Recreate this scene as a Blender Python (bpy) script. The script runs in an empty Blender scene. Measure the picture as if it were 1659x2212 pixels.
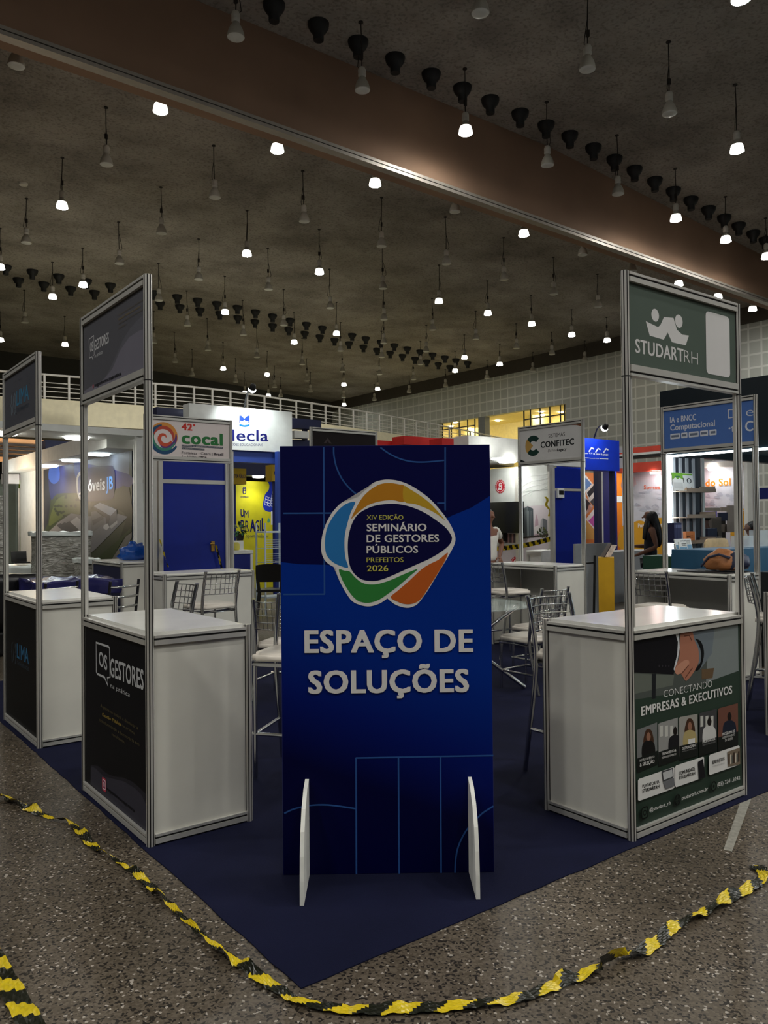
import bpy, bmesh, math, random
from mathutils import Vector, Matrix
random.seed(7)
SC = bpy.context.scene
COL = SC.collection
V = Vector

# ---------------------------------------------------------------- camera, world, exposure
CAM = V((-1.318, -2.197, 1.488)); YAW, PITCH, ROLL, FPX = 0.92146, 0.01226, -0.009354, 1712.73
IW, IH = 1659, 2212
_f = V((math.cos(YAW)*math.cos(PITCH), math.sin(YAW)*math.cos(PITCH), math.sin(PITCH)))
_r = V((math.sin(YAW), -math.cos(YAW), 0)); _u = _r.cross(_f)
CR = _r*math.cos(ROLL) + _u*math.sin(ROLL); CU = -_r*math.sin(ROLL) + _u*math.cos(ROLL)
cam_d = bpy.data.cameras.new('camera'); cam = bpy.data.objects.new('camera', cam_d); COL.objects.link(cam)
cam_d.sensor_fit = 'HORIZONTAL'; cam_d.sensor_width = 36.0; cam_d.lens = FPX*36.0/IW; cam_d.clip_end = 300
cam.matrix_world = Matrix(((CR.x, CU.x, -_f.x, CAM.x), (CR.y, CU.y, -_f.y, CAM.y), (CR.z, CU.z, -_f.z, CAM.z), (0, 0, 0, 1)))
SC.camera = cam
w = bpy.data.worlds.new('world'); SC.world = w; w.use_nodes = True
w.node_tree.nodes['Background'].inputs[0].default_value = (0.55, 0.58, 0.6, 1)
w.node_tree.nodes['Background'].inputs[1].default_value = 0.012
SC.view_settings.view_transform = 'Standard'; SC.view_settings.look = 'None'
SC.view_settings.gamma = 1.0; SC.view_settings.use_curve_mapping = False
SC.view_settings.exposure = 1.0
LAMP_E, LAMP_NEAR, LAMP_FAR = 315.0, 190.0, 52.0          # radiance of a burning pendant lens, near rows and far rows
SC.cycles.max_bounces = 8; SC.cycles.diffuse_bounces = 4; SC.cycles.glossy_bounces = 4; SC.cycles.transparent_max_bounces = 12
SC.cycles.sample_clamp_indirect = 6.0; SC.cycles.caustics_reflective = False; SC.cycles.caustics_refractive = False
SC.cycles.use_denoising = True

# a point of a world plane seen at pixel (x, y) of the 1659 x 2212 frame
def ray(x, y): return _f + CR*((x-IW/2)/FPX) - CU*((y-IH/2)/FPX)
def on_x(x, y, X): d = ray(x, y); return CAM + d*((X-CAM.x)/d.x)
def on_y(x, y, Y): d = ray(x, y); return CAM + d*((Y-CAM.y)/d.y)
def on_z(x, y, Z): d = ray(x, y); return CAM + d*((Z-CAM.z)/d.z)

# ---------------------------------------------------------------- materials
def lin(c):
    c = max(0.0, c)/255.0
    return c/12.92 if c <= 0.04045 else ((c+0.055)/1.055)**2.4
MATS = {}
def M(name, rgb=(200, 200, 200), rough=0.5, metal=0.0, emit=0.0, var=0.06, scale=6.0, spec=0.5, alpha=1.0, trans=0.0, bump=0.0, bscale=60.0):
    if name in MATS: return MATS[name]
    m = bpy.data.materials.new(name); m.use_nodes = True
    nt = m.node_tree; b = nt.nodes['Principled BSDF']
    col = tuple(lin(c) for c in rgb) + (1,)
    tc = nt.nodes.new('ShaderNodeTexCoord'); nz = nt.nodes.new('ShaderNodeTexNoise')
    nz.inputs['Scale'].default_value = scale; nz.inputs['Detail'].default_value = 4
    nt.links.new(tc.outputs['Object'], nz.inputs['Vector'])
    rp = nt.nodes.new('ShaderNodeValToRGB')
    rp.color_ramp.elements[0].position = 0.3; rp.color_ramp.elements[1].position = 0.7
    rp.color_ramp.elements[0].color = tuple(max(0, v*(1-var)) for v in col[:3]) + (1,)
    rp.color_ramp.elements[1].color = tuple(min(1, v*(1+var)) for v in col[:3]) + (1,)
    nt.links.new(nz.outputs['Fac'], rp.inputs['Fac']); nt.links.new(rp.outputs['Color'], b.inputs['Base Color'])
    b.inputs['Roughness'].default_value = rough; b.inputs['Metallic'].default_value = metal
    b.inputs['Specular IOR Level'].default_value = spec
    if trans: b.inputs['Transmission Weight'].default_value = trans
    if alpha < 1: b.inputs['Alpha'].default_value = alpha
    if emit:
        b.inputs['Emission Color'].default_value = col; b.inputs['Emission Strength'].default_value = emit
    if bump:
        n2 = nt.nodes.new('ShaderNodeTexNoise'); n2.inputs['Scale'].default_value = bscale; n2.inputs['Detail'].default_value = 6
        nt.links.new(tc.outputs['Object'], n2.inputs['Vector'])
        bp = nt.nodes.new('ShaderNodeBump'); bp.inputs['Strength'].default_value = bump; bp.inputs['Distance'].default_value = 0.02
        nt.links.new(n2.outputs['Fac'], bp.inputs['Height']); nt.links.new(bp.outputs['Normal'], b.inputs['Normal'])
    MATS[name] = m
    return m
ALU = M('aluminium', (216, 214, 208), 0.3, 0.45, var=0.05)
ALUD = M('aluminium_groove', (16, 16, 17), 0.7, 0.0)
WHITE = M('white_laminate', (224, 222, 212), 0.45, var=0.03)
TOPW = M('white_counter_top', (240, 239, 232), 0.16, var=0.03)
CHROME = M('chrome', (205, 205, 205), 0.16, 1.0)
BLACK = M('black_plastic', (14, 14, 15), 0.4)
def ink(r, g, b): return M('ink_%d_%d_%d' % (r, g, b), (r, g, b), 0.5, var=0.02, spec=0.15)

# ---------------------------------------------------------------- mesh builder
class MB:
    def __init__(s): s.v = []; s.f = []; s.mi = []; s.mats = []; s.sm = []
    def mat(s, m):
        if m not in s.mats: s.mats.append(m)
        return s.mats.index(m)
    def add(s, vs, fs, m, smooth=False):
        k = len(s.v); i = s.mat(m)
        s.v += [V(p) for p in vs]
        for f in fs: s.f.append(tuple(k+a for a in f)); s.mi.append(i); s.sm.append(smooth)
        return s
    def obox(s, O, U, W, Z, u, w_, z, m):
        O, U, W, Z = V(O), V(U), V(W), V(Z)
        p = [O+U*u[i]+W*w_[j]+Z*z[k] for k in (0, 1) for j in (0, 1) for i in (0, 1)]
        fs = [(0, 2, 3, 1), (4, 5, 7, 6), (0, 1, 5, 4), (2, 6, 7, 3), (0, 4, 6, 2), (1, 3, 7, 5)]
        if U.cross(W).dot(Z)*(u[1]-u[0])*(w_[1]-w_[0])*(z[1]-z[0]) < 0: fs = [f[::-1] for f in fs]
        return s.add(p, fs, m)
    def box(s, x0, x1, y0, y1, z0, z1, m): return s.obox((0, 0, 0), (1, 0, 0), (0, 1, 0), (0, 0, 1), (x0, x1), (y0, y1), (z0, z1), m)
    def prism(s, poly, z0, z1, m, T=None, caps=True, smooth=False):
        n = len(poly); a = [V((x, y, z0)) for x, y in poly] + [V((x, y, z1)) for x, y in poly]
        if T is not None: a = [T @ p for p in a]
        k = len(s.v); s.add(a, [(i, (i+1) % n, n+(i+1) % n, n+i) for i in range(n)], m, smooth)
        if caps: s.add(a, [tuple(range(n-1, -1, -1)), tuple(range(n, 2*n))], m)
        return s
    def lathe(s, prof, m, O=(0, 0, 0), seg=16, T=None, cap=True, smooth=True):
        O = V(O); vs = []
        for r, z in prof:
            for i in range(seg):
                a = 2*math.pi*i/seg; vs.append(V((r*math.cos(a), r*math.sin(a), z)))
        vs = [(T @ p if T is not None else p)+O for p in vs]
        fs = [(j*seg+i, j*seg+(i+1) % seg, (j+1)*seg+(i+1) % seg, (j+1)*seg+i) for j in range(len(prof)-1) for i in range(seg)]
        s.add(vs, fs, m, smooth)
        if cap: s.add(vs, [tuple(range(seg-1, -1, -1)), tuple((len(prof)-1)*seg+i for i in range(seg))], m)
        return s
    def tube(s, pts, r, m, seg=8, closed=False, cap=True):
        pts = [V(p) for p in pts]; n = len(pts); vs = []; rr = r if isinstance(r, (list, tuple)) else [r]*n
        prev = None
        for i, p in enumerate(pts):
            a = pts[(i-1) % n] if (closed or i > 0) else p; b = pts[(i+1) % n] if (closed or i < n-1) else p
            t = (b-a).normalized()
            if prev is None:
                ref = V((0, 0, 1)) if abs(t.z) < 0.9 else V((1, 0, 0)); u = t.cross(ref).normalized()
            else:
                u = prev - t*prev.dot(t); u = u.normalized() if u.length > 1e-6 else t.cross(V((0, 0, 1))).normalized()
            prev = u; w_ = t.cross(u)
            for k in range(seg):
                an = 2*math.pi*k/seg; vs.append(p + (u*math.cos(an)+w_*math.sin(an))*rr[i])
        m_ = n if closed else n-1
        fs = [(i*seg+k, i*seg+(k+1) % seg, ((i+1) % n)*seg+(k+1) % seg, ((i+1) % n)*seg+k) for i in range(m_) for k in range(seg)]
        s.add(vs, fs, m, True)
        if cap and not closed: s.add(vs, [tuple(range(seg-1, -1, -1)), tuple((n-1)*seg+k for k in range(seg))], m)
        return s
    def quad(s, pts, m): return s.add(pts, [tuple(range(len(pts)))], m)
    def build(s, name, parent=None, origin=None, label=None, xf=None):
        me = bpy.data.meshes.new(name)
        o0 = V(origin) if origin is not None else (parent.location.copy() if parent else V((0, 0, 0)))
        vs = [(xf @ p if xf is not None else p) - o0 for p in s.v]
        me.from_pydata(vs, [], s.f)
        for m in s.mats: me.materials.append(m)
        me.polygons.foreach_set('material_index', s.mi); me.polygons.foreach_set('use_smooth', s.sm); me.update()
        o = bpy.data.objects.new(name, me); COL.objects.link(o)
        if parent: o.parent = parent
        else: o.location = o0
        if label: o['label'] = label
        return o
def tag(o, label, cat, group=None, kind=None):
    if label: o['label'] = label
    if cat: o['category'] = cat
    if group: o['group'] = group
    if kind: o['kind'] = kind
    return o
def thing(name, label, cat, loc=(0, 0, 0), group=None):
    o = bpy.data.objects.new(name, None); COL.objects.link(o); o.location = loc; o.empty_display_size = 0.1
    return tag(o, label, cat, group)
def struct(mb, name, **k):
    o = mb.build(name, **k); o['kind'] = 'structure'; return o
def dup(o, parent=None):
    c = o.copy(); COL.objects.link(c)
    if parent: c.parent = parent
    for ch in list(o.children): dup(ch, c)
    return c

# ---------------------------------------------------------------- printing on a flat panel
_TXT = {}
def glyphs(t, bold):
    k = (t, bold)
    if k in _TXT: return _TXT[k]
    cu = bpy.data.curves.new('t', 'FONT'); cu.body = t; cu.size = 1.0; cu.offset = bold; cu.resolution_u = 3; cu.fill_mode = 'BOTH'
    if bold > 0: cu.offset = 0.0
    cu.space_character = 1.0 + max(0, bold)*2.2
    ob = bpy.data.objects.new('t', cu); COL.objects.link(ob)
    dg = bpy.context.evaluated_depsgraph_get(); me = bpy.data.meshes.new_from_object(ob.evaluated_get(dg))
    vs = [(v.co.x, v.co.y) for v in me.vertices]; fs = [tuple(p.vertices) for p in me.polygons]
    bpy.data.objects.remove(ob); bpy.data.curves.remove(cu); bpy.data.meshes.remove(me)
    _TXT[k] = (vs, fs); return _TXT[k]
def spline(pts, n=6, closed=True):
    out = []; N = len(pts)
    for i in range(N if closed else N-1):
        P = [pts[(i+j-1) % N] if closed else pts[min(max(i+j-1, 0), N-1)] for j in range(4)]
        for k in range(n):
            t = k/n; a, b, c, d = P
            out.append(tuple(0.5*((2*b[e]) + (-a[e]+c[e])*t + (2*a[e]-5*b[e]+4*c[e]-d[e])*t*t + (-a[e]+3*b[e]-3*c[e]+d[e])*t**3) for e in (0, 1)))
    if not closed: out.append(tuple(pts[-1]))
    return out
class Print:
    """Inked shapes lying on a panel; (u, v) in metres from O along U and up."""
    def __init__(s, mb, O, U, Vv=(0, 0, 1), flip=False):
        s.mb, s.O, s.U, s.W = mb, V(O), V(U).normalized(), V(Vv).normalized()
        s.N = s.U.cross(s.W).normalized(); s.lay = 1; s.flip = flip
        if flip: s.N = -s.N
    def at(s, x, y):
        d = ray(x, y); n = s.N; p = CAM + d*((s.O-CAM).dot(n)/d.dot(n)) - s.O
        return (p.dot(s.U), p.dot(s.W))
    def P(s, uv, lay=None): return s.O + s.U*uv[0] + s.W*uv[1] + s.N*(0.0004+0.00012*(s.lay if lay is None else lay))
    def poly(s, pts, m, px=False):
        if px: pts = [s.at(*p) for p in pts]
        ar = sum(pts[i-1][0]*pts[i][1]-pts[i][0]*pts[i-1][1] for i in range(len(pts)))
        if (ar < 0) != s.flip: pts = pts[::-1]
        s.mb.add([s.P(p) for p in pts], [tuple(range(len(pts)))], m); s.lay += 1
    def rect(s, u0, v0, u1, v1, m): s.poly([(u0, v0), (u1, v0), (u1, v1), (u0, v1)], m)
    def rrect(s, u0, v0, u1, v1, r, m):
        pts = []
        for cx, cy, a0 in ((u1-r, v0+r, -90), (u1-r, v1-r, 0), (u0+r, v1-r, 90), (u0+r, v0+r, 180)):
            pts += [(cx+r*math.cos(math.radians(a0+a)), cy+r*math.sin(math.radians(a0+a))) for a in (0, 22, 45, 68, 90)]
        s.poly(pts, m)
    def disc(s, u, v, r, m, ry=None, seg=28):
        ry = ry or r; s.poly([(u+r*math.cos(2*math.pi*i/seg), v+ry*math.sin(2*math.pi*i/seg)) for i in range(seg)], m)
    def stroke(s, pts, wd, m, px=False, closed=False):
        if px: pts = [s.at(*p) for p in pts]
        n = len(pts); L = []
        for i in range(n):
            a = pts[i-1] if (i > 0 or closed) else pts[i]; b = pts[(i+1) % n] if (i < n-1 or closed) else pts[i]
            dx, dy = b[0]-a[0], b[1]-a[1]; l = math.hypot(dx, dy) or 1
            ws = wd[i] if isinstance(wd, (list, tuple)) else wd
            L.append(((pts[i][0]-dy/l*ws/2, pts[i][1]+dx/l*ws/2), (pts[i][0]+dy/l*ws/2, pts[i][1]-dx/l*ws/2)))
        vs = [s.P(p) for l in L for p in l]
        fs = [(2*i, 2*i+1, 2*((i+1) % n)+1, 2*((i+1) % n)) for i in range(n if closed else n-1)]
        if s.flip: fs = [f[::-1] for f in fs]
        s.mb.add(vs, fs, m); s.lay += 1
    def arc(s, u, v, r, a0, a1, wd, m, seg=20):
        s.stroke([(u+r*math.cos(math.radians(a0+(a1-a0)*i/seg)), v+r*math.sin(math.radians(a0+(a1-a0)*i/seg))) for i in range(seg+1)], wd, m)
    def text(s, t, u, v, width, cap, m, bold=0.0, slope=0.0, shear=0.0):
        vs, fs = glyphs(t, bold); x0 = min(p[0] for p in vs); x1 = max(p[0] for p in vs)
        kx = width/(x1-x0); ky = cap/0.727
        sh = [(0, 0)]
        if bold > 0:      # heavier weight: the same letters printed over each other a hair apart
            kx = width/(x1-x0+2*bold); u += bold*kx
            sh = [(bold*a, bold*b) for a, b in ((1, .7), (-1, .7), (1, -.7), (-1, -.7), (0, .7), (0, -.7), (1, 0), (-1, 0))]
            if bold > 0.03: sh.append((0, 0))
        for a, b in sh:
            pts = [s.P((u+(p[0]-x0+a)*kx+(p[1]+b)*ky*shear, v+(p[1]+b*0.7)*ky+(p[0]-x0)*kx*slope)) for p in vs]
            s.mb.add(pts, [f[::-1] for f in fs] if s.flip else fs, m); s.lay += 0.6
    def text_px(s, t, left, right, top, m, bold=0.0, shear=0.0):
        a, b, c = s.at(*left), s.at(*right), s.at(*top)
        s.text(t, a[0], a[1], b[0]-a[0], c[1]-a[1], m, bold, (b[1]-a[1])/(b[0]-a[0]), shear)
# ================================================================ SETTING
def floor_material():
    m = bpy.data.materials.new('terrazzo'); m.use_nodes = True; nt = m.node_tree; b = nt.nodes['Principled BSDF']
    L = nt.links.new; N = nt.nodes.new
    tc = N('ShaderNodeTexCoord')
    v1 = N('ShaderNodeTexVoronoi'); v1.inputs['Scale'].default_value = 120; v1.inputs['Randomness'].default_value = 1; L(tc.outputs['Object'], v1.inputs['Vector'])
    bw = N('ShaderNodeSeparateColor'); L(v1.outputs['Color'], bw.inputs[0])
    r1 = N('ShaderNodeValToRGB'); e = r1.color_ramp.elements; r1.color_ramp.interpolation = 'CONSTANT'
    e[0].position = 0; e[0].color = (0.018, 0.015, 0.012, 1); e[1].position = 0.2; e[1].color = (0.105, 0.086, 0.064, 1)
    for p, c in ((0.5, (0.135, 0.112, 0.086, 1)), (0.8, (0.085, 0.069, 0.05, 1)), (0.965, (0.4, 0.37, 0.33, 1))):
        k = e.new(p); k.color = c
    L(bw.outputs[0], r1.inputs['Fac'])
    n1 = N('ShaderNodeTexNoise'); n1.inputs['Scale'].default_value = 1.3; n1.inputs['Detail'].default_value = 6; L(tc.outputs['Object'], n1.inputs['Vector'])
    r2 = N('ShaderNodeValToRGB'); r2.color_ramp.elements[0].position = 0.3; r2.color_ramp.elements[0].color = (0.68, 0.66, 0.62, 1)
    r2.color_ramp.elements[1].position = 0.72; r2.color_ramp.elements[1].color = (1.12, 1.1, 1.06, 1); L(n1.outputs['Fac'], r2.inputs['Fac'])
    mx = N('ShaderNodeMix'); mx.data_type = 'RGBA'; mx.blend_type = 'MULTIPLY'; mx.inputs['Factor'].default_value = 1
    L(r1.outputs['Color'], mx.inputs[6]); L(r2.outputs['Color'], mx.inputs[7]); L(mx.outputs[2], b.inputs['Base Color'])
    r3 = N('ShaderNodeMapRange'); r3.inputs[3].default_value = 0.3; r3.inputs[4].default_value = 0.52; L(n1.outputs['Fac'], r3.inputs[0]); L(r3.outputs[0], b.inputs['Roughness'])
    b.inputs['Specular IOR Level'].default_value = 0.4
    return m
def ceiling_material():
    m = bpy.data.materials.new('rough_render'); m.use_nodes = True; nt = m.node_tree; b = nt.nodes['Principled BSDF']
    L = nt.links.new; N = nt.nodes.new; tc = N('ShaderNodeTexCoord')
    n1 = N('ShaderNodeTexNoise'); n1.inputs['Scale'].default_value = 0.55; n1.inputs['Detail'].default_value = 9; n1.inputs['Roughness'].default_value = 0.62; L(tc.outputs['Object'], n1.inputs['Vector'])
    r = N('ShaderNodeValToRGB'); e = r.color_ramp.elements; e[0].position = 0.28; e[0].color = (0.185, 0.167, 0.148, 1); e[1].position = 0.62; e[1].color = (0.37, 0.34, 0.305, 1); L(n1.outputs['Fac'], r.inputs['Fac'])
    n3 = N('ShaderNodeTexNoise'); n3.inputs['Scale'].default_value = 14; n3.inputs['Detail'].default_value = 8; L(tc.outputs['Object'], n3.inputs['Vector'])
    r3 = N('ShaderNodeValToRGB'); r3.color_ramp.elements[0].position = 0.35; r3.color_ramp.elements[0].color = (0.6, 0.6, 0.6, 1); r3.color_ramp.elements[1].position = 0.5; L(n3.outputs['Fac'], r3.inputs['Fac'])
    mx = N('ShaderNodeMix'); mx.data_type = 'RGBA'; mx.blend_type = 'MULTIPLY'; mx.inputs['Factor'].default_value = 0.8
    L(r.outputs['Color'], mx.inputs[6]); L(r3.outputs['Color'], mx.inputs[7]); L(mx.outputs[2], b.inputs['Base Color'])
    bp = N('ShaderNodeBump'); bp.inputs['Strength'].default_value = 0.5; bp.inputs['Distance'].default_value = 0.05; L(n3.outputs['Fac'], bp.inputs['Height']); L(bp.outputs['Normal'], b.inputs['Normal'])
    b.inputs['Roughness'].default_value = 0.95; b.inputs['Specular IOR Level'].default_value = 0.1
    return m
def tile_material():
    m = bpy.data.materials.new('glazed_wall_tiles'); m.use_nodes = True; nt = m.node_tree; b = nt.nodes['Principled BSDF']
    L = nt.links.new; N = nt.nodes.new; tc = N('ShaderNodeTexCoord'); sp = N('ShaderNodeSeparateXYZ'); cb = N('ShaderNodeCombineXYZ')
    L(tc.outputs['Object'], sp.inputs[0]); L(sp.outputs[1], cb.inputs[0]); L(sp.outputs[2], cb.inputs[1])
    br = N('ShaderNodeTexBrick'); br.offset = 0; br.squash = 1; br.inputs['Scale'].default_value = 1
    br.inputs['Brick Width'].default_value = 0.56; br.inputs['Row Height'].default_value = 0.56; br.inputs['Mortar Size'].default_value = 0.045; br.inputs['Mortar Smooth'].default_value = 0.2
    br.inputs['Color1'].default_value = (0.44, 0.455, 0.42, 1); br.inputs['Color2'].default_value = (0.39, 0.405, 0.37, 1); br.inputs['Mortar'].default_value = (0.62, 0.635, 0.59, 1)
    L(cb.outputs[0], br.inputs['Vector']); L(br.outputs['Color'], b.inputs['Base Color']); b.inputs['Roughness'].default_value = 0.6
    return m
XW, ZC = 31.3, 11.45
FOLD = 14.96
def zceil(x): return ZC - 0.063*max(0.0, x-FOLD)
mb = MB(); mb.box(-16, 33, -14, 48, -0.2, 0, floor_material()); struct(mb, 'floor')
mb = MB(); cm = ceiling_material()
prof = [(-16, ZC), (FOLD, ZC), (33, zceil(33)), (33, zceil(33)+0.4), (FOLD, ZC+0.4), (-16, ZC+0.4)]
T = Matrix(((1, 0, 0, 0), (0, 0, 1, 0), (0, 1, 0, 0), (0, 0, 0, 1)))
mb.prism([(x, z) for x, z in prof], -14, 48, cm, T=T); struct(mb, 'ceiling')
# drop beam of the movable wall with its aluminium track
BEAM = M('beam_paint', (150, 120, 98), 0.8, var=0.1, scale=0.7)
mb = MB(); z0, z1 = 9.942, 9.155
vs = []
for x, zb in ((-14, z0), (31.2, z1)):
    for y in (11.84, 12.5): vs += [(x, y, zb), (x, y, zceil(x)+0.1)]
vs2 = [V(v) for v in vs]
mid = [(FOLD, y, z) for y in (11.84, 12.5) for z in (z0+(z1-z0)*(FOLD+14)/45.2, ZC+0.1)]
for (A, B) in ((vs[0:4], mid), (mid, vs[4:8])):
    mb.add(list(A)+list(B), [(0, 4, 5, 1), (2, 3, 7, 6), (0, 2, 6, 4), (0, 1, 3, 2), (4, 6, 7, 5)], BEAM)
struct(mb, 'trim_1')
mb = MB()
RAILM = M('track_aluminium', (176, 170, 160), 0.45, 0.5)
for dz0, dz1, dy, m in ((-0.155, -0.085, 0.06, RAILM), (-0.085, -0.065, 0.02, ALUD), (-0.065, 0.0, 0.06, RAILM)):
    mb.add([(-14, 11.84-dy, z0+dz0), (-14, 11.98, z0+dz0), (-14, 11.98, z0+dz1), (-14, 11.84-dy, z0+dz1), (31.2, 11.84-dy, z1+dz0), (31.2, 11.98, z1+dz0), (31.2, 11.98, z1+dz1), (31.2, 11.84-dy, z1+dz1)],
           [(0, 4, 5, 1), (3, 2, 6, 7), (0, 3, 7, 4), (1, 5, 6, 2), (0, 1, 2, 3), (4, 7, 6, 5)], m)
struct(mb, 'trim_2')
# right wall of square tiles with an opening onto a lit lobby
TILE = tile_material()
oy0, oy1 = on_x(1221.5, 872, XW).y, on_x(948, 910, XW).y
oz1 = on_x(1221.5, 872, XW).z; oz0 = 4.4
WT = 9.74
mb = MB()
for a, b, c, d in ((-14, oy0, 0, WT), (oy1, 48, 0, WT), (oy0, oy1, oz1, WT), (oy0, oy1, 0, oz0)): mb.box(XW, XW+0.35, a, b, c, d, TILE)
struct(mb, 'wall_right')
mb = MB(); mb.box(XW-0.12, XW+0.35, -14, 48, WT, 10.6, M('wall_band_dark', (70, 64, 56), 0.9, var=0.1)); struct(mb, 'trim_3')  # darker band along the top of the right wall
mb = MB(); mb.box(-16, 33, 47, 47.4, 0, 12, M('far_wall_paint', (70, 70, 68), 0.9)); struct(mb, 'wall_back')
# lobby behind the opening
LOB = M('lobby_paint', (240, 228, 176), 0.8)
mb = MB(); xb = XW+5
mb.box(xb, xb+0.2, oy0-3, oy1+4, oz0-0.2, oz1+0.6, LOB); mb.box(XW+0.36, xb, oy0-3, oy1+4, oz1+0.25, oz1+0.45, LOB)
mb.box(XW+0.36, xb, oy0-3, oy1+4, oz0-0.2, oz0, LOB); mb.box(XW+0.36, xb, oy1+3.8, oy1+4, oz0, oz1+0.3, LOB); mb.box(XW+0.36, xb, oy0-3, oy0-2.8, oz0, oz1+0.3, LOB)
mb.box(XW+3.2, xb, oy0+5.2, oy0+5.5, oz0, oz1+0.3, LOB)
struct(mb, 'wall_lobby')
lm = M('lobby_lamp', (255, 244, 206), 0.5, emit=60)
for i, (px, py) in enumerate(((1075, 909), (1169, 890), (1212, 891), (1172, 897), (975, 921), (1003, 931), (1015, 926))):
    p = on_z(px, py, oz1+0.22)
    if not (XW+0.4 < p.x < xb): p = V((XW+1.0+0.7*(i % 4), on_x(px, py, XW+1.5+0.5*(i % 3)).y, oz1+0.22))
    mb = MB(); mb.lathe([(0.11, -0.02), (0.13, 0.0), (0.14, 0.03)], lm, O=p, seg=14)
    tag(mb.build('ceiling_downlight', origin=p), 'small round downlight glowing in the yellow lobby ceiling behind the wall opening', 'light', 'lobby downlights')
# column and window grid in the opening
mb = MB(); a, b = on_x(1033, 900, XW).y, on_x(1047, 900, XW).y
mb.box(XW, XW+0.4, b, a, oz0, oz1, M('lobby_column', (120, 124, 128), 0.7))
struct(mb, 'trim_4')
GLZ = M('grey_mullion', (66, 66, 62), 0.6)
for n, (xs, ys) in enumerate((((956, 975, 992, 1010, 1026), (0.4, 1.9)), ((1132, 1146, 1167, 1188, 1211, 1220), (0.5, 1.0, 1.5)))):
    mb = MB()
    yy = [on_x(x, 905, XW+0.2).y for x in xs]
    for y in yy: mb.box(XW+0.17, XW+0.22, y-0.03, y+0.03, oz0, oz1, GLZ)
    for dz in ys: mb.box(XW+0.175, XW+0.215, yy[-1], yy[0], oz1-dz-0.03, oz1-dz+0.03, GLZ)
    struct(mb, 'window_%d' % (n+1))
# mezzanine with curved front edge
CRV = [(-4, 25.2), (-1, 24.2), (1.3, 23.4), (3.7, 22.9), (5.9, 22.6), (8.1, 22.4), (9.5, 22.3), (10.9, 22.4), (12.3, 22.7), (13.8, 23.0), (15.2, 23.3), (16.8, 23.7), (21.3, 25.1), (25.1, 26.4), (28.3, 27.6), (31.2, 28.6)]
cs = spline(CRV, 5, False)
CREAM = M('mezzanine_cream', (236, 228, 196), 0.75)
mb = MB(); mb.prism(cs + [(31.2, 47), (-4, 47)], 4.5, 5.25, CREAM); struct(mb, 'trim_5')
mb = MB()
for x in (1, 9, 18, 26): mb.lathe([(0.35, 0), (0.35, 4.5)], CREAM, O=(x, 31, 0), seg=20)
struct(mb, 'trim_6')
# railing
RL = M('rail_steel', (214, 212, 206), 0.4, 0.3)
rt = thing('balcony_railing', 'white steel railing with thin rails along the curved mezzanine edge', 'railing', (9.5, 22.5, 5.25))
ci = [V((x, y+0.12, 0)) for x, y in cs]
mb = MB(); mb.tube([p+V((0, 0, 6.0)) for p in ci], 0.034, RL, 8); mb.build('handrail', rt)
for z in (5.34, 5.5, 5.63, 5.76):
    mb = MB(); mb.tube([p+V((0, 0, z)) for p in ci], 0.016, RL, 6); mb.build('rail', rt)
for px in (20, 96, 149, 200, 245, 292, 335.6, 378.4, 419, 458.6, 497.5, 534, 571, 605.6, 639.5, 672.7, 703, 733, 762.6, 791, 818.7, 845, 872.4, 898.4, 923, 946.6, 970, 993, 1015, 1037, 1058, 1078.6, 1097.8, 1115.5):
    d = ray(px, 870); best = None
    for a, b in zip(ci, ci[1:]):
        e = b-a; den = d.x*e.y-d.y*e.x
        if abs(den) < 1e-9: continue
        t = ((a.x-CAM.x)*d.y-(a.y-CAM.y)*d.x)/(-(e.x*d.y-e.y*d.x))
        if 0 <= t <= 1: best = a+e*t; break
    if best is None: continue
    mb = MB(); mb.box(best.x-0.03, best.x+0.03, best.y-0.03, best.y+0.03, 5.25, 6.0, RL); mb.build('post', rt)
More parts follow.
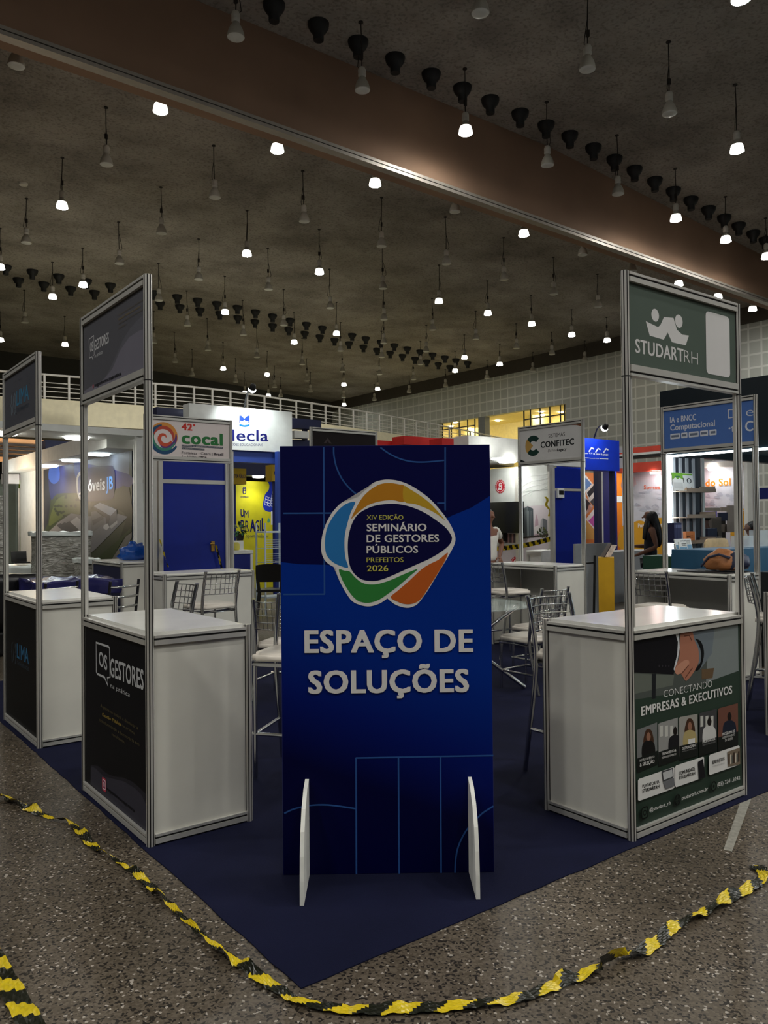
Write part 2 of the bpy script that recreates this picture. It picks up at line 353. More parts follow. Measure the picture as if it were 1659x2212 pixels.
# ================================================================ CEILING LAMPS: x, y, z of the lens, burning, cable length, row
LAMPS=[(11.21,4.49,9.99,1,1.46,0),(8.09,7.37,10.07,0,1.38,1),(10.81,7.29,10.0,0,1.45,1),(13.4,7.23,9.92,0,1.52,1),(16.03,7.21,9.85,1,1.53,1),(5.07,10.42,10.07,0,1.38,2),(10.65,10.47,10.0,1,1.45,2),(13.2,10.36,9.93,0,1.52,2),(15.82,10.29,9.86,0,1.54,2),(18.46,10.32,9.78,1,1.44,2),(21.01,10.3,9.71,1,1.36,2),(23.31,10.25,9.65,1,1.27,2),(7.88,10.5,10.07,0,1.38,2),(26.01,13.43,9.57,1,1.18,3),(28.49,13.44,9.5,1,1.09,3),(2.17,13.64,10.07,0,1.38,3),(4.96,13.64,10.07,1,1.38,3),(7.8,13.76,10.07,1,1.38,3),(10.64,13.8,10.0,1,1.45,3),(13.32,13.75,9.93,0,1.52,3),(16.03,13.74,9.85,1,1.53,3),(18.65,13.69,9.78,0,1.44,3),(21.12,13.63,9.71,0,1.35,3),(23.63,13.52,9.64,1,1.26,3),(4.85,16.76,10.07,0,1.38,9),(7.77,17.02,10.07,0,1.38,9),(10.46,16.93,10.01,0,1.44,9),(13.33,17.1,9.93,0,1.52,9),(15.89,16.99,9.85,0,1.53,9),(18.48,16.92,9.78,0,1.44,9),(21.07,16.95,9.71,0,1.35,9),(23.58,16.91,9.64,0,1.27,9),(4.72,20.05,10.07,1,1.38,9),(7.62,20.33,10.07,0,1.38,9),(10.48,20.45,10.01,1,1.44,9),(13.21,20.44,9.93,1,1.52,9),(15.88,20.39,9.86,0,1.53,9),(18.54,20.39,9.78,1,1.44,9),(21.12,20.38,9.71,1,1.35,9),(23.65,20.35,9.64,1,1.26,9),(26.3,20.43,9.56,1,1.17,9),(28.29,20.06,9.51,1,1.1,9),(4.6,23.48,10.07,0,1.38,9),(7.54,23.77,10.07,0,1.38,9),(10.28,23.67,10.01,0,1.44,9),(12.73,23.11,9.94,0,1.5,9),(15.77,23.66,9.86,0,1.54,9),(18.39,23.64,9.79,0,1.45,9),(20.97,23.58,9.71,0,1.36,9),(23.5,23.55,9.64,0,1.27,9),(26.17,23.6,9.57,0,1.17,9),(28.38,23.35,9.51,0,1.1,9),(30.71,23.23,9.44,0,1.02,9),(4.49,26.59,10.07,1,1.38,9),(7.33,27.01,10.07,1,1.38,9),(10.16,27.04,10.02,0,1.43,9),(12.91,27.02,9.94,1,1.51,9),(15.65,27.07,9.86,0,1.54,9),(18.26,26.95,9.79,1,1.45,9),(20.81,26.85,9.72,0,1.36,9),(23.37,26.85,9.65,0,1.27,9),(25.79,26.75,9.58,1,1.19,9),(28.19,26.68,9.51,1,1.1,9),(30.6,26.59,9.44,0,1.02,9),(6.85,29.21,10.07,1,1.38,9),(12.5,29.8,9.95,0,1.5,9),(15.09,29.68,9.88,0,1.56,9),(17.63,29.54,9.81,1,1.47,9),(20.14,29.41,9.74,0,1.39,9),(22.46,29.19,9.67,0,1.3,9),(24.99,29.22,9.6,0,1.22,9),(27.59,29.42,9.53,1,1.13,9),(30.17,29.61,9.46,0,1.03,9),(6.88,33.66,10.07,0,1.38,9),(12.53,33.74,9.95,0,1.5,9),(15.13,33.48,9.88,0,1.56,9),(17.68,33.27,9.8,0,1.47,9),(20.31,33.23,9.73,0,1.38,9),(22.93,33.36,9.66,0,1.29,9),(24.91,32.63,9.6,0,1.22,9),(27.27,32.56,9.54,0,1.14,9),(30.05,32.96,9.46,0,1.04,9),(9.45,37.07,10.04,1,1.41,9),(14.96,37.08,9.88,0,1.57,9),(17.71,37.14,9.8,1,1.47,9),(20.33,37.03,9.73,1,1.38,9),(22.84,36.86,9.66,0,1.29,9),(25.23,36.59,9.59,1,1.21,9),(27.57,36.39,9.53,1,1.13,9),(29.61,35.85,9.47,0,1.05,9),(6.79,37.92,10.07,1,1.38,9),(17.12,39.88,9.82,0,1.49,9),(19.85,39.94,9.74,0,1.4,9),(22.41,39.9,9.67,0,1.31,9),(24.89,39.78,9.6,0,1.22,9),(27.52,40.0,9.53,0,1.13,9),(29.7,39.59,9.47,0,1.05,9),(22.0,42.97,9.68,1,1.32,9),(23.63,42.86,9.64,1,1.26,9),(24.32,42.48,9.62,0,1.24,9),(29.36,42.63,9.48,1,1.06,9)]
CANS=[(11.05,[(6.2,11.45),(7.21,11.45),(8.18,11.45),(9.15,11.45),(10.17,11.45),(11.11,11.45),(12.0,11.45),(13.02,11.45),(13.96,11.45),(14.87,11.45),(15.83,11.39),(16.73,11.34),(17.63,11.28),(18.59,11.22),(19.51,11.16),(20.42,11.1),(21.38,11.04),(22.28,10.99),(23.14,10.93),(24.05,10.88),(24.84,10.83)]),(30.68,[(5.52,11.45),(6.48,11.45),(7.47,11.45),(8.55,11.45),(9.52,11.45),(11.4,11.45),(12.42,11.45),(13.37,11.45),(14.29,11.45),(15.31,11.43),(16.24,11.37),(17.14,11.31),(18.1,11.25),(19.01,11.19),(19.93,11.14),(21.72,11.02),(22.57,10.97),(23.54,10.91),(24.43,10.85),(25.31,10.8),(26.2,10.74),(27.09,10.68),(27.98,10.63),(28.81,10.58),(29.7,10.52)]),(32.11,[(6.29,11.45),(7.26,11.45),(8.33,11.45),(9.31,11.45),(12.21,11.45),(13.14,11.45),(14.12,11.45),(15.12,11.44),(16.06,11.38),(16.97,11.32),(17.94,11.26),(18.85,11.2),(19.79,11.14),(20.69,11.09),(21.6,11.03),(22.51,10.97),(23.45,10.91),(24.35,10.86),(25.25,10.8),(26.12,10.75),(27.02,10.69),(27.88,10.63),(28.75,10.58),(29.64,10.52)])]

SHADE = M('lamp_shade_grey', (176, 172, 160), 0.6); SOCK = M('lamp_socket', (196, 192, 182), 0.6)
CABLE = M('lamp_cable', (34, 28, 24), 0.8); LENSOFF = M('lens_unlit', (206, 208, 204), 0.3)
WARM = {0, 3}
def lens_on(name, rgb, e): return M(name, rgb, 0.4, emit=e)
LENSC = lens_on('lens_burning_cool', (255, 255, 248), LAMP_FAR); LENSW = lens_on('lens_burning_warm', (255, 240, 208), LAMP_FAR)
LENSN = lens_on('lens_burning_near', (255, 253, 246), LAMP_NEAR); LENSR = lens_on('lens_burning_aisle', (255, 253, 246), LAMP_E)
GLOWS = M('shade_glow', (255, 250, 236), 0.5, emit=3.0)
def lamp_parts(lens_mat, loop):
    t = thing('pendant_lamp', '', 'lamp')
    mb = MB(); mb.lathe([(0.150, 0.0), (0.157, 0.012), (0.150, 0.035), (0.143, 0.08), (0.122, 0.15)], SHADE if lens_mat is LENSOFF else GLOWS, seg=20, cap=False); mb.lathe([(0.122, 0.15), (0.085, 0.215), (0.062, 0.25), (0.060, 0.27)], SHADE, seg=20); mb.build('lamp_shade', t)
    mb = MB(); mb.lathe([(0.01, -0.014), (0.08, -0.013), (0.13, -0.008), (0.150, 0.001)], lens_mat, seg=20); mb.build('lens', t)
    mb = MB(); mb.lathe([(0.062, 0.27), (0.078, 0.29), (0.078, 0.33), (0.07, 0.345), (0.078, 0.36), (0.078, 0.41), (0.06, 0.46), (0.02, 0.48)], SOCK, seg=14); mb.build('socket', t)
    return t
def no_cable(t):
    for ch in list(t.children):
        if ch.name.startswith('cable'): bpy.data.objects.remove(ch)
def nth(n): return ORD[n] if n < 12 else '%d%s from the left' % (n+1, {1: 'st', 2: 'nd', 3: 'rd'}.get((n+1) % 10 if (n+1)//10 != 1 else 0, 'th'))
PROTO = {0: lamp_parts(LENSOFF, 0), 1: lamp_parts(LENSC, 1), 2: lamp_parts(LENSW, 0), 3: lamp_parts(LENSN, 0), 4: lamp_parts(LENSR, 0)}
ORD = ['leftmost', 'second from the left', 'third from the left', 'fourth from the left', 'fifth from the left', 'sixth from the left', 'seventh from the left', 'eighth from the left', 'ninth from the left', 'tenth from the left', 'eleventh from the left', 'twelfth from the left']
ROWN = ['in the frontmost ceiling row', 'in the row nearest the camera', 'in the row just before the brown beam', 'in the row just behind the beam rail']
cnt = {}; usedp = set(); WARMSET = {3, 11, 20, 44}
for i, (x, y, z, lit, cl, row) in enumerate(LAMPS):
    kind = 0 if not lit else (3 if row < 4 else (2 if i % 4 == 1 else 1))
    if kind in usedp:
        t = dup(PROTO[kind]); no_cable(t)
    else: t = PROTO[kind]; usedp.add(kind)
    t.location = (x, y, z); t.rotation_euler = (random.uniform(-.06, .06), random.uniform(-.06, .06), random.uniform(0, 6.28))
    n = cnt.get(row, 0); cnt[row] = n+1
    st = 'burning white' if lit else 'unlit grey'
    if row == 0: tag(t, st+' pendant lamp alone at the top right edge of the ceiling', 'lamp', 'pendant lamps of the hall')
    elif row < 4: tag(t, '%s pendant lamp, %s %s' % (st, ORD[n], ROWN[row]), 'lamp', 'pendant lamps of the hall')
    else: tag(t, ('burning white' if lit else 'unlit grey')+' pendant lamp hanging in the far rows beyond the beam', 'lamp', ('burning' if lit else 'unlit')+' pendant lamps of the far rows')
    mb = MB(); top = max(cl, 0.55); zt = zceil(x)-z
    mb.tube([(0, 0, 0.47), (0.012, 0.006, 0.47+(zt-0.47)*0.4), (0, 0, zt)], 0.011, CABLE, 6)
    a = random.uniform(0, 6.28); r = random.uniform(0.06, 0.11)
    mb.tube([(0.0, 0, 0.47+min(0.55, (zt-0.47)*0.6)), (r*math.cos(a), r*math.sin(a), 0.66), (r*math.cos(a)*1.2, r*math.sin(a)*1.2, 0.52), (0.05*math.cos(a), 0.05*math.sin(a), 0.44)], 0.008, CABLE, 5)
    if i % 3 != 1: mb.box(-0.03, 0.03, -0.025, 0.025, 0.62, 0.74, CABLE)
    mb.lathe([(0.05, zt-0.02), (0.05, zt)], CABLE, seg=10)
    ob = mb.build('cable', t, origin=(0, 0, 0)); ob.rotation_euler = (0, 0, 0)
    t.rotation_euler.x *= 0.3; t.rotation_euler.y *= 0.3
# lamps of the same grid that hang behind the camera and light the front of the stand
for (x, y, z) in ((-6, -2, 10.05), (2.6, -5.3, 10.05), (5.4, -2, 10.05), (8.3, -5.3, 10.05), (5.4, -8.5, 10.05), (2.6, -11.8, 10.05), (11.1, -2, 10.05), (-0.3, -5.3, 10.05), (-3.2, -8.5, 10.05), (11.1, -8.5, 10.05), (8.3, -11.8, 10.05), (14, -5.3, 10.05), (-9, 1.2, 10.05), (-6, 4.5, 10.05), (-6, 8.0, 10.05), (-9, 11, 10.05), (-12, -2, 10.05), (-9, -5.3, 10.05)):
    t = PROTO[4] if 4 not in usedp else dup(PROTO[4]); usedp.add(4); t.location = (x, y, z); t.rotation_euler = (0, 0, 0)
    tag(t, 'burning white pendant lamp hung outside the picture, lighting the aisle', 'lamp', 'pendant lamps outside the picture')
    mb = MB(); mb.tube([(0, 0, 0.47), (0, 0, zceil(x)-z)], 0.011, CABLE, 6)
    no_cable(t)
    mb.build('cable', t, origin=(0, 0, 0))
# black cans
CANM = M('can_black', (16, 17, 19), 0.6)
def can_mesh():
    mb = MB(); mb.lathe([(0.10, -0.34), (0.105, -0.33), (0.105, -0.20), (0.15, -0.17), (0.20, -0.09), (0.215, -0.02), (0.215, 0.03)], CANM, seg=18)
    return mb.build('ceiling_can')
c0 = can_mesh(); first = True
for ri, (y, row) in enumerate(CANS):
    for k, (x, z) in enumerate(row):
        o = c0 if first else c0.copy()
        if not first: COL.objects.link(o)
        first = False
        o.location = (x, y, zceil(x)-0.01)
        if ri == 0: tag(o, 'black ceiling can, %s in the row before the beam' % nth(k), 'ceiling can', 'cans in the row before the beam')
        elif ri == 1: tag(o, 'black domed can on the far ceiling, nearer line of the double row', 'ceiling can', 'cans in the nearer line of the far double row')
        else: tag(o, 'black domed can on the far ceiling, farther line of the double row', 'ceiling can', 'cans in the farther line of the far double row')
# ================================================================ CARPET, TOTEM
def carpet_material():
    m = bpy.data.materials.new('needle_felt_navy'); m.use_nodes = True; nt = m.node_tree; b = nt.nodes['Principled BSDF']
    L = nt.links.new; N = nt.nodes.new; tc = N('ShaderNodeTexCoord')
    n1 = N('ShaderNodeTexNoise'); n1.inputs['Scale'].default_value = 420; n1.inputs['Detail'].default_value = 3; L(tc.outputs['Object'], n1.inputs['Vector'])
    n2 = N('ShaderNodeTexNoise'); n2.inputs['Scale'].default_value = 2.2; n2.inputs['Detail'].default_value = 5; L(tc.outputs['Object'], n2.inputs['Vector'])
    ad = N('ShaderNodeMath'); ad.operation = 'ADD'; L(n1.outputs['Fac'], ad.inputs[0]); L(n2.outputs['Fac'], ad.inputs[1])
    r = N('ShaderNodeValToRGB'); e = r.color_ramp.elements; e[0].position = 0.35; e[0].color = (0.004, 0.0052, 0.020, 1); e[1].position = 0.68; e[1].color = (0.0095, 0.0115, 0.042, 1)
    hv = N('ShaderNodeMath'); hv.operation = 'MULTIPLY'; hv.inputs[1].default_value = 0.5; L(ad.outputs[0], hv.inputs[0]); L(hv.outputs[0], r.inputs['Fac'])
    L(r.outputs['Color'], b.inputs['Base Color']); b.inputs['Roughness'].default_value = 0.95; b.inputs['Specular IOR Level'].default_value = 0.15
    bp = N('ShaderNodeBump'); bp.inputs['Strength'].default_value = 0.4; bp.inputs['Distance'].default_value = 0.004; L(n1.outputs['Fac'], bp.inputs['Height']); L(bp.outputs['Normal'], b.inputs['Normal'])
    return m
CARP = carpet_material()
CZ = 0.004
mb = MB(); edge = []
N_ = 60
for a, b in (((0, 0), (6.06, 0)), ((6.06, 0), (6.06, 6.06)), ((6.06, 6.06), (0, 6.06)), ((0, 6.06), (0, 0))):
    for i in range(N_):
        t = i/N_; j = random.uniform(-.004, .004) if i else 0
        edge.append((a[0]+(b[0]-a[0])*t+j, a[1]+(b[1]-a[1])*t+j))
mb.prism(edge, 0.0, CZ, CARP)
tag(mb.build('carpet'), 'dark navy felt carpet square under the ring of exhibition counters', 'carpet')

TL, TR = V((0.362, 0.742, 0)), V((1.078, 0.212, 0))
tu = (TR-TL).normalized(); tn = V((tu.y, -tu.x, 0))
tot = thing('totem_sign', 'tall dark blue standing sign reading ESPAÇO DE SOLUÇÕES', 'sign', (TL+TR)/2)
NAVY, BLUE2, LINE = ink(0, 3, 66), ink(0, 44, 140), ink(44, 84, 150)
PW = ink(226, 224, 222)
mb = MB(); TH = 1.812; TW = (TR-TL).length
mb.obox(TL, tu, -tn, (0, 0, 1), (0, TW), (0, 0.018), (CZ+0.0015, TH), M('totem_edge', (40, 46, 110), 0.6))
P = Print(mb, TL, tu)
z4 = lambda *pts: [(590+x/3.3857, 940+y/3.3857) for x, y in pts]
z5 = lambda *pts: [(590+x/3.318, 1500+y/3.318) for x, y in pts]
P.rect(0.0015, CZ+0.002, TW-0.0015, TH-0.001, NAVY)
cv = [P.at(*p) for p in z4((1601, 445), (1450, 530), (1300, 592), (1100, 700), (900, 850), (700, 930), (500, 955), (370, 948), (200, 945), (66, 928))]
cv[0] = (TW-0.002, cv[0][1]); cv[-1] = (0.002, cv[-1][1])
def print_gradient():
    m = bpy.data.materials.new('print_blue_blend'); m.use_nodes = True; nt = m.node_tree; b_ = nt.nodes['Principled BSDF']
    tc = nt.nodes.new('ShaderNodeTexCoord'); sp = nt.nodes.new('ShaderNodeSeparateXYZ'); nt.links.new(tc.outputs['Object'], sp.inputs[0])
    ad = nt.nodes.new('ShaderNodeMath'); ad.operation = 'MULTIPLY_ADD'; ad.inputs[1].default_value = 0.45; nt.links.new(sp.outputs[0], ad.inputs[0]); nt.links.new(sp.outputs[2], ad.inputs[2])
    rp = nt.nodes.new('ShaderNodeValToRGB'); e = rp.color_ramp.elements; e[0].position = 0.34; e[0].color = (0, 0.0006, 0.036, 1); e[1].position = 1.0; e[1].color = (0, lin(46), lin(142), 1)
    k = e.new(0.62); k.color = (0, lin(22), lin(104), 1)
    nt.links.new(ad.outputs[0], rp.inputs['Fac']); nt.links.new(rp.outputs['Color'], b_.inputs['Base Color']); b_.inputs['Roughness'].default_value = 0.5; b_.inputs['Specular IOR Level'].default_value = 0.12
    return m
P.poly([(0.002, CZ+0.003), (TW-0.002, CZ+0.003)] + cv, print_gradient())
def ln(pts, wd=0.0062): P.stroke(pts, wd, LINE, px=True)
for a in (((370, 88), (372, 570), (376, 1163)), ((75, 572), (440, 570)), ((75, 1165), (378, 1163)), ((1258, 88), (1258, 550)), ((1200, 497), (1258, 497))): ln(z4(*a))
for a in (((443, 88), (445, 150), (465, 240), (510, 330), (570, 400), (622, 440)), ((785, 90), (840, 130), (920, 170), (1010, 193), (1110, 197), (1250, 185))): ln(spline(z4(*a), 5, False))
for a in (((592, 455), (1578, 437)), ((594, 455), (597, 1308)), ((898, 450), (903, 1303)), ((1199, 447), (1204, 1293))): ln(z5(*a), 0.0066)
for a in (((80, 852), (150, 820), (250, 797), (350, 790), (450, 797), (590, 818)), ((1578, 800), (1500, 850), (1440, 910), (1380, 980), (1330, 1080), (1308, 1180), (1303, 1288))): ln(spline(z5(*a), 5, False), 0.0066)
def blob(pts, m): P.poly(spline(z4(*pts), 4), m, px=True)
P.poly(spline(z4((680, 390), (740, 345), (800, 328), (850, 325), (920, 335), (1000, 365), (1080, 415), (1150, 470), (1210, 535), (1265, 605), (1310, 680), (1333, 750), (1325, 800), (1295, 860), (1255, 930), (1200, 1020), (1150, 1105), (1100, 1180), (1055, 1235), (1010, 1258), (970, 1262), (920, 1250), (880, 1230), (836, 1194), (834, 1194), (790, 1225), (740, 1245), (690, 1252), (630, 1240), (580, 1215), (540, 1165), (500, 1095), (470, 1030), (456, 972), (453, 968), (410, 945), (375, 910), (355, 860), (352, 790), (365, 710), (395, 630), (440, 555), (500, 495), (560, 465), (619, 456), (622, 453)), 3), PW, px=True)
blob(((571, 612), (600, 545), (650, 460), (710, 400), (780, 360), (850, 350), (920, 360), (960, 376), (962, 485), (870, 475), (780, 485), (700, 510), (640, 550), (600, 585)), ink(190, 128, 34))
blob(((955, 374), (1000, 395), (1080, 445), (1150, 500), (1210, 565), (1257, 622), (1200, 580), (1130, 540), (1040, 505), (957, 484)), ink(196, 158, 44))
blob(((600, 490), (540, 500), (480, 545), (430, 610), (395, 680), (380, 760), (382, 840), (400, 890), (440, 930), (490, 955), (548, 968), (530, 900), (522, 820), (525, 730), (545, 640), (570, 560)), ink(44, 120, 186))
blob(((870, 502), (960, 512), (1050, 540), (1130, 580), (1210, 635), (1265, 680), (1300, 730), (1307, 760), (1290, 800), (1240, 845), (1150, 900), (1040, 950), (940, 995), (850, 1035), (770, 1062), (710, 1066), (650, 1055), (600, 1020), (565, 965), (550, 890), (546, 800), (555, 720), (580, 640), (620, 580), (680, 540), (760, 512)), ink(8, 8, 62))
blob(((481, 983), (520, 990), (560, 997), (600, 1040), (650, 1078), (710, 1092), (780, 1085), (870, 1055), (960, 1015), (1056, 979), (1000, 1030), (920, 1100), (840, 1160), (780, 1200), (720, 1222), (670, 1225), (620, 1210), (575, 1170), (530, 1105), (500, 1045)), ink(52, 132, 62))
blob(((1277, 859), (1250, 930), (1200, 1015), (1140, 1110), (1090, 1185), (1050, 1220), (1000, 1235), (950, 1232), (900, 1212), (860, 1183), (920, 1130), (1000, 1060), (1080, 985), (1140, 945), (1210, 910)), ink(196, 96, 36))
YEL = ink(206, 200, 90)
def tx(t, a, b, c, m, bold): P.text_px(t, z4(a)[0], z4(b)[0], z4(c)[0], m, bold)
tx('XIV EDIÇÃO', (684, 617), (952, 617), (684, 583), YEL, 0.0)
tx('SEMINÁRIO', (684, 702), (1122, 700), (684, 647), PW, 0.022)
tx('DE GESTORES', (684, 782), (1213, 779), (684, 727), PW, 0.022)
tx('PÚBLICOS', (684, 862), (1060, 860), (684, 808), PW, 0.022)
tx('PREFEITOS', (684, 929), (953, 927), (684, 893), YEL, 0.0)
tx('2026', (686, 995), (842, 993), (686, 950), YEL, 0.008)
tx('ESPAÇO DE', (230, 1588), (1462, 1580), (230, 1420), PW, 0.034)
tx('SOLUÇÕES', (258, 1885), (1432, 1872), (258, 1715), PW, 0.034)
mb.build('panel', tot)
FOOT = M('foot_board_white', (236, 236, 230), 0.6)
for px, gr, py in ((655, (652, 1958), 1770), (1020, (1033, 1944), 1762)):
    g = on_z(gr[0], gr[1], CZ); u0 = (g-TL).dot(tu); dep = (g-TL).dot(tn)
    mb = MB(); prf = [(0, 0), (dep, 0), (dep*0.985, 0.09), (dep*0.93, 0.18), (dep*0.82, 0.265), (dep*0.62, 0.335), (dep*0.3, 0.385), (0.0, 0.40)]
    T = Matrix(((tn.x, 0, tu.x, TL.x+tu.x*(u0-0.008)), (tn.y, 0, tu.y, TL.y+tu.y*(u0-0.008)), (0, 1, 0, CZ+0.002), (0, 0, 0, 1)))
    mb.prism(prf, 0, 0.016, FOOT, T=T); mb.build('foot', tot)

# ================================================================ ALUMINIUM COUNTER STANDS
HT, HC, WID, DEP = 2.648, 0.981, 0.985, 0.503
def post(mb, c, z0, z1, seam=None):
    poly = []; sh = []
    for k in range(8):
        a = k*math.pi/4
        for da, r in ((-0.27, 0.0200), (0.27, 0.0200), (0.29, 0.0140), (0.4954, 0.0140)): poly.append((c[0]+r*math.cos(a+da), c[1]+r*math.sin(a+da)))
    n = len(poly); vs = [V((x, y, z0)) for x, y in poly]+[V((x, y, z1)) for x, y in poly]
    for k in range(n):
        m = ALU if k % 4 == 0 else ALUD
        mb.add([vs[k], vs[(k+1) % n], vs[n+(k+1) % n], vs[n+k]], [(0, 1, 2, 3)], m)
    mb.add(vs, [tuple(range(n-1, -1, -1)), tuple(range(n, 2*n))], ALU)
    if seam: mb.lathe([(0.0204, seam-0.003), (0.0204, seam+0.003)], ALUD, O=(c[0], c[1], 0), seg=16)
def rail(mb, O, U, N, L, z0, z1, lip_top, wide=True):
    """horizontal profile: flat band, dark groove, lip; N is the outward side."""
    g = 0.010; lip = 0.012
    if lip_top:
        segs = ((z0, z1-lip-g, 0.019, ALU), (z1-lip-g, z1-lip, 0.012, ALUD), (z1-lip, z1, 0.019, ALU))
    else:
        segs = ((z0, z0+lip, 0.019, ALU), (z0+lip, z0+lip+g, 0.012, ALUD), (z0+lip+g, z1, 0.019, ALU))
    for a, b, t, m in segs: mb.obox(O, U, N, (0, 0, 1), (0.017, L-0.017), (-t, t), (a, b), m)
def stand(label, O, U, D, front=None, header=None, back=False, front_m=None, head_m=None, side_m=None, base=CZ):
    """O corner post, U along the sign side, D into the counter; the sign side faces -D."""
    O, U, D = V((O[0], O[1], base)), V(U), V(D); Z = V((0, 0, 1))
    t = thing('exhibition_counter', label, 'exhibition counter', O + U*WID/2 + D*DEP/2, 'aluminium framed counters with header signs')
    for u in (0, WID):
        mb = MB(); c = O+U*u; post(mb, c, base, HT, 2.155); mb.build('tall_post', t)
        mb = MB(); c = O+U*u+D*DEP; post(mb, c, base, HC); mb.build('short_post', t)
        mb = MB(); e = 0.024 if u == 0 else WID-0.036
        mb.obox(O+U*e, U, D, Z, (0, 0.012), (-0.008, 0.008), (HC, 2.155), ALU); mb.build('channel', t)
    mb = MB(); rail(mb, O, U, -D, WID, 2.598, 2.643, True); mb.build('header_rail', t)
    mb = MB(); rail(mb, O, U, -D, WID, 2.155, 2.208, False); mb.build('header_rail', t)
    mb = MB(); hm = head_m or WHITE
    mb.obox(O, U, -D, Z, (0.012, WID-0.012), (-0.004, 0.004), (2.19, 2.615), hm)
    if header:
        for s in (1, -1):
            P = Print(mb, O-D*0.004*s + (V((0, 0, 0)) if s == 1 else U*WID) - V((0, 0, base)), U*s, flip=False)
            if P.N.dot(-D*s) < 0: P = Print(mb, O-D*0.004*s + (U*WID if s == 1 else V((0, 0, 0))) - V((0, 0, base)), U*-s)
            header(P)
    mb.build('header_panel', t)
    # screws of the header plates
    # counter body
    mb = MB(); fm = front_m or WHITE
    mb.obox(O, U, -D, Z, (0.012, WID-0.012), (-0.004, 0.004), (0.03, 0.94), fm)
    if front:
        P = Print(mb, O-D*0.004-V((0, 0, base)), U)
        if P.N.dot(-D) < 0: P = Print(mb, O-D*0.004+U*WID-V((0, 0, base)), -U)
        front(P)
    mb.build('front_panel', t)
    for u in (0, WID):
        mb = MB(); mb.obox(O+U*u, U, D, Z, (-0.004, 0.004), (0.012, DEP-0.012), (0.03, 0.94), side_m or WHITE); mb.build('side_panel', t)
        mb = MB(); s = U*(-1 if u == 0 else 1); rail(mb, O+U*u, D, s, DEP, 0.922, 0.966, True); mb.build('side_rail', t); mb = MB(); rail(mb, O+U*u, D, s, DEP, 0.008, 0.052, True); mb.build('base_rail', t)
    mb = MB(); rail(mb, O, U, -D, WID, 0.922, 0.966, True); mb.build('front_rail', t); mb = MB(); rail(mb, O, U, -D, WID, 0.008, 0.052, True); mb.build('base_rail', t)
    mb = MB(); rail(mb, O+D*DEP, U, D, WID, 0.922, 0.966, True); mb.build('back_rail', t)
    if back:
        mb = MB(); mb.obox(O+D*DEP, U, D, Z, (0.012, WID-0.012), (-0.004, 0.004), (0.03, 0.94), WHITE); mb.build('back_panel', t)
        mb = MB(); rail(mb, O+D*DEP, U, D, WID, 0.008, 0.052, True); mb.build('back_rail', t)
    mb = MB(); mb.obox(O, U, D, Z, (0.014, WID-0.014), (0.014, DEP-0.014), (0.962, 0.979), TOPW); mb.build('counter_top', t)
    return t
GW = ink(196, 198, 200); GD = ink(20, 20, 24)
def zo(ox, oy, k): return lambda x, y: (ox+x/k, oy+y/k)
# --- left stand: dark counter with speech-bubble lettering
DARK = ink(16, 17, 22); GREYV = ink(58, 57, 68); GREYV2 = ink(40, 39, 48)
def os_front(P):
    z = zo(0, 1240, 3.5686)
    P.rect(0.02, 0.05, WID-0.02, 0.93, DARK)
    w2 = [z(*p) for p in ((700, 1472), (760, 1480), (820, 1535), (880, 1562), (950, 1568), (1020, 1600), (1080, 1650), (1130, 1700), (1133, 2000))]
    P.poly([P.at(*p) for p in w2]+[P.at(*z(700, 1620))], GREYV2)
    w1 = [z(*p) for p in ((700, 1480), (740, 1500), (800, 1560), (880, 1580), (960, 1600), (1040, 1650), (1090, 1700), (1133, 1790), (1134, 1990))]
    P.poly([P.at(*p) for p in w1]+[P.at(*z(700, 1615))], GREYV)
    bub = [P.at(*z(*p)) for p in ((742, 528), (838, 560), (846, 575), (850, 795), (828, 800), (835, 862), (806, 795), (752, 770), (744, 755))]
    P.stroke(bub, 0.012, GW, closed=True)
    P.text_px('OS', z(764, 700), z(828, 745), z(764, 585), GW, 0.022)
    P.text_px('GESTORES', z(852, 785), z(1110, 893), z(852, 640), GW, 0.022)
    P.text_px('na prática', z(853, 872), z(1003, 948), z(853, 836), GW, 0.0, 0.25)
    c = ink(92, 84, 60); y = ink(150, 128, 62)
    P.text_px('A gente te ensina a dominar a', z(778, 1022), z(1068, 1200), z(778, 996), c)
    P.text_px('Gestão Pública', z(792, 1092), z(938, 1172), z(792, 1066), y, 0.02)
    P.text_px('na prática,', z(945, 1172), z(1048, 1240), z(945, 1150), c)
    P.text_px('transformando a burocracia em', z(770, 1132), z(1078, 1325), z(770, 1106), c)
    P.text_px('resultados.', z(866, 1242), z(968, 1306), z(866, 1218), c)
    a = P.at(*z(807, 1622)); P.rrect(a[0]-0.033, a[1]-0.035, a[0]+0.033, a[1]+0.035, 0.014, ink(190, 60, 80)); P.rrect(a[0]-0.024, a[1]-0.026, a[0]+0.024, a[1]+0.026, 0.009, ink(225, 215, 220)); P.rrect(a[0]-0.018, a[1]-0.020, a[0]+0.018, a[1]+0.020, 0.006, ink(150, 40, 90)); P.arc(a[0], a[1], 0.010, 0, 360, 0.005, ink(225, 215, 220))
    P.text_px('osgestores.napratica', z(828, 1660), z(1042, 1835), z(828, 1634), ink(14, 14, 18), 0.012)
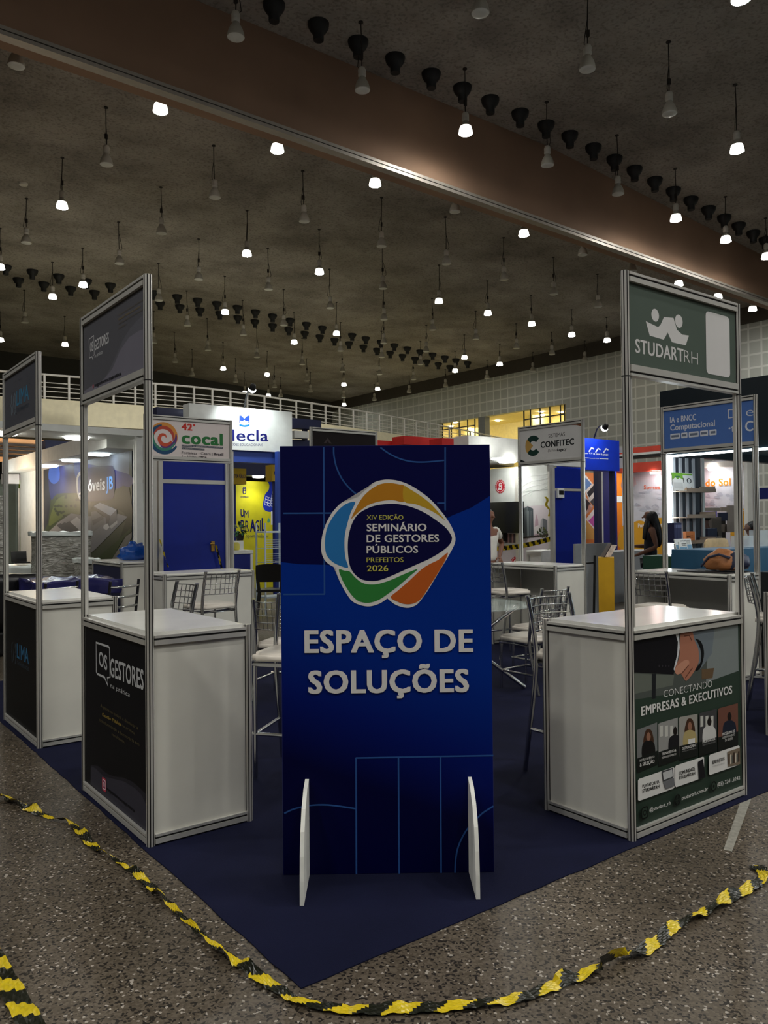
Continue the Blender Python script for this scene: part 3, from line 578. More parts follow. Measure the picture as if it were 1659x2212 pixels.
def os_head(P):
    z = zo(0, 480, 3.95)
    u = lambda x, y: P.atuv(x, y)
    P.rect(0.02, 2.208, WID-0.02, 2.598, ink(84, 84, 90))
    # laid out on the sheet itself, so the reverse side carries the same print
    Wd = WID
    P.poly([(0.1, 2.208), (WID-0.02, 2.208), (WID-0.02, 2.47), (0.86, 2.46), (0.76, 2.44), (0.65, 2.40), (0.55, 2.34), (0.42, 2.27), (0.25, 2.225)], ink(94, 94, 102))
    P.poly([(0.02, 2.208), (WID-0.02, 2.208), (WID-0.02, 2.40), (0.88, 2.405), (0.75, 2.40), (0.62, 2.36), (0.5, 2.285), (0.36, 2.25), (0.15, 2.245), (0.02, 2.235)], ink(112, 110, 122))
    P.stroke([(0.115, 2.51), (0.20, 2.515), (0.205, 2.41), (0.185, 2.405), (0.185, 2.385), (0.165, 2.405), (0.12, 2.405)], 0.006, GW, closed=True)
    P.text('OS', 0.135, 2.435, 0.05, 0.055, GW, 0.02); P.text('GESTORES', 0.215, 2.43, 0.235, 0.058, GW, 0.02); P.text('na prática', 0.215, 2.39, 0.13, 0.022, GW, 0, 0, 0.25)
    c = ink(96, 88, 72)
    for i, s in enumerate(('A gente te ensina a dominar a', 'Gestão Pública na prática,', 'transformando a burocracia em', 'resultados.')): P.text(s, 0.60, 2.535-0.022*i, 0.34-0.03*(i % 2)-(0.2 if i == 3 else 0), 0.011, ink(130, 112, 66) if i == 1 else c)
    P.disc(0.19, 2.24, 0.012, ink(150, 90, 100)); P.text('osgestores.napratica', 0.215, 2.233, 0.42, 0.02, ink(16, 16, 20), 0.012)
stand('counter with black print, white speech-bubble logo and grey wave at the bottom', (0.036, 1.389), (0, 1, 0), (1, 0, 0), os_front, os_head, back=True, head_m=ink(84, 84, 90))
# --- far left stand: LIMA
TEAL = ink(58, 118, 150); GLA = ink(110, 128, 140)
def lima(P, u, v, k, dim):
    a, b = (GLA, TEAL) if not dim else (ink(70, 84, 96), ink(52, 108, 146))
    for s in (-1, 1):
        P.stroke([(u+s*0.04*k+0.05*k*0, v+0.07*k), (u+s*0.055*k, v+0.055*k), (u+s*0.055*k, v+0.015*k), (u+s*0.068*k, v), (u+s*0.055*k, v-0.015*k), (u+s*0.055*k, v-0.055*k), (u+s*0.04*k, v-0.07*k)], 0.010*k, a)
    P.stroke([(u-0.02*k, v-0.055*k), (u+0.02*k, v+0.055*k)], 0.010*k, a)
    P.text('LIMA', u+0.095*k, v-0.02*k, 0.33*k, 0.105*k, b, 0.012); P.text('TECHSERVICES', u+0.10*k, v-0.065*k, 0.33*k, 0.026*k, ink(60, 72, 84))
    for i in range(26):
        x, y = random.uniform(0.05, 0.93), v+random.uniform(-0.17, 0.17); P.rect(x, y, x+random.uniform(0.004, 0.05), y+0.0025, ink(44, 54, 66))
def lima_front(P): P.rect(0.02, 0.05, WID-0.02, 0.93, ink(18, 19, 21)); lima(P, 0.27, 0.545, 1.05, True)
def lima_head(P): P.rect(0.02, 2.208, WID-0.02, 2.598, ink(76, 77, 84)); lima(P, 0.28, 2.38, 1.1, False)
stand('far left counter with black print and small light blue bracket logo', (0.0479, 3.4145), (0, 1, 0), (1, 0, 0), lima_front, lima_head, back=True, head_m=ink(76, 77, 84))
# --- right stand: green print with handshake
GRN = ink(46, 62, 52)
def st_front(P):
    z = zo(1140, 1280, 3.1965)
    at = lambda x, y: P.at(*z(x, y))
    P.rect(0.018, 0.05, WID-0.018, 0.93, GRN)
    pol = lambda pts, m, s=0: P.poly(spline([at(*p) for p in pts], s) if s else [at(*p) for p in pts], m)
    pol(((730, 320), (1060, 268), (1450, 212), (1455, 520), (1300, 600), (1040, 690), (735, 740)), ink(80, 86, 82))
    pol(((735, 560), (1010, 570), (1000, 640), (735, 700)), ink(104, 110, 102)); pol(((855, 560), (885, 560), (882, 730), (855, 735)), ink(30, 32, 36))
    pol(((1290, 236), (1450, 213), (1455, 540), (1230, 620), (1240, 430)), ink(128, 136, 136)); pol(((1200, 530), (1285, 520), (1275, 590), (1200, 600)), ink(104, 84, 62))
    pol(((1100, 262), (1290, 236), (1270, 420), (1190, 530), (1150, 400)), ink(112, 122, 130))
    pol(((730, 320), (1015, 275), (1040, 300), (1035, 440), (1005, 565), (730, 550)), ink(20, 19, 24))
    pol(((1015, 275), (1040, 283), (1048, 380), (1030, 480), (1012, 540), (1005, 530), (1030, 430), (1035, 340)), ink(214, 218, 222))
    pol(((1050, 300), (1075, 268), (1130, 262), (1150, 330), (1175, 390), (1180, 470), (1150, 540), (1100, 605), (1080, 600), (1055, 560), (1020, 560), (1015, 520), (1045, 440)), ink(172, 116, 94), 4)
    pol(((1020, 520), (1075, 470), (1110, 470), (1105, 510), (1050, 560), (1022, 560)), ink(196, 142, 118), 4)
    for a in (((1060, 560), (1110, 500)), ((1085, 590), (1135, 520)), ((1078, 300), (1112, 295), (1130, 330))): P.stroke([at(*p) for p in a], 0.006, ink(110, 66, 52))
    pol(((1155, 320), (1195, 340), (1215, 420), (1195, 510), (1165, 540), (1158, 525), (1190, 480), (1195, 410), (1170, 340)), ink(16, 17, 20), 4)
    for i in range(4): a = at(905+22*i, 506); P.disc(a[0], a[1], 0.006, ink(52, 50, 56), seg=10)
    W_ = ink(222, 222, 220)
    P.text_px('CONECTANDO', z(935, 725), z(1270, 650), z(935, 672), W_, -0.012)
    P.text_px('EMPRESAS & EXECUTIVOS', z(780, 850), z(1408, 695), z(780, 785), W_, 0.028)
    xs = ((745, 893, 945, 895), (893, 1035, 900, 862), (1035, 1170, 858, 836), (1170, 1302, 832, 800), (1302, 1447, 798, 762))
    bg = (ink(120, 122, 122), ink(150, 150, 148), ink(158, 156, 150), ink(66, 66, 68), ink(112, 74, 62))
    for i, (x0, x1, t0, t1) in enumerate(xs):
        h = 300; b0, b1 = t0+h, t1+h-10
        pol(((x0+4, t0+8), (x0+12, t0), (x1-4, t1), (x1-2, b1), (x0+6, b0)), bg[i])
        if i in (1, 3): 
            for k in range(3): pol(((x0+15+k*35, t0+20), (x0+35+k*35, t0+16), (x0+35+k*35, t0+90), (x0+15+k*35, t0+95)), ink(196, 196, 190))
        cx = (x0+x1)/2+(10 if i != 1 else 48); cy = (t0+t1)/2
        sk = ink(150, 108, 88); cl = (ink(22, 20, 20), ink(26, 26, 30), ink(176, 160, 110), ink(206, 206, 204), ink(28, 34, 50))[i]
        if i in (0, 2): pol(((cx-22, cy+40), (cx, cy+20), (cx+24, cy+40), (cx+34, cy+120), (cx-34, cy+125)), ink(70, 46, 32), 4)
        pol(((cx-38, cy+230), (cx-44, cy+140), (cx-20, cy+105), (cx+20, cy+103), (cx+44, cy+135), (cx+40, cy+222)), cl, 4)
        if i == 2: pol(((cx-10, cy+165), (cx+36, cy+155), (cx+36, cy+205), (cx-10, cy+212)), W_)
        pol(((cx-14, cy+70), (cx, cy+42), (cx+15, cy+68), (cx+10, cy+95), (cx, cy+102), (cx-10, cy+95)), sk if i in (0, 2) else ink(28, 22, 20), 4)
        pol(((x0+6, b0-100), (x1-2, b1-95), (x1-2, b1), (x0+6, b0)), ink(24, 28, 26))
    P.text_px('RECRUTAMENTO', z(765, 1168), z(866, 1138), z(765, 1150), W_); P.text_px('& SELEÇÃO', z(765, 1200), z(866, 1172), z(765, 1176), W_, 0.02)
    P.text_px('TREINAMENTO &', z(915, 1122), z(1015, 1094), z(915, 1104), W_, 0.015); P.text_px('DESENVOLVIMENTO', z(915, 1146), z(1015, 1118), z(915, 1132), W_)
    P.text_px('OUTPLACEMENT', z(1056, 1086), z(1154, 1058), z(1056, 1066), W_, 0.015); P.text_px('RECOLOCAÇÃO PROFISSIONAL', z(1056, 1100), z(1154, 1074), z(1056, 1092), ink(150, 150, 150))
    P.text_px('IMPLANTAÇÃO &', z(1196, 1040), z(1284, 1014), z(1196, 1020), W_, 0.015); P.text_px('DESENVOLVIMENTO DE RH', z(1196, 1056), z(1284, 1032), z(1196, 1046), ink(150, 150, 150))
    P.text_px('PROGRAMA DE', z(1332, 986), z(1418, 962), z(1332, 966), W_, 0.015); P.text_px('DESENVOLVIMENTO', z(1332, 1008), z(1418, 984), z(1332, 992), W_); P.text_px('DE LÍDERES', z(1350, 1026), z(1405, 1010), z(1350, 1010), W_)
    for (x0, y0, x1, y1, h) in ((748, 1285, 1000, 1200, 150), (1004, 1192, 1205, 1128, 148), (1238, 1118, 1450, 1050, 138)):
        pol(((x0, y0+10), (x0+8, y0-2), (x1-8, y1+2), (x1, y1+8), (x1, y1+h-10), (x1-8, y1+h), (x0+8, y0+h), (x0, y0+h-8)), W_)
    K = ink(24, 26, 26)
    P.text_px('PLATAFORMA', z(778, 1346), z(895, 1312), z(778, 1322), K, 0.015); P.text_px('STUDARTRH', z(778, 1378), z(895, 1344), z(778, 1354), K, 0.03)
    P.text_px('COMUNIDADE', z(1030, 1258), z(1140, 1222), z(1030, 1232), K, 0.01); P.text_px('STUDARTRH', z(1030, 1286), z(1140, 1252), z(1030, 1264), K, 0.02)
    P.text_px('ESPAÇOS', z(1260, 1180), z(1342, 1152), z(1260, 1156), K, 0.02); P.text_px('COMPARTILHADOS', z(1260, 1202), z(1342, 1178), z(1260, 1192), ink(150, 150, 148))
    pol(((908, 1230), (985, 1205), (990, 1270), (918, 1300)), ink(60, 62, 66)); pol(((915, 1238), (980, 1216), (984, 1266), (922, 1290)), ink(190, 192, 194)); pol(((918, 1302), (992, 1272), (996, 1330), (935, 1352)), ink(110, 112, 116))
    pol(((1158, 1166), (1192, 1142), (1210, 1270), (1165, 1284)), ink(24, 24, 28)); pol(((1362, 1095), (1448, 1066), (1450, 1180), (1368, 1196)), ink(126, 112, 96))
    for k in range(7): pol(((1368+11*k, 1110-3*k+8*(k % 3)), (1378+11*k, 1108-3*k+8*(k % 3)), (1378+11*k, 1180-3*k), (1368+11*k, 1183-3*k)), (ink(66, 52, 44), ink(206, 196, 180), ink(90, 90, 84))[k % 3])
    a = at(789, 1514); d = ink(10, 14, 12)
    P.rrect(a[0]-0.026, a[1]-0.028, a[0]+0.026, a[1]+0.028, 0.012, d); P.rrect(a[0]-0.020, a[1]-0.022, a[0]+0.020, a[1]+0.022, 0.009, GRN); P.arc(a[0], a[1], 0.011, 0, 360, 0.005, d)
    a = at(1015, 1426); P.disc(a[0], a[1], 0.028, d); P.stroke([(a[0]-0.026, a[1]), (a[0]+0.026, a[1])], 0.002, GRN); P.stroke([(a[0], a[1]-0.027), (a[0], a[1]+0.027)], 0.002, GRN); P.arc(a[0], a[1], 0.015, 0, 360, 0.002, GRN)
    a = at(1264, 1332); P.disc(a[0], a[1], 0.026, d); P.disc(a[0], a[1], 0.019, GRN); P.disc(a[0], a[1], 0.008, d)
    P.text_px('@studart_rh', z(820, 1508), z(966, 1455), z(820, 1482), W_, 0.005); P.text_px('studartrh.com.br', z(1042, 1428), z(1224, 1358), z(1042, 1400), W_, 0.005); P.text_px('(85) 3241.3242', z(1288, 1333), z(1444, 1283), z(1288, 1306), W_, 0.008)
def st_head(P):
    P.rect(0.02, 2.208, WID-0.02, 2.598, ink(78, 90, 82))
    W_ = ink(205, 204, 204)
    q = lambda x, y: (x, y)
    P.poly([(0.155, 2.435), (0.185, 2.37), (0.30, 2.365), (0.335, 2.405), (0.37, 2.362), (0.49, 2.362), (0.52, 2.415), (0.46, 2.412), (0.415, 2.43), (0.385, 2.485), (0.305, 2.477), (0.275, 2.435), (0.255, 2.42)], W_)
    P.disc(0.232, 2.475, 0.031, W_); P.disc(0.432, 2.475, 0.033, W_)
    P.text('STUDART', 0.068, 2.275, 0.40, 0.068, W_, 0.022); P.text('RH', 0.472, 2.275, 0.125, 0.066, W_, -0.014)
    P.rrect(0.675, 2.24, 0.905, 2.565, 0.025, W_)
stand('counter with green handshake print, green header sign above it', (1.8153, 0.0554), (1, 0, 0), (0, 1, 0), st_front, st_head, back=True, front_m=GRN, head_m=ink(78, 90, 82))
# --- stands across the carpet, seen from inside
def coc(P):
    P.rect(0.02, 2.2, WID-0.02, 2.6, ink(216, 206, 204))
    cx, cy = 0.205, 2.405
    def swirl(a0, n, r0, r1, w0, w1, m):
        pts = []; wd = []
        for i in range(25):
            t = i/24; a = math.radians(a0+n*t); r = r0+(r1-r0)*t; pts.append((cx+r*math.cos(a), cy+r*math.sin(a))); wd.append((w0+(w1-w0)*t)*max(0.12, math.sin(math.pi*min(1, t*0.9+0.08))**0.6))
        P.stroke(pts, wd, m)
    swirl(190, -230, 0.158, 0.125, 0.05, 0.06, ink(206, 140, 70)); swirl(185, -200, 0.125, 0.10, 0.03, 0.045, ink(176, 74, 60)); swirl(20, -150, 0.14, 0.07, 0.03, 0.07, ink(96, 62, 120))
    swirl(330, -230, 0.158, 0.14, 0.05, 0.05, ink(44, 78, 112)); swirl(340, -180, 0.125, 0.12, 0.03, 0.03, ink(66, 130, 112)); swirl(-20, -330, 0.085, 0.02, 0.05, 0.025, ink(196, 84, 60))
    P.text('42', 0.40, 2.505, 0.125, 0.075, ink(190, 56, 50), 0.045); P.disc(0.545, 2.565, 0.013, ink(190, 56, 50))
    P.text('cocal', 0.40, 2.36, 0.485, 0.135, ink(52, 116, 66), 0.04)
    P.rect(0.40, 2.325, 0.885, 2.345, ink(60, 66, 80)); P.rect(0.40, 2.295, 0.665, 2.315, ink(60, 66, 80)); g = ink(190, 188, 190)
    P.text('CONGRESSO DA ASSOCIAÇÃO LATINO-AMERICANA', 0.405, 2.330, 0.475, 0.010, g, 0.02); P.text('DA INDÚSTRIA DE EVENTOS', 0.405, 2.300, 0.255, 0.010, g, 0.02)
    P.text('Fortaleza · Ceará |', 0.40, 2.245, 0.36, 0.030, ink(70, 66, 74)); P.text('Brasil', 0.775, 2.245, 0.115, 0.030, ink(40, 36, 46), 0.03)
    P.text('1 a 3 Julho ·', 0.405, 2.20+0.005, 0.185, 0.024, ink(40, 36, 46), 0.01); P.text('2026', 0.60, 2.205, 0.09, 0.024, ink(30, 28, 36), 0.04)
stand('back counter under the white header sign with the colourful swirl logo', (2.718, 5.9727), (-1, 0, 0), (0, -1, 0), None, coc, back=True)
def conf(P):
    P.rect(0.02, 2.2, WID-0.02, 2.6, ink(208, 207, 206)); cx, cy = 0.23, 2.40
    g = ink(28, 58, 52)
    P.arc(cx, cy, 0.092, 40, 320, 0.068, g, 40); P.poly([(cx-0.128, cy), (cx-0.122, cy+0.045), (cx-0.098, cy+0.085), (cx+0.0, cy), (cx-0.098, cy-0.085), (cx-0.122, cy-0.045)], ink(190, 152, 84))
    k = ink(18, 24, 26)
    P.text('SISTEMAS', 0.475, 2.475, 0.25, 0.048, k, 0.0); P.text('CONFITEC', 0.35, 2.365, 0.51, 0.075, k, 0.028); P.text('DaVinci', 0.465, 2.305, 0.14, 0.034, k, -0.012, 0, 0.2); P.text('Legacy', 0.605, 2.305, 0.14, 0.034, k, 0.028, 0, 0.2)
    P.poly([(0.022, 2.2), (0.21, 2.2), (0.10, 2.215), (0.022, 2.245)], ink(22, 34, 34)); P.poly([(0.80, 2.598), (WID-0.022, 2.598), (WID-0.022, 2.565), (0.90, 2.585)], ink(132, 84, 60))
stand('back counter under the grey header sign with the green and gold C logo', (6.0058, 3.6589), (0, 1, 0), (-1, 0, 0), None, conf, back=False)
def ia(P):
    P.rect(0.02, 2.2, WID-0.02, 2.6, ink(80, 116, 184)); W_ = ink(214, 220, 230)
    P.text('IA e BNCC', 0.09, 2.475, 0.29, 0.062, W_, 0.02); P.text('Computacional', 0.09, 2.395, 0.49, 0.062, W_, 0.02)
    x = 0.09
    for wd in (0.11, 0.07, 0.11, 0.085, 0.075): P.rrect(x, 2.305, x+wd, 2.36, 0.008, W_); P.rect(x+0.012, 2.322, x+wd-0.012, 2.345, ink(110, 120, 140)); x += wd+0.014
    P.text('D', 0.715, 2.45, 0.085, 0.095, W_, -0.012); P.text('e', 0.895, 2.45, 0.075, 0.095, W_, -0.012); P.text('·t', 0.72, 2.315, 0.07, 0.085, W_, 0.025); P.text('C', 0.885, 2.31, 0.08, 0.10, W_, 0.02)
stand('back counter under the blue header sign with white lettering and small tags', (5.9476, 1.6001), (0, 1, 0), (-1, 0, 0), None, ia, back=False)
def dk(P):
    P.rect(0.02, 2.2, WID-0.02, 2.6, ink(24, 18, 20)); P.poly([(0.18, 2.46), (0.24, 2.53), (0.30, 2.46)], ink(60, 52, 54)); P.poly([(0.215, 2.46), (0.24, 2.49), (0.265, 2.46)], ink(24, 18, 20))
stand('back counter behind the totem under a plain black header sign', (4.785, 6.0), (-1, 0, 0), (0, -1, 0), None, dk, back=True, head_m=ink(24, 18, 20))
# ================================================================ THE FAIR BEHIND
FABW = M('panel_white', (224, 226, 222), 0.6); NAVYP = M('panel_navy', (18, 26, 66), 0.5); ROYAL = M('panel_royal_blue', (10, 30, 118), 0.45)
def light(name, kind, loc, power, col=(1, 0.97, 0.92), size=0.08, tgt=None, cone=120, parent=None):
    l = bpy.data.lights.new(name, kind); l.energy = power; l.color = col
    if kind == 'SPOT': l.spot_size = math.radians(cone); l.spot_blend = 0.6; l.shadow_soft_size = size
    elif kind == 'POINT': l.shadow_soft_size = size
    o = bpy.data.objects.new(name, l); COL.objects.link(o)
    o.location = V(loc)-(parent.location if parent else V((0, 0, 0)))
    if parent: o.parent = parent
    d = (V(tgt)-V(loc)) if tgt is not None else V((0, 0, -1))
    o.rotation_euler = d.to_track_quat('-Z', 'Y').to_euler()
    return o
def downlight(p, r, power, label, group, emit=24, rgb=(255, 255, 248), cone=130):
    p = V(p); mb = MB(); mb.lathe([(r*0.9, -0.038), (r, -0.024), (r, -0.004)], M('downlight_lens_%d_%d' % (emit, rgb[2]), rgb, 0.4, emit=emit), O=p, seg=18)
    o = tag(mb.build('downlight', origin=p), label, 'light', group)
    if power: light('downlight_beam', 'SPOT', p-V((0, 0, 0.06)), power, tuple(lin(c) for c in rgb), 0.1, cone=cone, parent=o)
    return o
def armlamp(base, head, tgt, power, label, power_col=(1, 0.98, 0.95), lit=True):
    base, head, tgt = V(base), V(head), V(tgt)
    t = thing('arm_spotlight', label, 'light', base)
    mb = MB(); mid = base.lerp(head, 0.55)+V((0, 0, 0.12)); mb.tube([base, base.lerp(mid, 0.5)+V((0, 0, 0.05)), mid, head], 0.016, BLACK, 7); mb.build('arm', t)
    d = (tgt-head).normalized(); mb = MB()
    q = V((0, 0, 1)).rotation_difference(d).to_matrix().to_4x4(); q.translation = head
    mb.lathe([(0.02, -0.06), (0.045, -0.04), (0.06, 0.035)], BLACK, T=q, seg=14); mb.build('head', t)
    mb = MB(); mb.lathe([(0.02, 0.0), (0.058, 0.035), (0.066, 0.06), (0.05, 0.085), (0.01, 0.095)], M('arm_lens', (255, 255, 250), 0.4, emit=20), T=q, seg=14); mb.build('lens', t)
    if power: light('arm_beam', 'SPOT', head+d*0.08, power, power_col, 0.08, tgt, 120, t)
    return t
def slab(name, label, cat, x0, x1, y0, y1, z0, z1, m, group=None):
    mb = MB(); mb.box(x0, x1, y0, y1, z0, z1, m); return tag(mb.build(name, origin=((x0+x1)/2, (y0+y1)/2, z0)), label, cat, group)
def leaflump(mb, c, r, n, mats, size):
    for i in range(n):
        d = V((random.gauss(0, 1), random.gauss(0, 1), random.gauss(0, 0.8))).normalized()
        p = V(c)+d*r*random.uniform(0.3, 1); t = V((d.y, -d.x, random.uniform(-.4, .4))).normalized(); u = (d+V((0, 0, random.uniform(-0.6, 0.2)))).normalized()
        L = size*random.uniform(0.7, 1.3); W_ = L*0.32
        mb.add([p, p+u*L*0.5+t*W_, p+u*L, p+u*L*0.5-t*W_], [(0, 1, 2, 3)], random.choice(mats))

# ---- photo wall with the aerial view (plane x = 3.74)
X = 3.74; yR = on_x(285, 1000, X).y; yL = on_x(94, 1000, X).y; zt = on_x(285, 973, X).z
jb = thing('photo_wall', 'tall photo wall with an aerial view of grey factory roofs and a navy badge', 'display wall', (X, (yL+yR)/2, 0))
mb = MB(); mb.box(X, X+0.06, yR, yL, 0, zt, M('wall_core', (60, 66, 84), 0.6))
P = Print(mb, (X, yL, 0), (0, -1, 0)); z = zo(0, 900, 4.809)
def pz(pts, c, s=0):
    c = tuple(v*0.86 for v in c); P.poly(spline([P.at(*z(*p)) for p in pts], s) if s else [P.at(*z(*p)) for p in pts], ink(*c))
Wj = yL-yR
P.rect(0.01, 0.01, Wj-0.01, zt-0.01, ink(50, 60, 45))
pz(((452, 520), (1340, 350), (1342, 630), (860, 700), (455, 760)), (112, 118, 132))
pz(((452, 520), (520, 505), (540, 760), (500, 1100), (455, 1200)), (40, 44, 58))
pz(((520, 560), (800, 480), (1340, 600), (1342, 735), (1190, 750), (860, 790), (600, 800), (530, 860)), (40, 48, 110), 3)
pz(((520, 520), (600, 480), (620, 640), (560, 700), (505, 640)), (52, 96, 206), 3); pz(((770, 470), (850, 440), (850, 600), (790, 640)), (52, 96, 206), 3)
pz(((505, 1130), (560, 920), (640, 830), (862, 800), (862, 1000), (700, 1010), (600, 1080)), (84, 96, 60), 3)
for i in range(26): a, b = random.uniform(560, 850), random.uniform(820, 1040); pz(((a-16, b), (a, b-12), (a+16, b), (a, b+14)), (44, 54, 42), 2)
pz(((948, 890), (1190, 770), (1345, 735), (1372, 1200), (1240, 1280), (1320, 1050), (1215, 960), (1040, 880), (950, 960)), (28, 44, 28), 2)
pz(((500, 1200), (600, 1110), (740, 1010), (862, 1030), (1100, 1040), (1230, 1010), (1330, 1040), (1110, 1260), (990, 1380), (860, 1480), (500, 1480)), (128, 130, 136))
pz(((590, 1110), (740, 1005), (862, 1025), (862, 1230), (700, 1230)), (120, 122, 128)); pz(((735, 1090), (800, 1040), (862, 1090), (862, 1230), (800, 1230)), (172, 174, 180))
for k in range(3): pz(((590+46*k, 1130-10*k), (630+46*k, 1105-10*k), (730+46*k, 1190-8*k), (690+46*k, 1215-8*k)), (76, 78, 84))
pz(((950, 990), (1000, 980), (1090, 1050), (1085, 1110), (960, 1210), (950, 1200)), (118, 120, 124)); pz(((960, 1080), (1060, 1030), (1080, 1060), (970, 1130)), (84, 88, 94))
pz(((975, 930), (1040, 893), (1215, 965), (1150, 1032)), (170, 176, 188)); pz(((975, 930), (1150, 1032), (1130, 1130), (1110, 1120), (1100, 1050), (985, 950)), (72, 76, 84)); pz(((1150, 1032), (1215, 965), (1222, 1090), (1130, 1150)), (100, 104, 112))
pz(((1080, 1130), (1120, 1110), (1140, 1150), (1110, 1180), (1075, 1160)), (206, 206, 206)); pz(((1140, 1140), (1220, 1080), (1222, 1110), (1160, 1165)), (186, 186, 186))
pz(((1000, 1480), (1230, 1280), (1370, 1150), (1372, 1190), (1290, 1260), (1165, 1480)), (46, 66, 34)); pz(((1165, 1480), (1310, 1245), (1372, 1200), (1372, 1260), (1300, 1370), (1225, 1480)), (120, 118, 112)); pz(((1300, 1400), (1372, 1290), (1372, 1420), (1290, 1480)), (84, 90, 84))
pz(((800, 640), (870, 545), (1130, 508), (1180, 530), (1196, 600), (1190, 800), (1150, 860), (960, 880), (840, 870), (800, 780)), (34, 40, 76), 3)
pz(((798, 640), (835, 570), (870, 640), (872, 800), (840, 865), (806, 800)), (232, 236, 240), 4); pz(((815, 650), (838, 610), (860, 660), (860, 790), (838, 830), (816, 780)), (44, 90, 170), 4)
P.text_px('J', z(822, 775), z(858, 770), z(822, 660), ink(232, 236, 240), 0.03)
P.text_px('Móveis', z(862, 780), z(1095, 758), z(862, 655), ink(244, 246, 250), 0.035); P.text_px('JB', z(1105, 757), z(1178, 748), z(1105, 622), ink(80, 160, 240), 0.035)
mb.build('graphic_panel', jb)
# white frame: jamb, lintel with its soffit, end return
mb = MB(); yj = on_x(54, 1000, X).y; mb.box(X-0.12, X+0.06, yL+0.02, yj, 0, zt, FABW); mb.build('jamb', jb)
mb = MB(); mb.box(X-0.55, X+0.3, yR-0.3, yj, zt, zt+0.3, FABW); mb.build('lintel', jb)
mb = MB(); mb.box(X+0.02, X+0.12, yR-0.2, yR-0.02, 0, zt, BLACK); mb.build('end_post', jb)
for px, py in ((105, 1001), (155, 991), (213, 979)):
    p = on_z(px, py, zt); downlight((X-0.3, on_x(px, py, X-0.3).y, zt), 0.2, 6, 'round downlight glowing in the white lintel above the factory photo wall', 'downlights over the photo wall', 6, (235, 250, 255))
light_p = (X-1.3, yR+1.0, 2.4)
# white return wall beside it
y_ = yR-0.6; xa, xb_ = on_y(290, 1100, y_).x, on_y(337, 1100, y_).x
t = thing('white_partition', 'plain white wall panel with one aluminium bar beside the factory photo wall', 'partition', ((xa+xb_)/2, y_, 0))
mb = MB(); mb.box(xa, xb_, y_, y_+0.05, 0, zt+0.05, FABW); mb.build('panel', t)
mb = MB(); zz = on_y(310, 1040, y_).z; mb.box(xa, xb_, y_-0.012, y_, zz-0.03, zz+0.03, ALU); mb.build('cross_bar', t)
# canopy slab in front and above
yc = 11.0; zc0, zc1 = on_y(200, 936, yc).z, on_y(200, 922, yc).z
xe = on_y(312, 930, yc).x
slab('white_canopy', 'long white canopy slab crossing above the factory photo wall', 'canopy', xe-4.8, xe, yc, yc+1.15, zc0, zc1, FABW)
wc = bpy.data.objects['white_canopy']
for xx in (xe-0.12, xe-4.7): mb = MB(); mb.box(xx, xx+0.1, yc+0.05, yc+0.15, 0, zc0, FABW); mb.build('post', wc)
downlight((on_y(166, 943, yc+0.7).x, yc+0.7, zc0), 0.2, 5, 'oval downlight glowing under the long white canopy slab', 'canopy lights', 8)
downlight((on_y(8, 938, yc+0.7).x, yc+0.7, zc0), 0.2, 5, 'round downlight glowing under the canopy at the left picture edge', 'canopy lights', 8)
# warm slatted canopy far left
yo = 20.0
t = thing('slatted_canopy', 'warm orange canopy ceiling crossed by thin dark slats, far left', 'canopy', (2, yo, 2.9))
OR = M('orange_board', (236, 176, 122), 0.7)
mb = MB(); mb.box(-4, 5.4, yo, yo+0.2, on_y(40, 998, yo).z, on_y(40, 948, yo).z, OR); mb.build('board', t)
for k in range(4):
    mb = MB(); z0 = on_y(60, 962+8*k, yo).z; mb.box(-4, 5.3, yo-0.1, yo, z0-0.035, z0+0.025, M('slat_dark', (44, 34, 30), 0.6)); mb.build('slat', t)
light('canopy_glow', 'POINT', (2.5, yo-2.5, 2.2), 60, (1, 0.75, 0.5), 0.3, parent=t)
xa, xb_ = on_y(98, 970, 16).x, on_y(180, 970, 16).x
slab('navy_header', 'dark navy fascia frame between the orange canopy and the photo wall', 'fascia', xa, xb_+1.2, 16, 16.3, on_y(130, 974, 16).z, on_y(130, 952, 16).z, NAVYP)
# far left back wall with lime column
yb = 21; t = thing('grey_booth', 'grey booth with a lime green column at the far left', 'booth', (3, yb, 0))
mb = MB(); mb.box(-5, 6.5, yb+0.6, yb+0.7, 0, 2.75, M('booth_grey', (84, 94, 88), 0.7)); mb.build('wall', t)
mb = MB(); a, b = on_y(46, 1100, yb).x, on_y(53, 1100, yb).x; LIME = M('lime_green', (150, 178, 40), 0.6); mb.box(a, b, yb, yb+0.3, 0, on_y(46, 1040, yb).z, LIME); mb.build('column', t)
mb = MB(); mb.box(a-0.4, b+0.1, yb-0.1, yb, on_y(46, 1046, yb).z, on_y(46, 1037, yb).z, LIME); mb.build('crossbeam', t)
mb = MB(); mb.box(on_y(2, 1000, yb).x, on_y(36, 1000, yb).x, yb-0.3, yb, on_y(20, 1046, yb).z, on_y(20, 1025, yb).z, M('white_box', (232, 234, 238), 0.5)); mb.build('light_box', t)
mb = MB(); a, b = on_y(39, 1100, yb-1).x, on_y(43, 1100, yb-1).x; mb.box(a, b, yb-1, yb-0.9, 0.6, on_y(40, 1055, yb-1).z, CHROME); mb.build('clear_post', t)
light('booth_glow', 'POINT', (2.6, yb-2.0, 2.4), 14, (0.95, 1, 0.97), 0.2, parent=t)
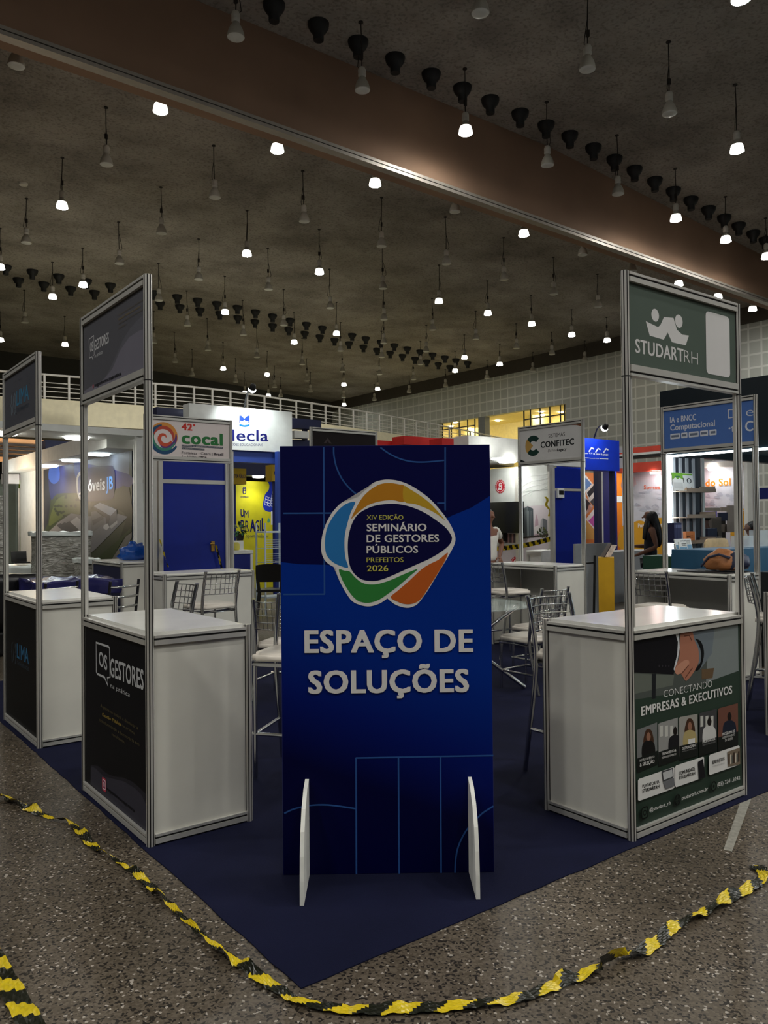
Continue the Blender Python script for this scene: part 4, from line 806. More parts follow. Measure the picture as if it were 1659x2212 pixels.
# foil-wrapped crates
def foil_material():
    m = bpy.data.materials.new('stretch_film'); m.use_nodes = True; nt = m.node_tree; b = nt.nodes['Principled BSDF']; L = nt.links.new; N = nt.nodes.new
    tc = N('ShaderNodeTexCoord'); n = N('ShaderNodeTexNoise'); n.inputs['Scale'].default_value = 7; n.inputs['Detail'].default_value = 9; n.inputs['Distortion'].default_value = 1.2
    mp = N('ShaderNodeMapping'); mp.inputs['Scale'].default_value = (1, 1, 3.2); L(tc.outputs['Object'], mp.inputs['Vector']); L(mp.outputs[0], n.inputs['Vector'])
    r = N('ShaderNodeValToRGB'); r.color_ramp.elements[0].position = 0.35; r.color_ramp.elements[0].color = (0.26, 0.25, 0.21, 1); r.color_ramp.elements[1].position = 0.65; r.color_ramp.elements[1].color = (0.66, 0.65, 0.6, 1)
    L(n.outputs['Fac'], r.inputs['Fac']); L(r.outputs['Color'], b.inputs['Base Color']); b.inputs['Metallic'].default_value = 0.35; b.inputs['Roughness'].default_value = 0.28
    bp = N('ShaderNodeBump'); bp.inputs['Strength'].default_value = 0.9; bp.inputs['Distance'].default_value = 0.05; L(n.outputs['Fac'], bp.inputs['Height']); L(bp.outputs['Normal'], b.inputs['Normal'])
    return m
FOIL = foil_material(); FILM = M('white_film', (232, 240, 236), 0.3, bump=0.4, bscale=9)
def lumpy_box(mb, x0, x1, y0, y1, z0, z1, m, amp, n=9):
    bm = bmesh.new(); bmesh.ops.create_cube(bm, size=1); bmesh.ops.subdivide_edges(bm, edges=bm.edges[:], cuts=n, use_grid_fill=True)
    from mathutils import noise
    vs = []
    for v in bm.verts:
        p = V(((x0+x1)/2+v.co.x*(x1-x0), (y0+y1)/2+v.co.y*(y1-y0), (z0+z1)/2+v.co.z*(z1-z0)))
        d = noise.noise_vector(p*5.1)*amp
        if p.z <= z0+1e-4: d.z = 0
        vs.append(p+d)
    bm.verts.index_update(); fs = [tuple(v.index for v in f.verts) for f in bm.faces]; mb.add(vs, fs, m, True); bm.free()
def crate(lab, x0, x1, y0, y1, h, cover):
    t = thing('wrapped_crate', lab, 'wrapped crate', ((x0+x1)/2, (y0+y1)/2, 0), 'crates wrapped in stretch film')
    mb = MB(); lumpy_box(mb, x0, x1, y0, y1, 0, h, FOIL, 0.02); mb.build('body', t)
    if cover: mb = MB(); lumpy_box(mb, x0-0.03, x1+0.03, y0-0.03, y1+0.03, h, h+0.07, FILM, 0.04); mb.build('cover_sheet', t)
crate('tall crate wrapped in clear film under a white sheet before the photo wall', on_y(92, 1200, 10.8).x, on_y(196, 1200, 10.8).x, 10.8, 11.5, on_y(140, 1158, 10.8).z, True)
crate('tall film-wrapped crate at the left picture edge behind the far left counter', on_y(-30, 1150, 8.6).x, on_y(14, 1150, 8.6).x, 8.6, 9.4, on_y(0, 1072, 8.6).z, False)
crate('low film-wrapped crate with a crumpled white cover beside the bag counter', on_y(196, 1230, 9.6).x+0.02, on_y(210, 1230, 9.6).x+0.12, 9.9, 10.5, on_y(200, 1218, 9.9).z, True)
# black armchair, monitor, white bench behind the far left counter
t = thing('armchair', 'black padded armchair under plastic film behind the far left counter', 'armchair', on_z(48, 1300, 0)); a = on_z(48, 1290, 0.0); bx = on_y(45, 1240, 7.4)
PAD = M('black_leather', (22, 22, 24), 0.35, bump=0.2, bscale=8); t.location = (bx.x, 7.6, 0)
for nm, b in (('backrest', (-0.36, 0.24, -0.1, 0.08, 0.35, 0.93)), ('seat', (-0.34, 0.22, 0.06, 0.6, 0.28, 0.45)), ('arm', (-0.42, -0.34, -0.08, 0.6, 0.05, 0.62)), ('arm', (0.24, 0.3, -0.08, 0.6, 0.05, 0.62)), ('base', (-0.34, 0.22, 0.0, 0.58, 0.0, 0.28))):
    mb = MB(); lumpy_box(mb, bx.x+b[0], bx.x+b[1], 7.6+b[2], 7.6+b[3], b[4], b[5], PAD, 0.012, 5); mb.build(nm, t)
yb = 11.8; t = thing('white_bench', 'low white covered bench behind the black armchair', 'bench', (on_y(50, 1230, yb).x, yb, 0))
mb = MB(); lumpy_box(mb, on_y(20, 1230, yb).x, on_y(80, 1230, yb).x, yb, yb+0.8, 0.42, on_y(50, 1222, yb).z, FILM, 0.03, 7); mb.build('cushion', t)
for sx in (24, 76):
    mb = MB(); a = on_y(sx, 1230, yb).x; mb.box(a-0.03, a+0.03, yb+0.1, yb+0.16, 0, 0.45, BLACK); mb.build('leg', t)
yb = 12.2; t = thing('laptop', 'open black laptop standing on the white covered bench', 'laptop', (on_y(42, 1215, yb).x, yb, on_y(50, 1222, 11.8).z))
a, b, c = on_y(25, 1220, yb), on_y(58, 1190, yb), on_y(42, 1222, 12.0)
zb = t.location.z
mb = MB(); mb.box(a.x, b.x, yb-0.25, yb, zb+0.03, zb+0.055, BLACK); mb.build('keyboard', t)
mb = MB(); mb.obox((a.x, yb, zb+0.05), (1, 0, 0), (0, 1, 0), (0, 0.2, 0.98), (0, b.x-a.x), (0, 0.02), (0, b.z-zb-0.05), BLACK); mb.build('screen', t)
# glossy navy table under film and ladder-back chairs
NG = M('navy_gloss_film', (44, 44, 96), 0.12, bump=0.3, bscale=5); CHS = M('chair_steel', (60, 60, 64), 0.35, 0.7)
bx = on_z(140, 1262, 0.82)
t = thing('covered_table', 'low table draped in glossy navy film behind the far left counter', 'table', (bx.x, bx.y, 0))
mb = MB(); lumpy_box(mb, bx.x-0.42, bx.x+0.5, bx.y-0.4, bx.y+0.4, 0.72, 0.88, NG, 0.05, 8); mb.build('tabletop', t)
for sx in (-0.3, 0.38):
    for sy in (-0.28, 0.28): mb = MB(); mb.tube([(bx.x+sx, bx.y+sy, 0), (bx.x+sx, bx.y+sy, 0.74)], 0.02, CHS); mb.build('leg', t)
def ladder_chair(label, p, yaw):
    t = thing('ladder_back_chair', label, 'chair', (p.x, p.y, CZ+0.002), 'dark ladder-back chairs'); R = Matrix.Rotation(yaw, 4, 'Z'); R.translation = t.location
    W2 = 0.2
    for s in (-1, 1):
        mb = MB(); mb.tube([(s*W2, -0.2, 0), (s*W2, -0.18, 0.45), (s*W2, -0.24, 0.92)], 0.014, CHS); mb.build('back_leg', t, xf=R)
        mb = MB(); mb.tube([(s*W2, 0.2, 0), (s*W2, 0.2, 0.44)], 0.014, CHS); mb.build('front_leg', t, xf=R)
    for k in range(3):
        mb = MB(); zz = 0.66+0.1*k; y0 = -0.185-0.055*(zz-0.45)/0.47
        mb.tube([(-W2, y0, zz), (-0.1, y0-0.05, zz), (0.1, y0-0.05, zz), (W2, y0, zz)], 0.012, CHROME); mb.build('slat', t, xf=R)
    mb = MB(); mb.box(-0.21, 0.21, -0.2, 0.22, 0.43, 0.48, M('seat_navy', (40, 40, 70), 0.5)); mb.build('seat', t, xf=R)
ladder_chair('dark chair with three chrome back bars before the navy film table', on_z(95, 1262, 0.9), 0.5)
ladder_chair('dark chair with three chrome back bars beside the navy bag counter', on_z(230, 1258, 0.9), 0.5)

# ---- small plain counter with the blue bag
def low_counter(label, O, U, D, Wd, Dp, fm, sm, h=HC, name='display_counter'):
    O, U, D = V((O[0], O[1], 0)), V(U), V(D); Z = V((0, 0, 1)); t = thing(name, label, 'counter', O+U*Wd/2+D*Dp/2)
    for u in (0, Wd):
        for d in (0, Dp): mb = MB(); post(mb, O+U*u+D*d, 0, h); mb.build('post', t)
    mb = MB(); mb.obox(O, U, D, Z, (0.012, Wd-0.012), (-0.004, 0.004), (0.03, h-0.04), fm); mb.build('front_panel', t)
    for u in (0, Wd): mb = MB(); mb.obox(O+U*u, U, D, Z, (-0.004, 0.004), (0.012, Dp-0.012), (0.03, h-0.04), sm); mb.build('side_panel', t)
    for a, b, c, L in ((O, U, -D, Wd), (O, D, -U, Dp), (O+U*Wd, D, U, Dp)):
        mb = MB(); rail(mb, a, b, c, L, h-0.059, h-0.015, True); mb.build('rail', t)
    mb = MB(); mb.obox(O, U, D, Z, (0.01, Wd-0.01), (0.01, Dp-0.01), (h-0.018, h-0.002), TOPW); mb.build('counter_top', t)
    return t
low_counter('plain counter with a beige front and a navy side under the blue bag', (2.27, 8.29), (1, 0, 0), (0, 1, 0), 0.6, 1.2, WHITE, M('navy_laminate', (26, 32, 70), 0.4))
BAG = M('blue_bag', (14, 74, 160), 0.35, bump=0.6, bscale=14)
c = on_z(293, 1210, HC); mb = MB()
from mathutils import noise as _ns
def blobmesh(mb, c, rx, ry, rz, m, amp=0.25, fr=3.0, seg=18, flat=True, seed=0.0):
    vs = []; n = seg; mI = seg//2
    for j in range(mI+1):
        for i in range(n):
            th = math.pi*j/mI; ph = 2*math.pi*i/n
            d = V((math.sin(th)*math.cos(ph), math.sin(th)*math.sin(ph), math.cos(th)))
            k = 1+amp*_ns.noise(d*fr+V((seed, seed, seed)))
            p = V((d.x*rx*k, d.y*ry*k, d.z*rz*k))
            if flat: p.z = max(p.z, -rz*0.55)
            vs.append(V(c)+p)
    fs = [(j*n+i, j*n+(i+1) % n, (j+1)*n+(i+1) % n, (j+1)*n+i) for j in range(mI) for i in range(n)]
    mb.add(vs, [f[::-1] for f in fs], m, True)
blobmesh(mb, (c.x, c.y+0.05, HC+0.085), 0.2, 0.13, 0.15, BAG, 0.5, 2.2, 22)
tag(mb.build('plastic_bag', origin=(c.x, c.y, HC)), 'crumpled bright blue plastic bag lying on the plain counter', 'bag')

# ---- blue storage room with a door (plane y = 8.2)
yd = 8.2; xl, xr = on_y(352, 1150, yd).x, on_y(489, 1150, yd).x
t = thing('storage_room', 'deep blue panel room with an aluminium frame behind the swirl-logo counter', 'storage room', ((xl+xr)/2, yd, 0))
zb = on_y(420, 1041, yd).z; ztp = zb+0.45
DOORB = M('door_blue', (5, 34, 140), 0.35)
mb = MB(); mb.box(xl, xr, yd, yd+0.03, 0.02, zb-0.025, DOORB); dr = mb.build('door', t)
hx, hz = on_y(459, 1178, yd).x, on_y(459, 1180, yd).z
mb = MB(); mb.box(hx-0.025, hx+0.025, yd-0.02, yd, hz-0.07, hz+0.07, M('brass', (190, 150, 70), 0.35, 0.6)); mb.tube([(hx, yd-0.03, hz+0.03), (hx, yd-0.06, hz+0.03), (hx-0.06, yd-0.06, hz+0.035)], 0.01, M('brass', ())); mb.build('handle', dr, origin=t.location)
mb = MB(); mb.box(xl, xr, yd, yd+0.03, zb+0.025, ztp, DOORB); mb.build('upper_panel', t)
mb = MB(); mb.box(xl, xr, yd-0.01, yd+0.04, zb-0.028, zb+0.028, ALU); mb.build('cross_bar', t)
for px in (333, 346, 490, 499): mb = MB(); a = on_y(px, 1100, yd).x; mb.box(a-0.03, a+0.03, yd-0.03, yd+0.04, 0, ztp, ALU); mb.build('post', t)
mb = MB(); mb.box(xr+0.02, xr+0.1, yd+0.03, yd+2.0, 0, ztp, FABW); mb.build('side_panel', t)
TY, TB = M('tape_yellow', (216, 190, 30), 0.3, spec=0.6, var=0.12, scale=30), M('tape_black', (26, 28, 16), 0.28, spec=0.6)
def tape(label, pts, wd, period=0.16, slant=0.5, wig=0.0, tilt=None, name='caution_tape'):
    """pts: (point, roll angle, width factor) along the ribbon."""
    mb = MB(); P_ = [V(p[0]) for p in pts]; n = len(P_); S = 8; acc = 0; rows = []; s_at = []
    for i, p in enumerate(P_):
        if i: acc += (p-P_[i-1]).length
        s_at.append(acc); t = (P_[min(i+1, n-1)]-P_[max(i-1, 0)]).normalized()
        side = t.cross(V((0, 0, 1))); side = side.normalized() if side.length > 1e-3 else V((1, 0, 0))
        up = side.cross(t); a = pts[i][1]; w_ = wd*pts[i][2]; dr = side*math.cos(a)+up*math.sin(a)
        rows.append([p+dr*w_*(k/S-0.5)+up*wig*math.sin(k*2.1+i*1.7) for k in range(S+1)])
    vs = [v for r in rows for v in r]
    for i in range(n-1):
        for k in range(S):
            ph = ((s_at[i]+s_at[i+1])/2/period + slant*(k/S))
            m = TY if int(math.floor(ph)) % 2 == 0 else TB
            mb.add([rows[i][k], rows[i][k+1], rows[i+1][k+1], rows[i+1][k]], [(0, 1, 2, 3)], m, False)
    return tag(mb.build(name, origin=P_[0]), label, 'caution tape')
hp = V((hx+0.03, yd-0.05, hz+0.01)); q = [hp+V((0.02*i/10+0.01*i, 0, -0.045*i)) for i in range(14)]
tape('yellow and black tape strip hanging from the blue door handle', [(p, 0.2, 0.9) for p in q], 0.055, 0.09, 0.4)
q = [on_y(345+1.2*i, 1165+i*4.0, yd-0.08) for i in range(16)]
tape('short yellow and black tape tied to the left post of the blue room', [(p, 0.5*math.sin(i), 0.6) for i, p in enumerate(q)], 0.05, 0.10, 0.4)

# ---- white counter with blue front, plant
yk = 8.6; xa, xb_ = on_y(497, 1200, yk).x, on_y(546, 1200, yk).x
t = thing('reception_desk', 'small white desk with a royal blue front and raised back shelf', 'desk', ((xa+xb_)/2, yk, 0))
zk, zk2 = on_y(520, 1189, yk).z, on_y(520, 1169, yk).z
mb = MB(); mb.box(xa, xb_-0.04, yk, yk+0.02, 0.02, zk-0.06, ROYAL); mb.build('front_panel', t)
mb = MB(); mb.box(xa, xb_, yk-0.02, yk+0.3, zk-0.05, zk, FABW); mb.build('desk_top', t)
mb = MB(); mb.box(xa, xb_, yk+0.3, yk+0.5, 0.02, zk2, FABW); mb.build('raised_shelf', t)
mb = MB(); mb.box(xb_-0.04, xb_, yk, yk+0.3, 0.02, zk-0.05, FABW); mb.build('side_panel', t)
c = on_y(517, 1160, yk+0.42); mb = MB(); G1, G2 = M('leaf_green', (40, 96, 48), 0.5), M('leaf_dark', (22, 60, 34), 0.5)
t = thing('potted_plant', 'green leafy plant in a dark pot on the white desk shelf', 'plant', (c.x, yk+0.4, zk2))
mb = MB(); mb.lathe([(0.05, zk2+0.002), (0.07, zk2+0.1)], BLACK, O=(c.x, yk+0.4, 0), seg=14); mb.build('pot', t)
mb = MB(); leaflump(mb, (c.x, yk+0.4, zk2+0.17), 0.07, 34, [G1, G2], 0.09); mb.build('leaves', t)
c = on_y(512, 1182, yk+0.1); mb = MB(); mb.lathe([(0.04, zk+0.002), (0.05, zk+0.02), (0.05, zk+0.09), (0.03, zk+0.12)], M('yellow_cup', (206, 196, 90), 0.5), O=(c.x, yk+0.12, 0), seg=14)
tag(mb.build('cup', origin=(c.x, yk+0.12, zk)), 'small yellow cup on the white desk top', 'cup')

# ---- white fascia sign with the book logo (plane y = 10)
ys = 10.0; xa, xb_ = on_y(409, 920, ys).x, on_y(631, 920, ys).x; za, zb_ = on_y(631, 978, ys).z, on_y(631, 890, ys).z
t = thing('fascia_sign', 'bright white fascia sign with a blue open-book logo', 'sign', ((xa+xb_)/2, ys, za))
mb = MB(); mb.box(xa, xb_, ys, ys+0.25, za, zb_, FABW); P = Print(mb, (xa, ys, 0), (1, 0, 0)); z = zo(300, 820, 4.1475)
DB, LB = ink(30, 34, 110), ink(30, 110, 200)
pl = lambda pts, m: P.poly([P.at(*z(*p)) for p in pts], m)
pl(((900, 322), (918, 322), (945, 350), (972, 324), (992, 322), (990, 395), (945, 362), (900, 390)), ink(34, 64, 156)); pl(((910, 368), (940, 376), (940, 398), (910, 392)), M('panel_white_ink', (240, 242, 242), 0.6)); pl(((951, 376), (980, 370), (980, 392), (951, 398)), M('panel_white_ink', ()))
pl(((900, 398), (940, 408), (950, 408), (992, 400), (990, 418), (950, 426), (938, 424), (900, 416)), LB)
P.text_px('lecla', z(835, 548), z(1160, 552), z(835, 440), DB, 0.012)
P.text_px('SOLUÇÕES EDUCACIONAIS', z(750, 592), z(1110, 596), z(750, 568), ink(60, 66, 120), 0.0)
mb.build('panel', t)
armlamp((on_y(527, 872, ys+0.1).x, ys+0.1, zb_), on_y(546, 836, ys-0.5), on_y(530, 905, ys), 62, 'black arm spotlight leaning over the white book-logo sign', (0.9, 1, 1))
xl_, xr_ = on_y(339, 900, 10.6).x, on_y(694, 905, 10.6).x
a = on_y(455, 1000, 10.6).x
t = thing('navy_fascia', 'navy fascia band with rounded ends behind the white book-logo sign', 'fascia', ((xl_+xr_)/2, 10.7, 3))
mb = MB(); mb.box(xl_, xr_, 10.6, 10.8, on_y(660, 926, 10.6).z, on_y(694, 908, 10.6).z, NAVYP); mb.build('band', t)
mb = MB(); mb.box(on_y(633, 930, 10.6).x, on_y(664, 930, 10.6).x, 10.55, 10.75, on_y(650, 946, 10.55).z, on_y(650, 931, 10.55).z, FABW); mb.build('white_block', t)
mb = MB(); mb.box(xl_+0.2, xr_-0.2, 10.65, 10.8, on_y(650, 965, 10.65).z, on_y(650, 950, 10.65).z, NAVYP); mb.build('lower_band', t)
mb = MB(); a = on_y(606, 1100, 9.9).x; BLC = M('column_blue', (44, 70, 150), 0.5); mb.box(a-0.05, a+0.06, 9.9, 10.0, 0, za, BLC)
tag(mb.build('booth_post', origin=(a, 9.95, 0)), 'slim blue post carrying the white book-logo sign beside the totem', 'post')
mb = MB(); mb.box(on_y(500, 985, 10.05).x, xb_, 10.05, 10.2, on_y(560, 1000, 10.05).z, za, BLC)
tag(mb.build('booth_beam', origin=(xb_-0.5, 10.1, za-0.2)), 'blue beam under the white book-logo sign', 'beam')
for xx in (xl_+0.3, xr_-0.3): mb = MB(); mb.box(xx-0.04, xx+0.04, 10.68, 10.76, 0, on_y(660, 926, 10.6).z, NAVYP); mb.build('post', t)
# ---- yellow wall of the bank stand (plane y = 14)
yy = 14.0; xa, xb_ = on_y(508, 1100, yy).x, on_y(640, 1100, yy).x; zt_ = on_y(560, 1040, yy).z
t = thing('yellow_wall', 'bright yellow graphic wall reading UM BRASIL in blue letters', 'display wall', ((xa+xb_)/2, yy, 0))
YW = M('print_yellow', (206, 200, 16), 0.6)
mb = MB(); mb.box(xa, xb_, yy, yy+0.08, 0, zt_, YW); P = Print(mb, (xa, yy, 0), (1, 0, 0)); z = zo(480, 1000, 6.9125)
BI, WI = ink(18, 22, 100), ink(216, 222, 236)
pl = lambda pts, m, s=0: P.poly(spline([P.at(*z(*p)) for p in pts], s) if s else [P.at(*z(*p)) for p in pts], m)
pl(((700, 255), (1000, 255), (1000, 1500), (860, 1500), (800, 1000), (760, 760), (690, 730), (640, 710), (610, 660), (610, 600), (640, 470), (690, 410), (705, 330)), ink(36, 56, 170), 3)
for (cx, cy) in ((700, 570), (800, 480), (790, 590)):
    for i in range(2):
        for j in range(3): a, b = cx-48+i*42+j*-6, cy-70+j*42+i*14; P.stroke([P.at(*z(*p)) for p in ((a, b), (a+38, b+14), (a+30, b+50), (a-8, b+36))], 0.012, WI, closed=True)
pl(((832, 380), (850, 345), (868, 380), (866, 440), (835, 430)), ink(110, 216, 190), 3); pl(((825, 560), (850, 535), (870, 560), (868, 620), (835, 610)), ink(230, 150, 110), 3)
pl(((728, 720), (780, 735), (765, 920), (728, 925)), WI); pl(((820, 660), (870, 640), (870, 1005), (810, 1005)), WI); pl(((690, 820), (712, 860), (700, 890), (672, 880)), ink(80, 160, 130), 3)
P.text_px('U', z(275, 800), z(325, 800), z(275, 682), BI, 0.03); P.text_px('M', z(330, 818), z(392, 818), z(330, 700), BI, -0.005)
for ch, a, b, tp, bo in (('B', 275, 332, 840, 0.0), ('R', 345, 402, 850, -0.005), ('A', 415, 495, 840, 0.04), ('S', 500, 552, 846, 0.0), ('I', 562, 575, 846, 0.0), ('L', 588, 640, 815, 0.05)): P.text_px(ch, z(a, 1022), z(b, 1022), z(a, tp), BI, bo)
P.text_px('de oportunidades', z(272, 1115), z(690, 1115), z(272, 1058), ink(60, 80, 90))
for k in range(3): P.disc(*P.at(*z(330, 385+25*k)), 0.045, BI); P.disc(*P.at(*z(330, 385+25*k)), 0.026, YW)
P.text_px('SETOR PÚBLICO', z(272, 522), z(392, 520), z(272, 496), BI, 0.01)
mb.build('graphic_panel', t)
mb = MB(); mb.box(xa-0.6, xa, yy-0.02, yy+0.1, 0, zt_+0.3, ROYAL); mb.build('side_wall', t)
mb = MB(); mb.box(xa-0.4, xb_, yy-0.5, yy, zt_+0.1, zt_+0.5, NAVYP); mb.build('lintel', t)
downlight((on_y(558, 1034, yy-0.35).x, yy-0.35, zt_+0.1), 0.13, 14, 'round downlight glowing above the yellow graphic wall', 'lights of the yellow stand', 12)
for (p0, p1, q0, q1, tx_, yv, lab) in ((498, 532, 1012, 1046, 'SETOR PÚBLICO', 11.6, 'yellow header box with blue lettering left of the yellow wall'), (587, 640, 1005, 1040, '8 SETOR', 11.6, 'yellow header box half hidden behind the totem edge')):
    a, b = on_y(p0, 1030, yv), on_y(p1, 1030, yv); mb = MB(); zA, zB = on_y((p0+p1)/2, q1, yv).z, on_y((p0+p1)/2, q0, yv).z
    mb.box(a.x, b.x, yv, yv+0.25, zA, zB, M('print_yellow_dark', (206, 170, 20), 0.6)); mb.box(a.x+0.1, a.x+0.16, yv+0.1, yv+0.16, 0, zA, ROYAL); P = Print(mb, (a.x, yv, 0), (1, 0, 0))
    P.text(tx_, 0.05, (zA+zB)/2-0.03, (b.x-a.x)*0.85, 0.07, BI, 0.02)
    tag(mb.build('header_box', origin=(a.x, yv, zA)), lab, 'sign')
# ---- red fascia blocks above the totem
RED = M('red_board', (206, 44, 40), 0.5); yr = 11.0
for a, b, t0, t1, dy, lab in ((815, 940, 955, 970, 0.0, 'long low red fascia board above the totem'), (873, 951, 944, 962, -0.5, 'taller red fascia block left of the small one above the totem'), (955, 980, 947, 966, -1.1, 'small red fascia block at the right end above the totem')):
    A, B = on_y(a, 950, yr+dy), on_y(b, 950, yr+dy); mb = MB(); mb.box(A.x, B.x, yr+dy, yr+dy+0.4, on_y((a+b)/2, t1, yr+dy).z, on_y((a+b)/2, t0, yr+dy).z, RED); mb.box(A.x+0.1, A.x+0.16, yr+dy+0.1, yr+dy+0.16, 0, on_y((a+b)/2, t1, yr+dy).z, RED)
    tag(mb.build('red_fascia', origin=(A.x, yr+dy, on_y(a, t1, yr).z)), lab, 'fascia')

# ---- added lamp globes on posts, unseen behind the signs, lighting the mezzanine front
GLB = M('added_globe_glow', (255, 250, 232), 0.5, emit=14)
for (x, y, h) in ((5.1, 17.6, 2.6), (8.6, 17.4, 3.0), (13.6, 19.5, 3.0)):
    t = thing('added_lamp_post', 'added globe lamp on a thin post, out of sight, lighting the mezzanine front', 'lamp', (x, y, 0), 'added globe lamps for the mezzanine front')
    mb = MB(); mb.tube([(x, y, 0), (x, y, h-0.1)], 0.025, ALU); mb.build('post', t)
    mb = MB(); mb.lathe([(0.02, h-0.12), (0.09, h-0.08), (0.12, h), (0.09, h+0.08), (0.02, h+0.12)], GLB, O=(x, y, 0), seg=16); mb.build('globe', t)
    light('added_globe_light', 'SPOT', (x, y, h+0.2), 90, (1, 0.96, 0.86), 0.12, (x, 23.5, 4.7), 110, t)
# ================================================================ RIGHT-HAND SIDE OF THE FAIR
# ---- white graphic wall with city print, seal and screen (plane x = 12)
X = 12.0; ya, yb = on_x(1192, 1100, X).y, on_x(1040, 1100, X).y; zt = on_x(1126, 1008, X).z
t = thing('city_wall', 'pale graphic wall with grey skyscrapers and a round red seal', 'display wall', (X, (ya+yb)/2, 0))
mb = MB(); mb.box(X, X+0.08, ya, yb, 0, zt, M('print_pale', (206, 210, 206), 0.6)); P = Print(mb, (X, yb, 0), (0, -1, 0)); z = zo(1040, 860, 4.6094)
pl = lambda pts, c, s=0: P.poly(spline([P.at(*z(*p)) for p in pts], s) if s else [P.at(*z(*p)) for p in pts], ink(*c))
pl(((110, 1100), (690, 1060), (690, 1440), (110, 1440)), (200, 192, 196)); pl(((110, 1470), (690, 1440), (690, 1640), (110, 1640)), (204, 196, 200))
pl(((400, 1110), (460, 1075), (515, 1100), (520, 1390), (415, 1390)), (110, 118, 120)); pl(((460, 1075), (515, 1100), (520, 1390), (470, 1390)), (74, 82, 86))
for k in range(6): P.stroke([P.at(*z(425+k*15, 1120)), P.at(*z(428+k*15, 1385))], 0.012, ink(150, 160, 160))
pl(((525, 1390), (535, 1220), (550, 1150), (565, 1220), (575, 1390)), (176, 150, 160)); pl(((525, 1285), (570, 1265), (575, 1350), (525, 1360)), (206, 200, 200))
pl(((580, 1380), (590, 1220), (612, 1190), (655, 1215), (655, 1380)), (160, 160, 162)); pl(((610, 1195), (655, 1215), (655, 1380), (612, 1380)), (104, 106, 110))
for i in range(40): a, b = random.uniform(560, 688), random.uniform(1290, 1385)-max(0, 0); pl(((a-9, b), (a, b-10), (a+9, b), (a, b+9)), random.choice(((46, 60, 42), (70, 84, 56), (96, 96, 60))), 2)
pl(((395, 1385), (690, 1350), (690, 1365), (395, 1402)), (66, 60, 56)); pl(((240, 1350), (360, 1350), (360, 1440), (240, 1440)), (120, 96, 96))
for k in range(6): P.stroke([P.at(*z(250+k*20, 1350)), P.at(*z(250+k*20, 1440))], 0.03, ink(*((90, 84, 88), (186, 150, 146))[k % 2]))
for k in range(4): P.stroke(spline([P.at(*z(*p)) for p in ((400, 980-k*50), (500, 930-k*52), (610, 900-k*46), (690, 840-k*30))], 4, False), 0.012, ink(226, 230, 228))
c = P.at(*z(478, 945)); P.arc(c[0], c[1], 0.07, 0, 360, 0.01, ink(190, 206, 196))
P.stroke([P.at(*z(390, 935)), P.at(*z(690, 905))], 0.01, ink(170, 176, 174))
def seal(px, py, r):
    a = P.at(px, py); R_ = ink(196, 40, 54)
    P.poly([(a[0]+r*(1.0+0.06*(i % 2*2-1))*math.cos(math.pi*i/16), a[1]+r*(1.0+0.06*(i % 2*2-1))*math.sin(math.pi*i/16)) for i in range(32)], R_)
    P.disc(a[0], a[1], r*0.86, ink(232, 226, 226)); P.disc(a[0], a[1], r*0.78, R_)
    P.stroke(spline([(a[0]+r*q[0], a[1]+r*q[1]) for q in ((0.35, 0.4), (-0.05, 0.5), (-0.2, 0.15), (0.25, -0.05), (0.2, -0.4), (-0.25, -0.35), (-0.45, -0.5))], 4, False), r*0.22, ink(236, 226, 226))
    P.stroke(spline([(a[0]+r*q[0], a[1]+r*q[1]) for q in ((0.4, 0.1), (0.0, 0.1), (-0.3, -0.15))], 4, False), r*0.14, ink(236, 226, 226))
seal(1081, 1051, 0.155); seal(1114, 1217, 0.15)
mb.build('graphic_panel', t)
mb = MB()
for px in (1064, 1118, 1124, 1190): a = on_x(px, 1100, X).y; mb.box(X-0.04, X, a-0.03, a+0.03, 0, zt, ALU)
mb = MB()
for px in (1119, 1190):
    m2 = MB(); a = on_x(px, 1100, X).y; m2.box(X-0.05, X-0.001, a-0.04, a+0.04, 0, zt, ALU); m2.build('post', t)
t2 = thing('television', 'large dark wall-hung television beside the man in the white shirt', 'television', (X-0.12, on_x(1090, 1115, X).y, on_x(1100, 1150, X).z))
mb = MB(); mb.box(X-0.2, X-0.13, on_x(1131, 1150, X-0.15).y, on_x(1050, 1150, X-0.15).y, on_x(1100, 1151, X-0.15).z, on_x(1100, 1084, X-0.15).z, M('screen_black', (8, 10, 16), 0.15)); mb.build('screen', t2)
mb = MB(); a = on_x(1094, 1150, X).y; mb.box(X-0.13, X-0.02, a-0.05, a+0.05, on_x(1094, 1168, X).z, on_x(1094, 1120, X).z, BLACK); mb.build('bracket', t2)
# its canopy with lights
mb = MB(); zc = zt+0.12; mb.box(X-1.6, X+0.2, on_x(1124, 990, X).y, yb+1.5, zc, zc+0.5, FABW); tag(mb.build('white_canopy', origin=(X-0.7, yb, zc)), 'rounded white canopy over the red seal wall right of the totem', 'canopy')
cw = bpy.data.objects['white_canopy.001']; mb = MB(); ay = on_x(1124, 990, X).y; mb.box(X+0.1, X+0.18, ay+0.02, ay+0.1, 0, zc, FABW); mb.build('post', cw)
for px, py, dx in ((1081, 995, 1.1), (1096, 1010, 0.35)): p = on_x(px, py, X-dx); downlight((X-dx, p.y, zc), 0.2, 8, 'oval downlight glowing under the white canopy over the red seal wall', 'lights over the red seal wall', 9)
light('wall_wash', 'SPOT', (X-0.7, on_x(1104, 1030, X-0.7).y, zt-0.05), 8, (1, 1, 0.97), 0.1, (X, on_x(1104, 1050, X).y, 1.9), 110, t)
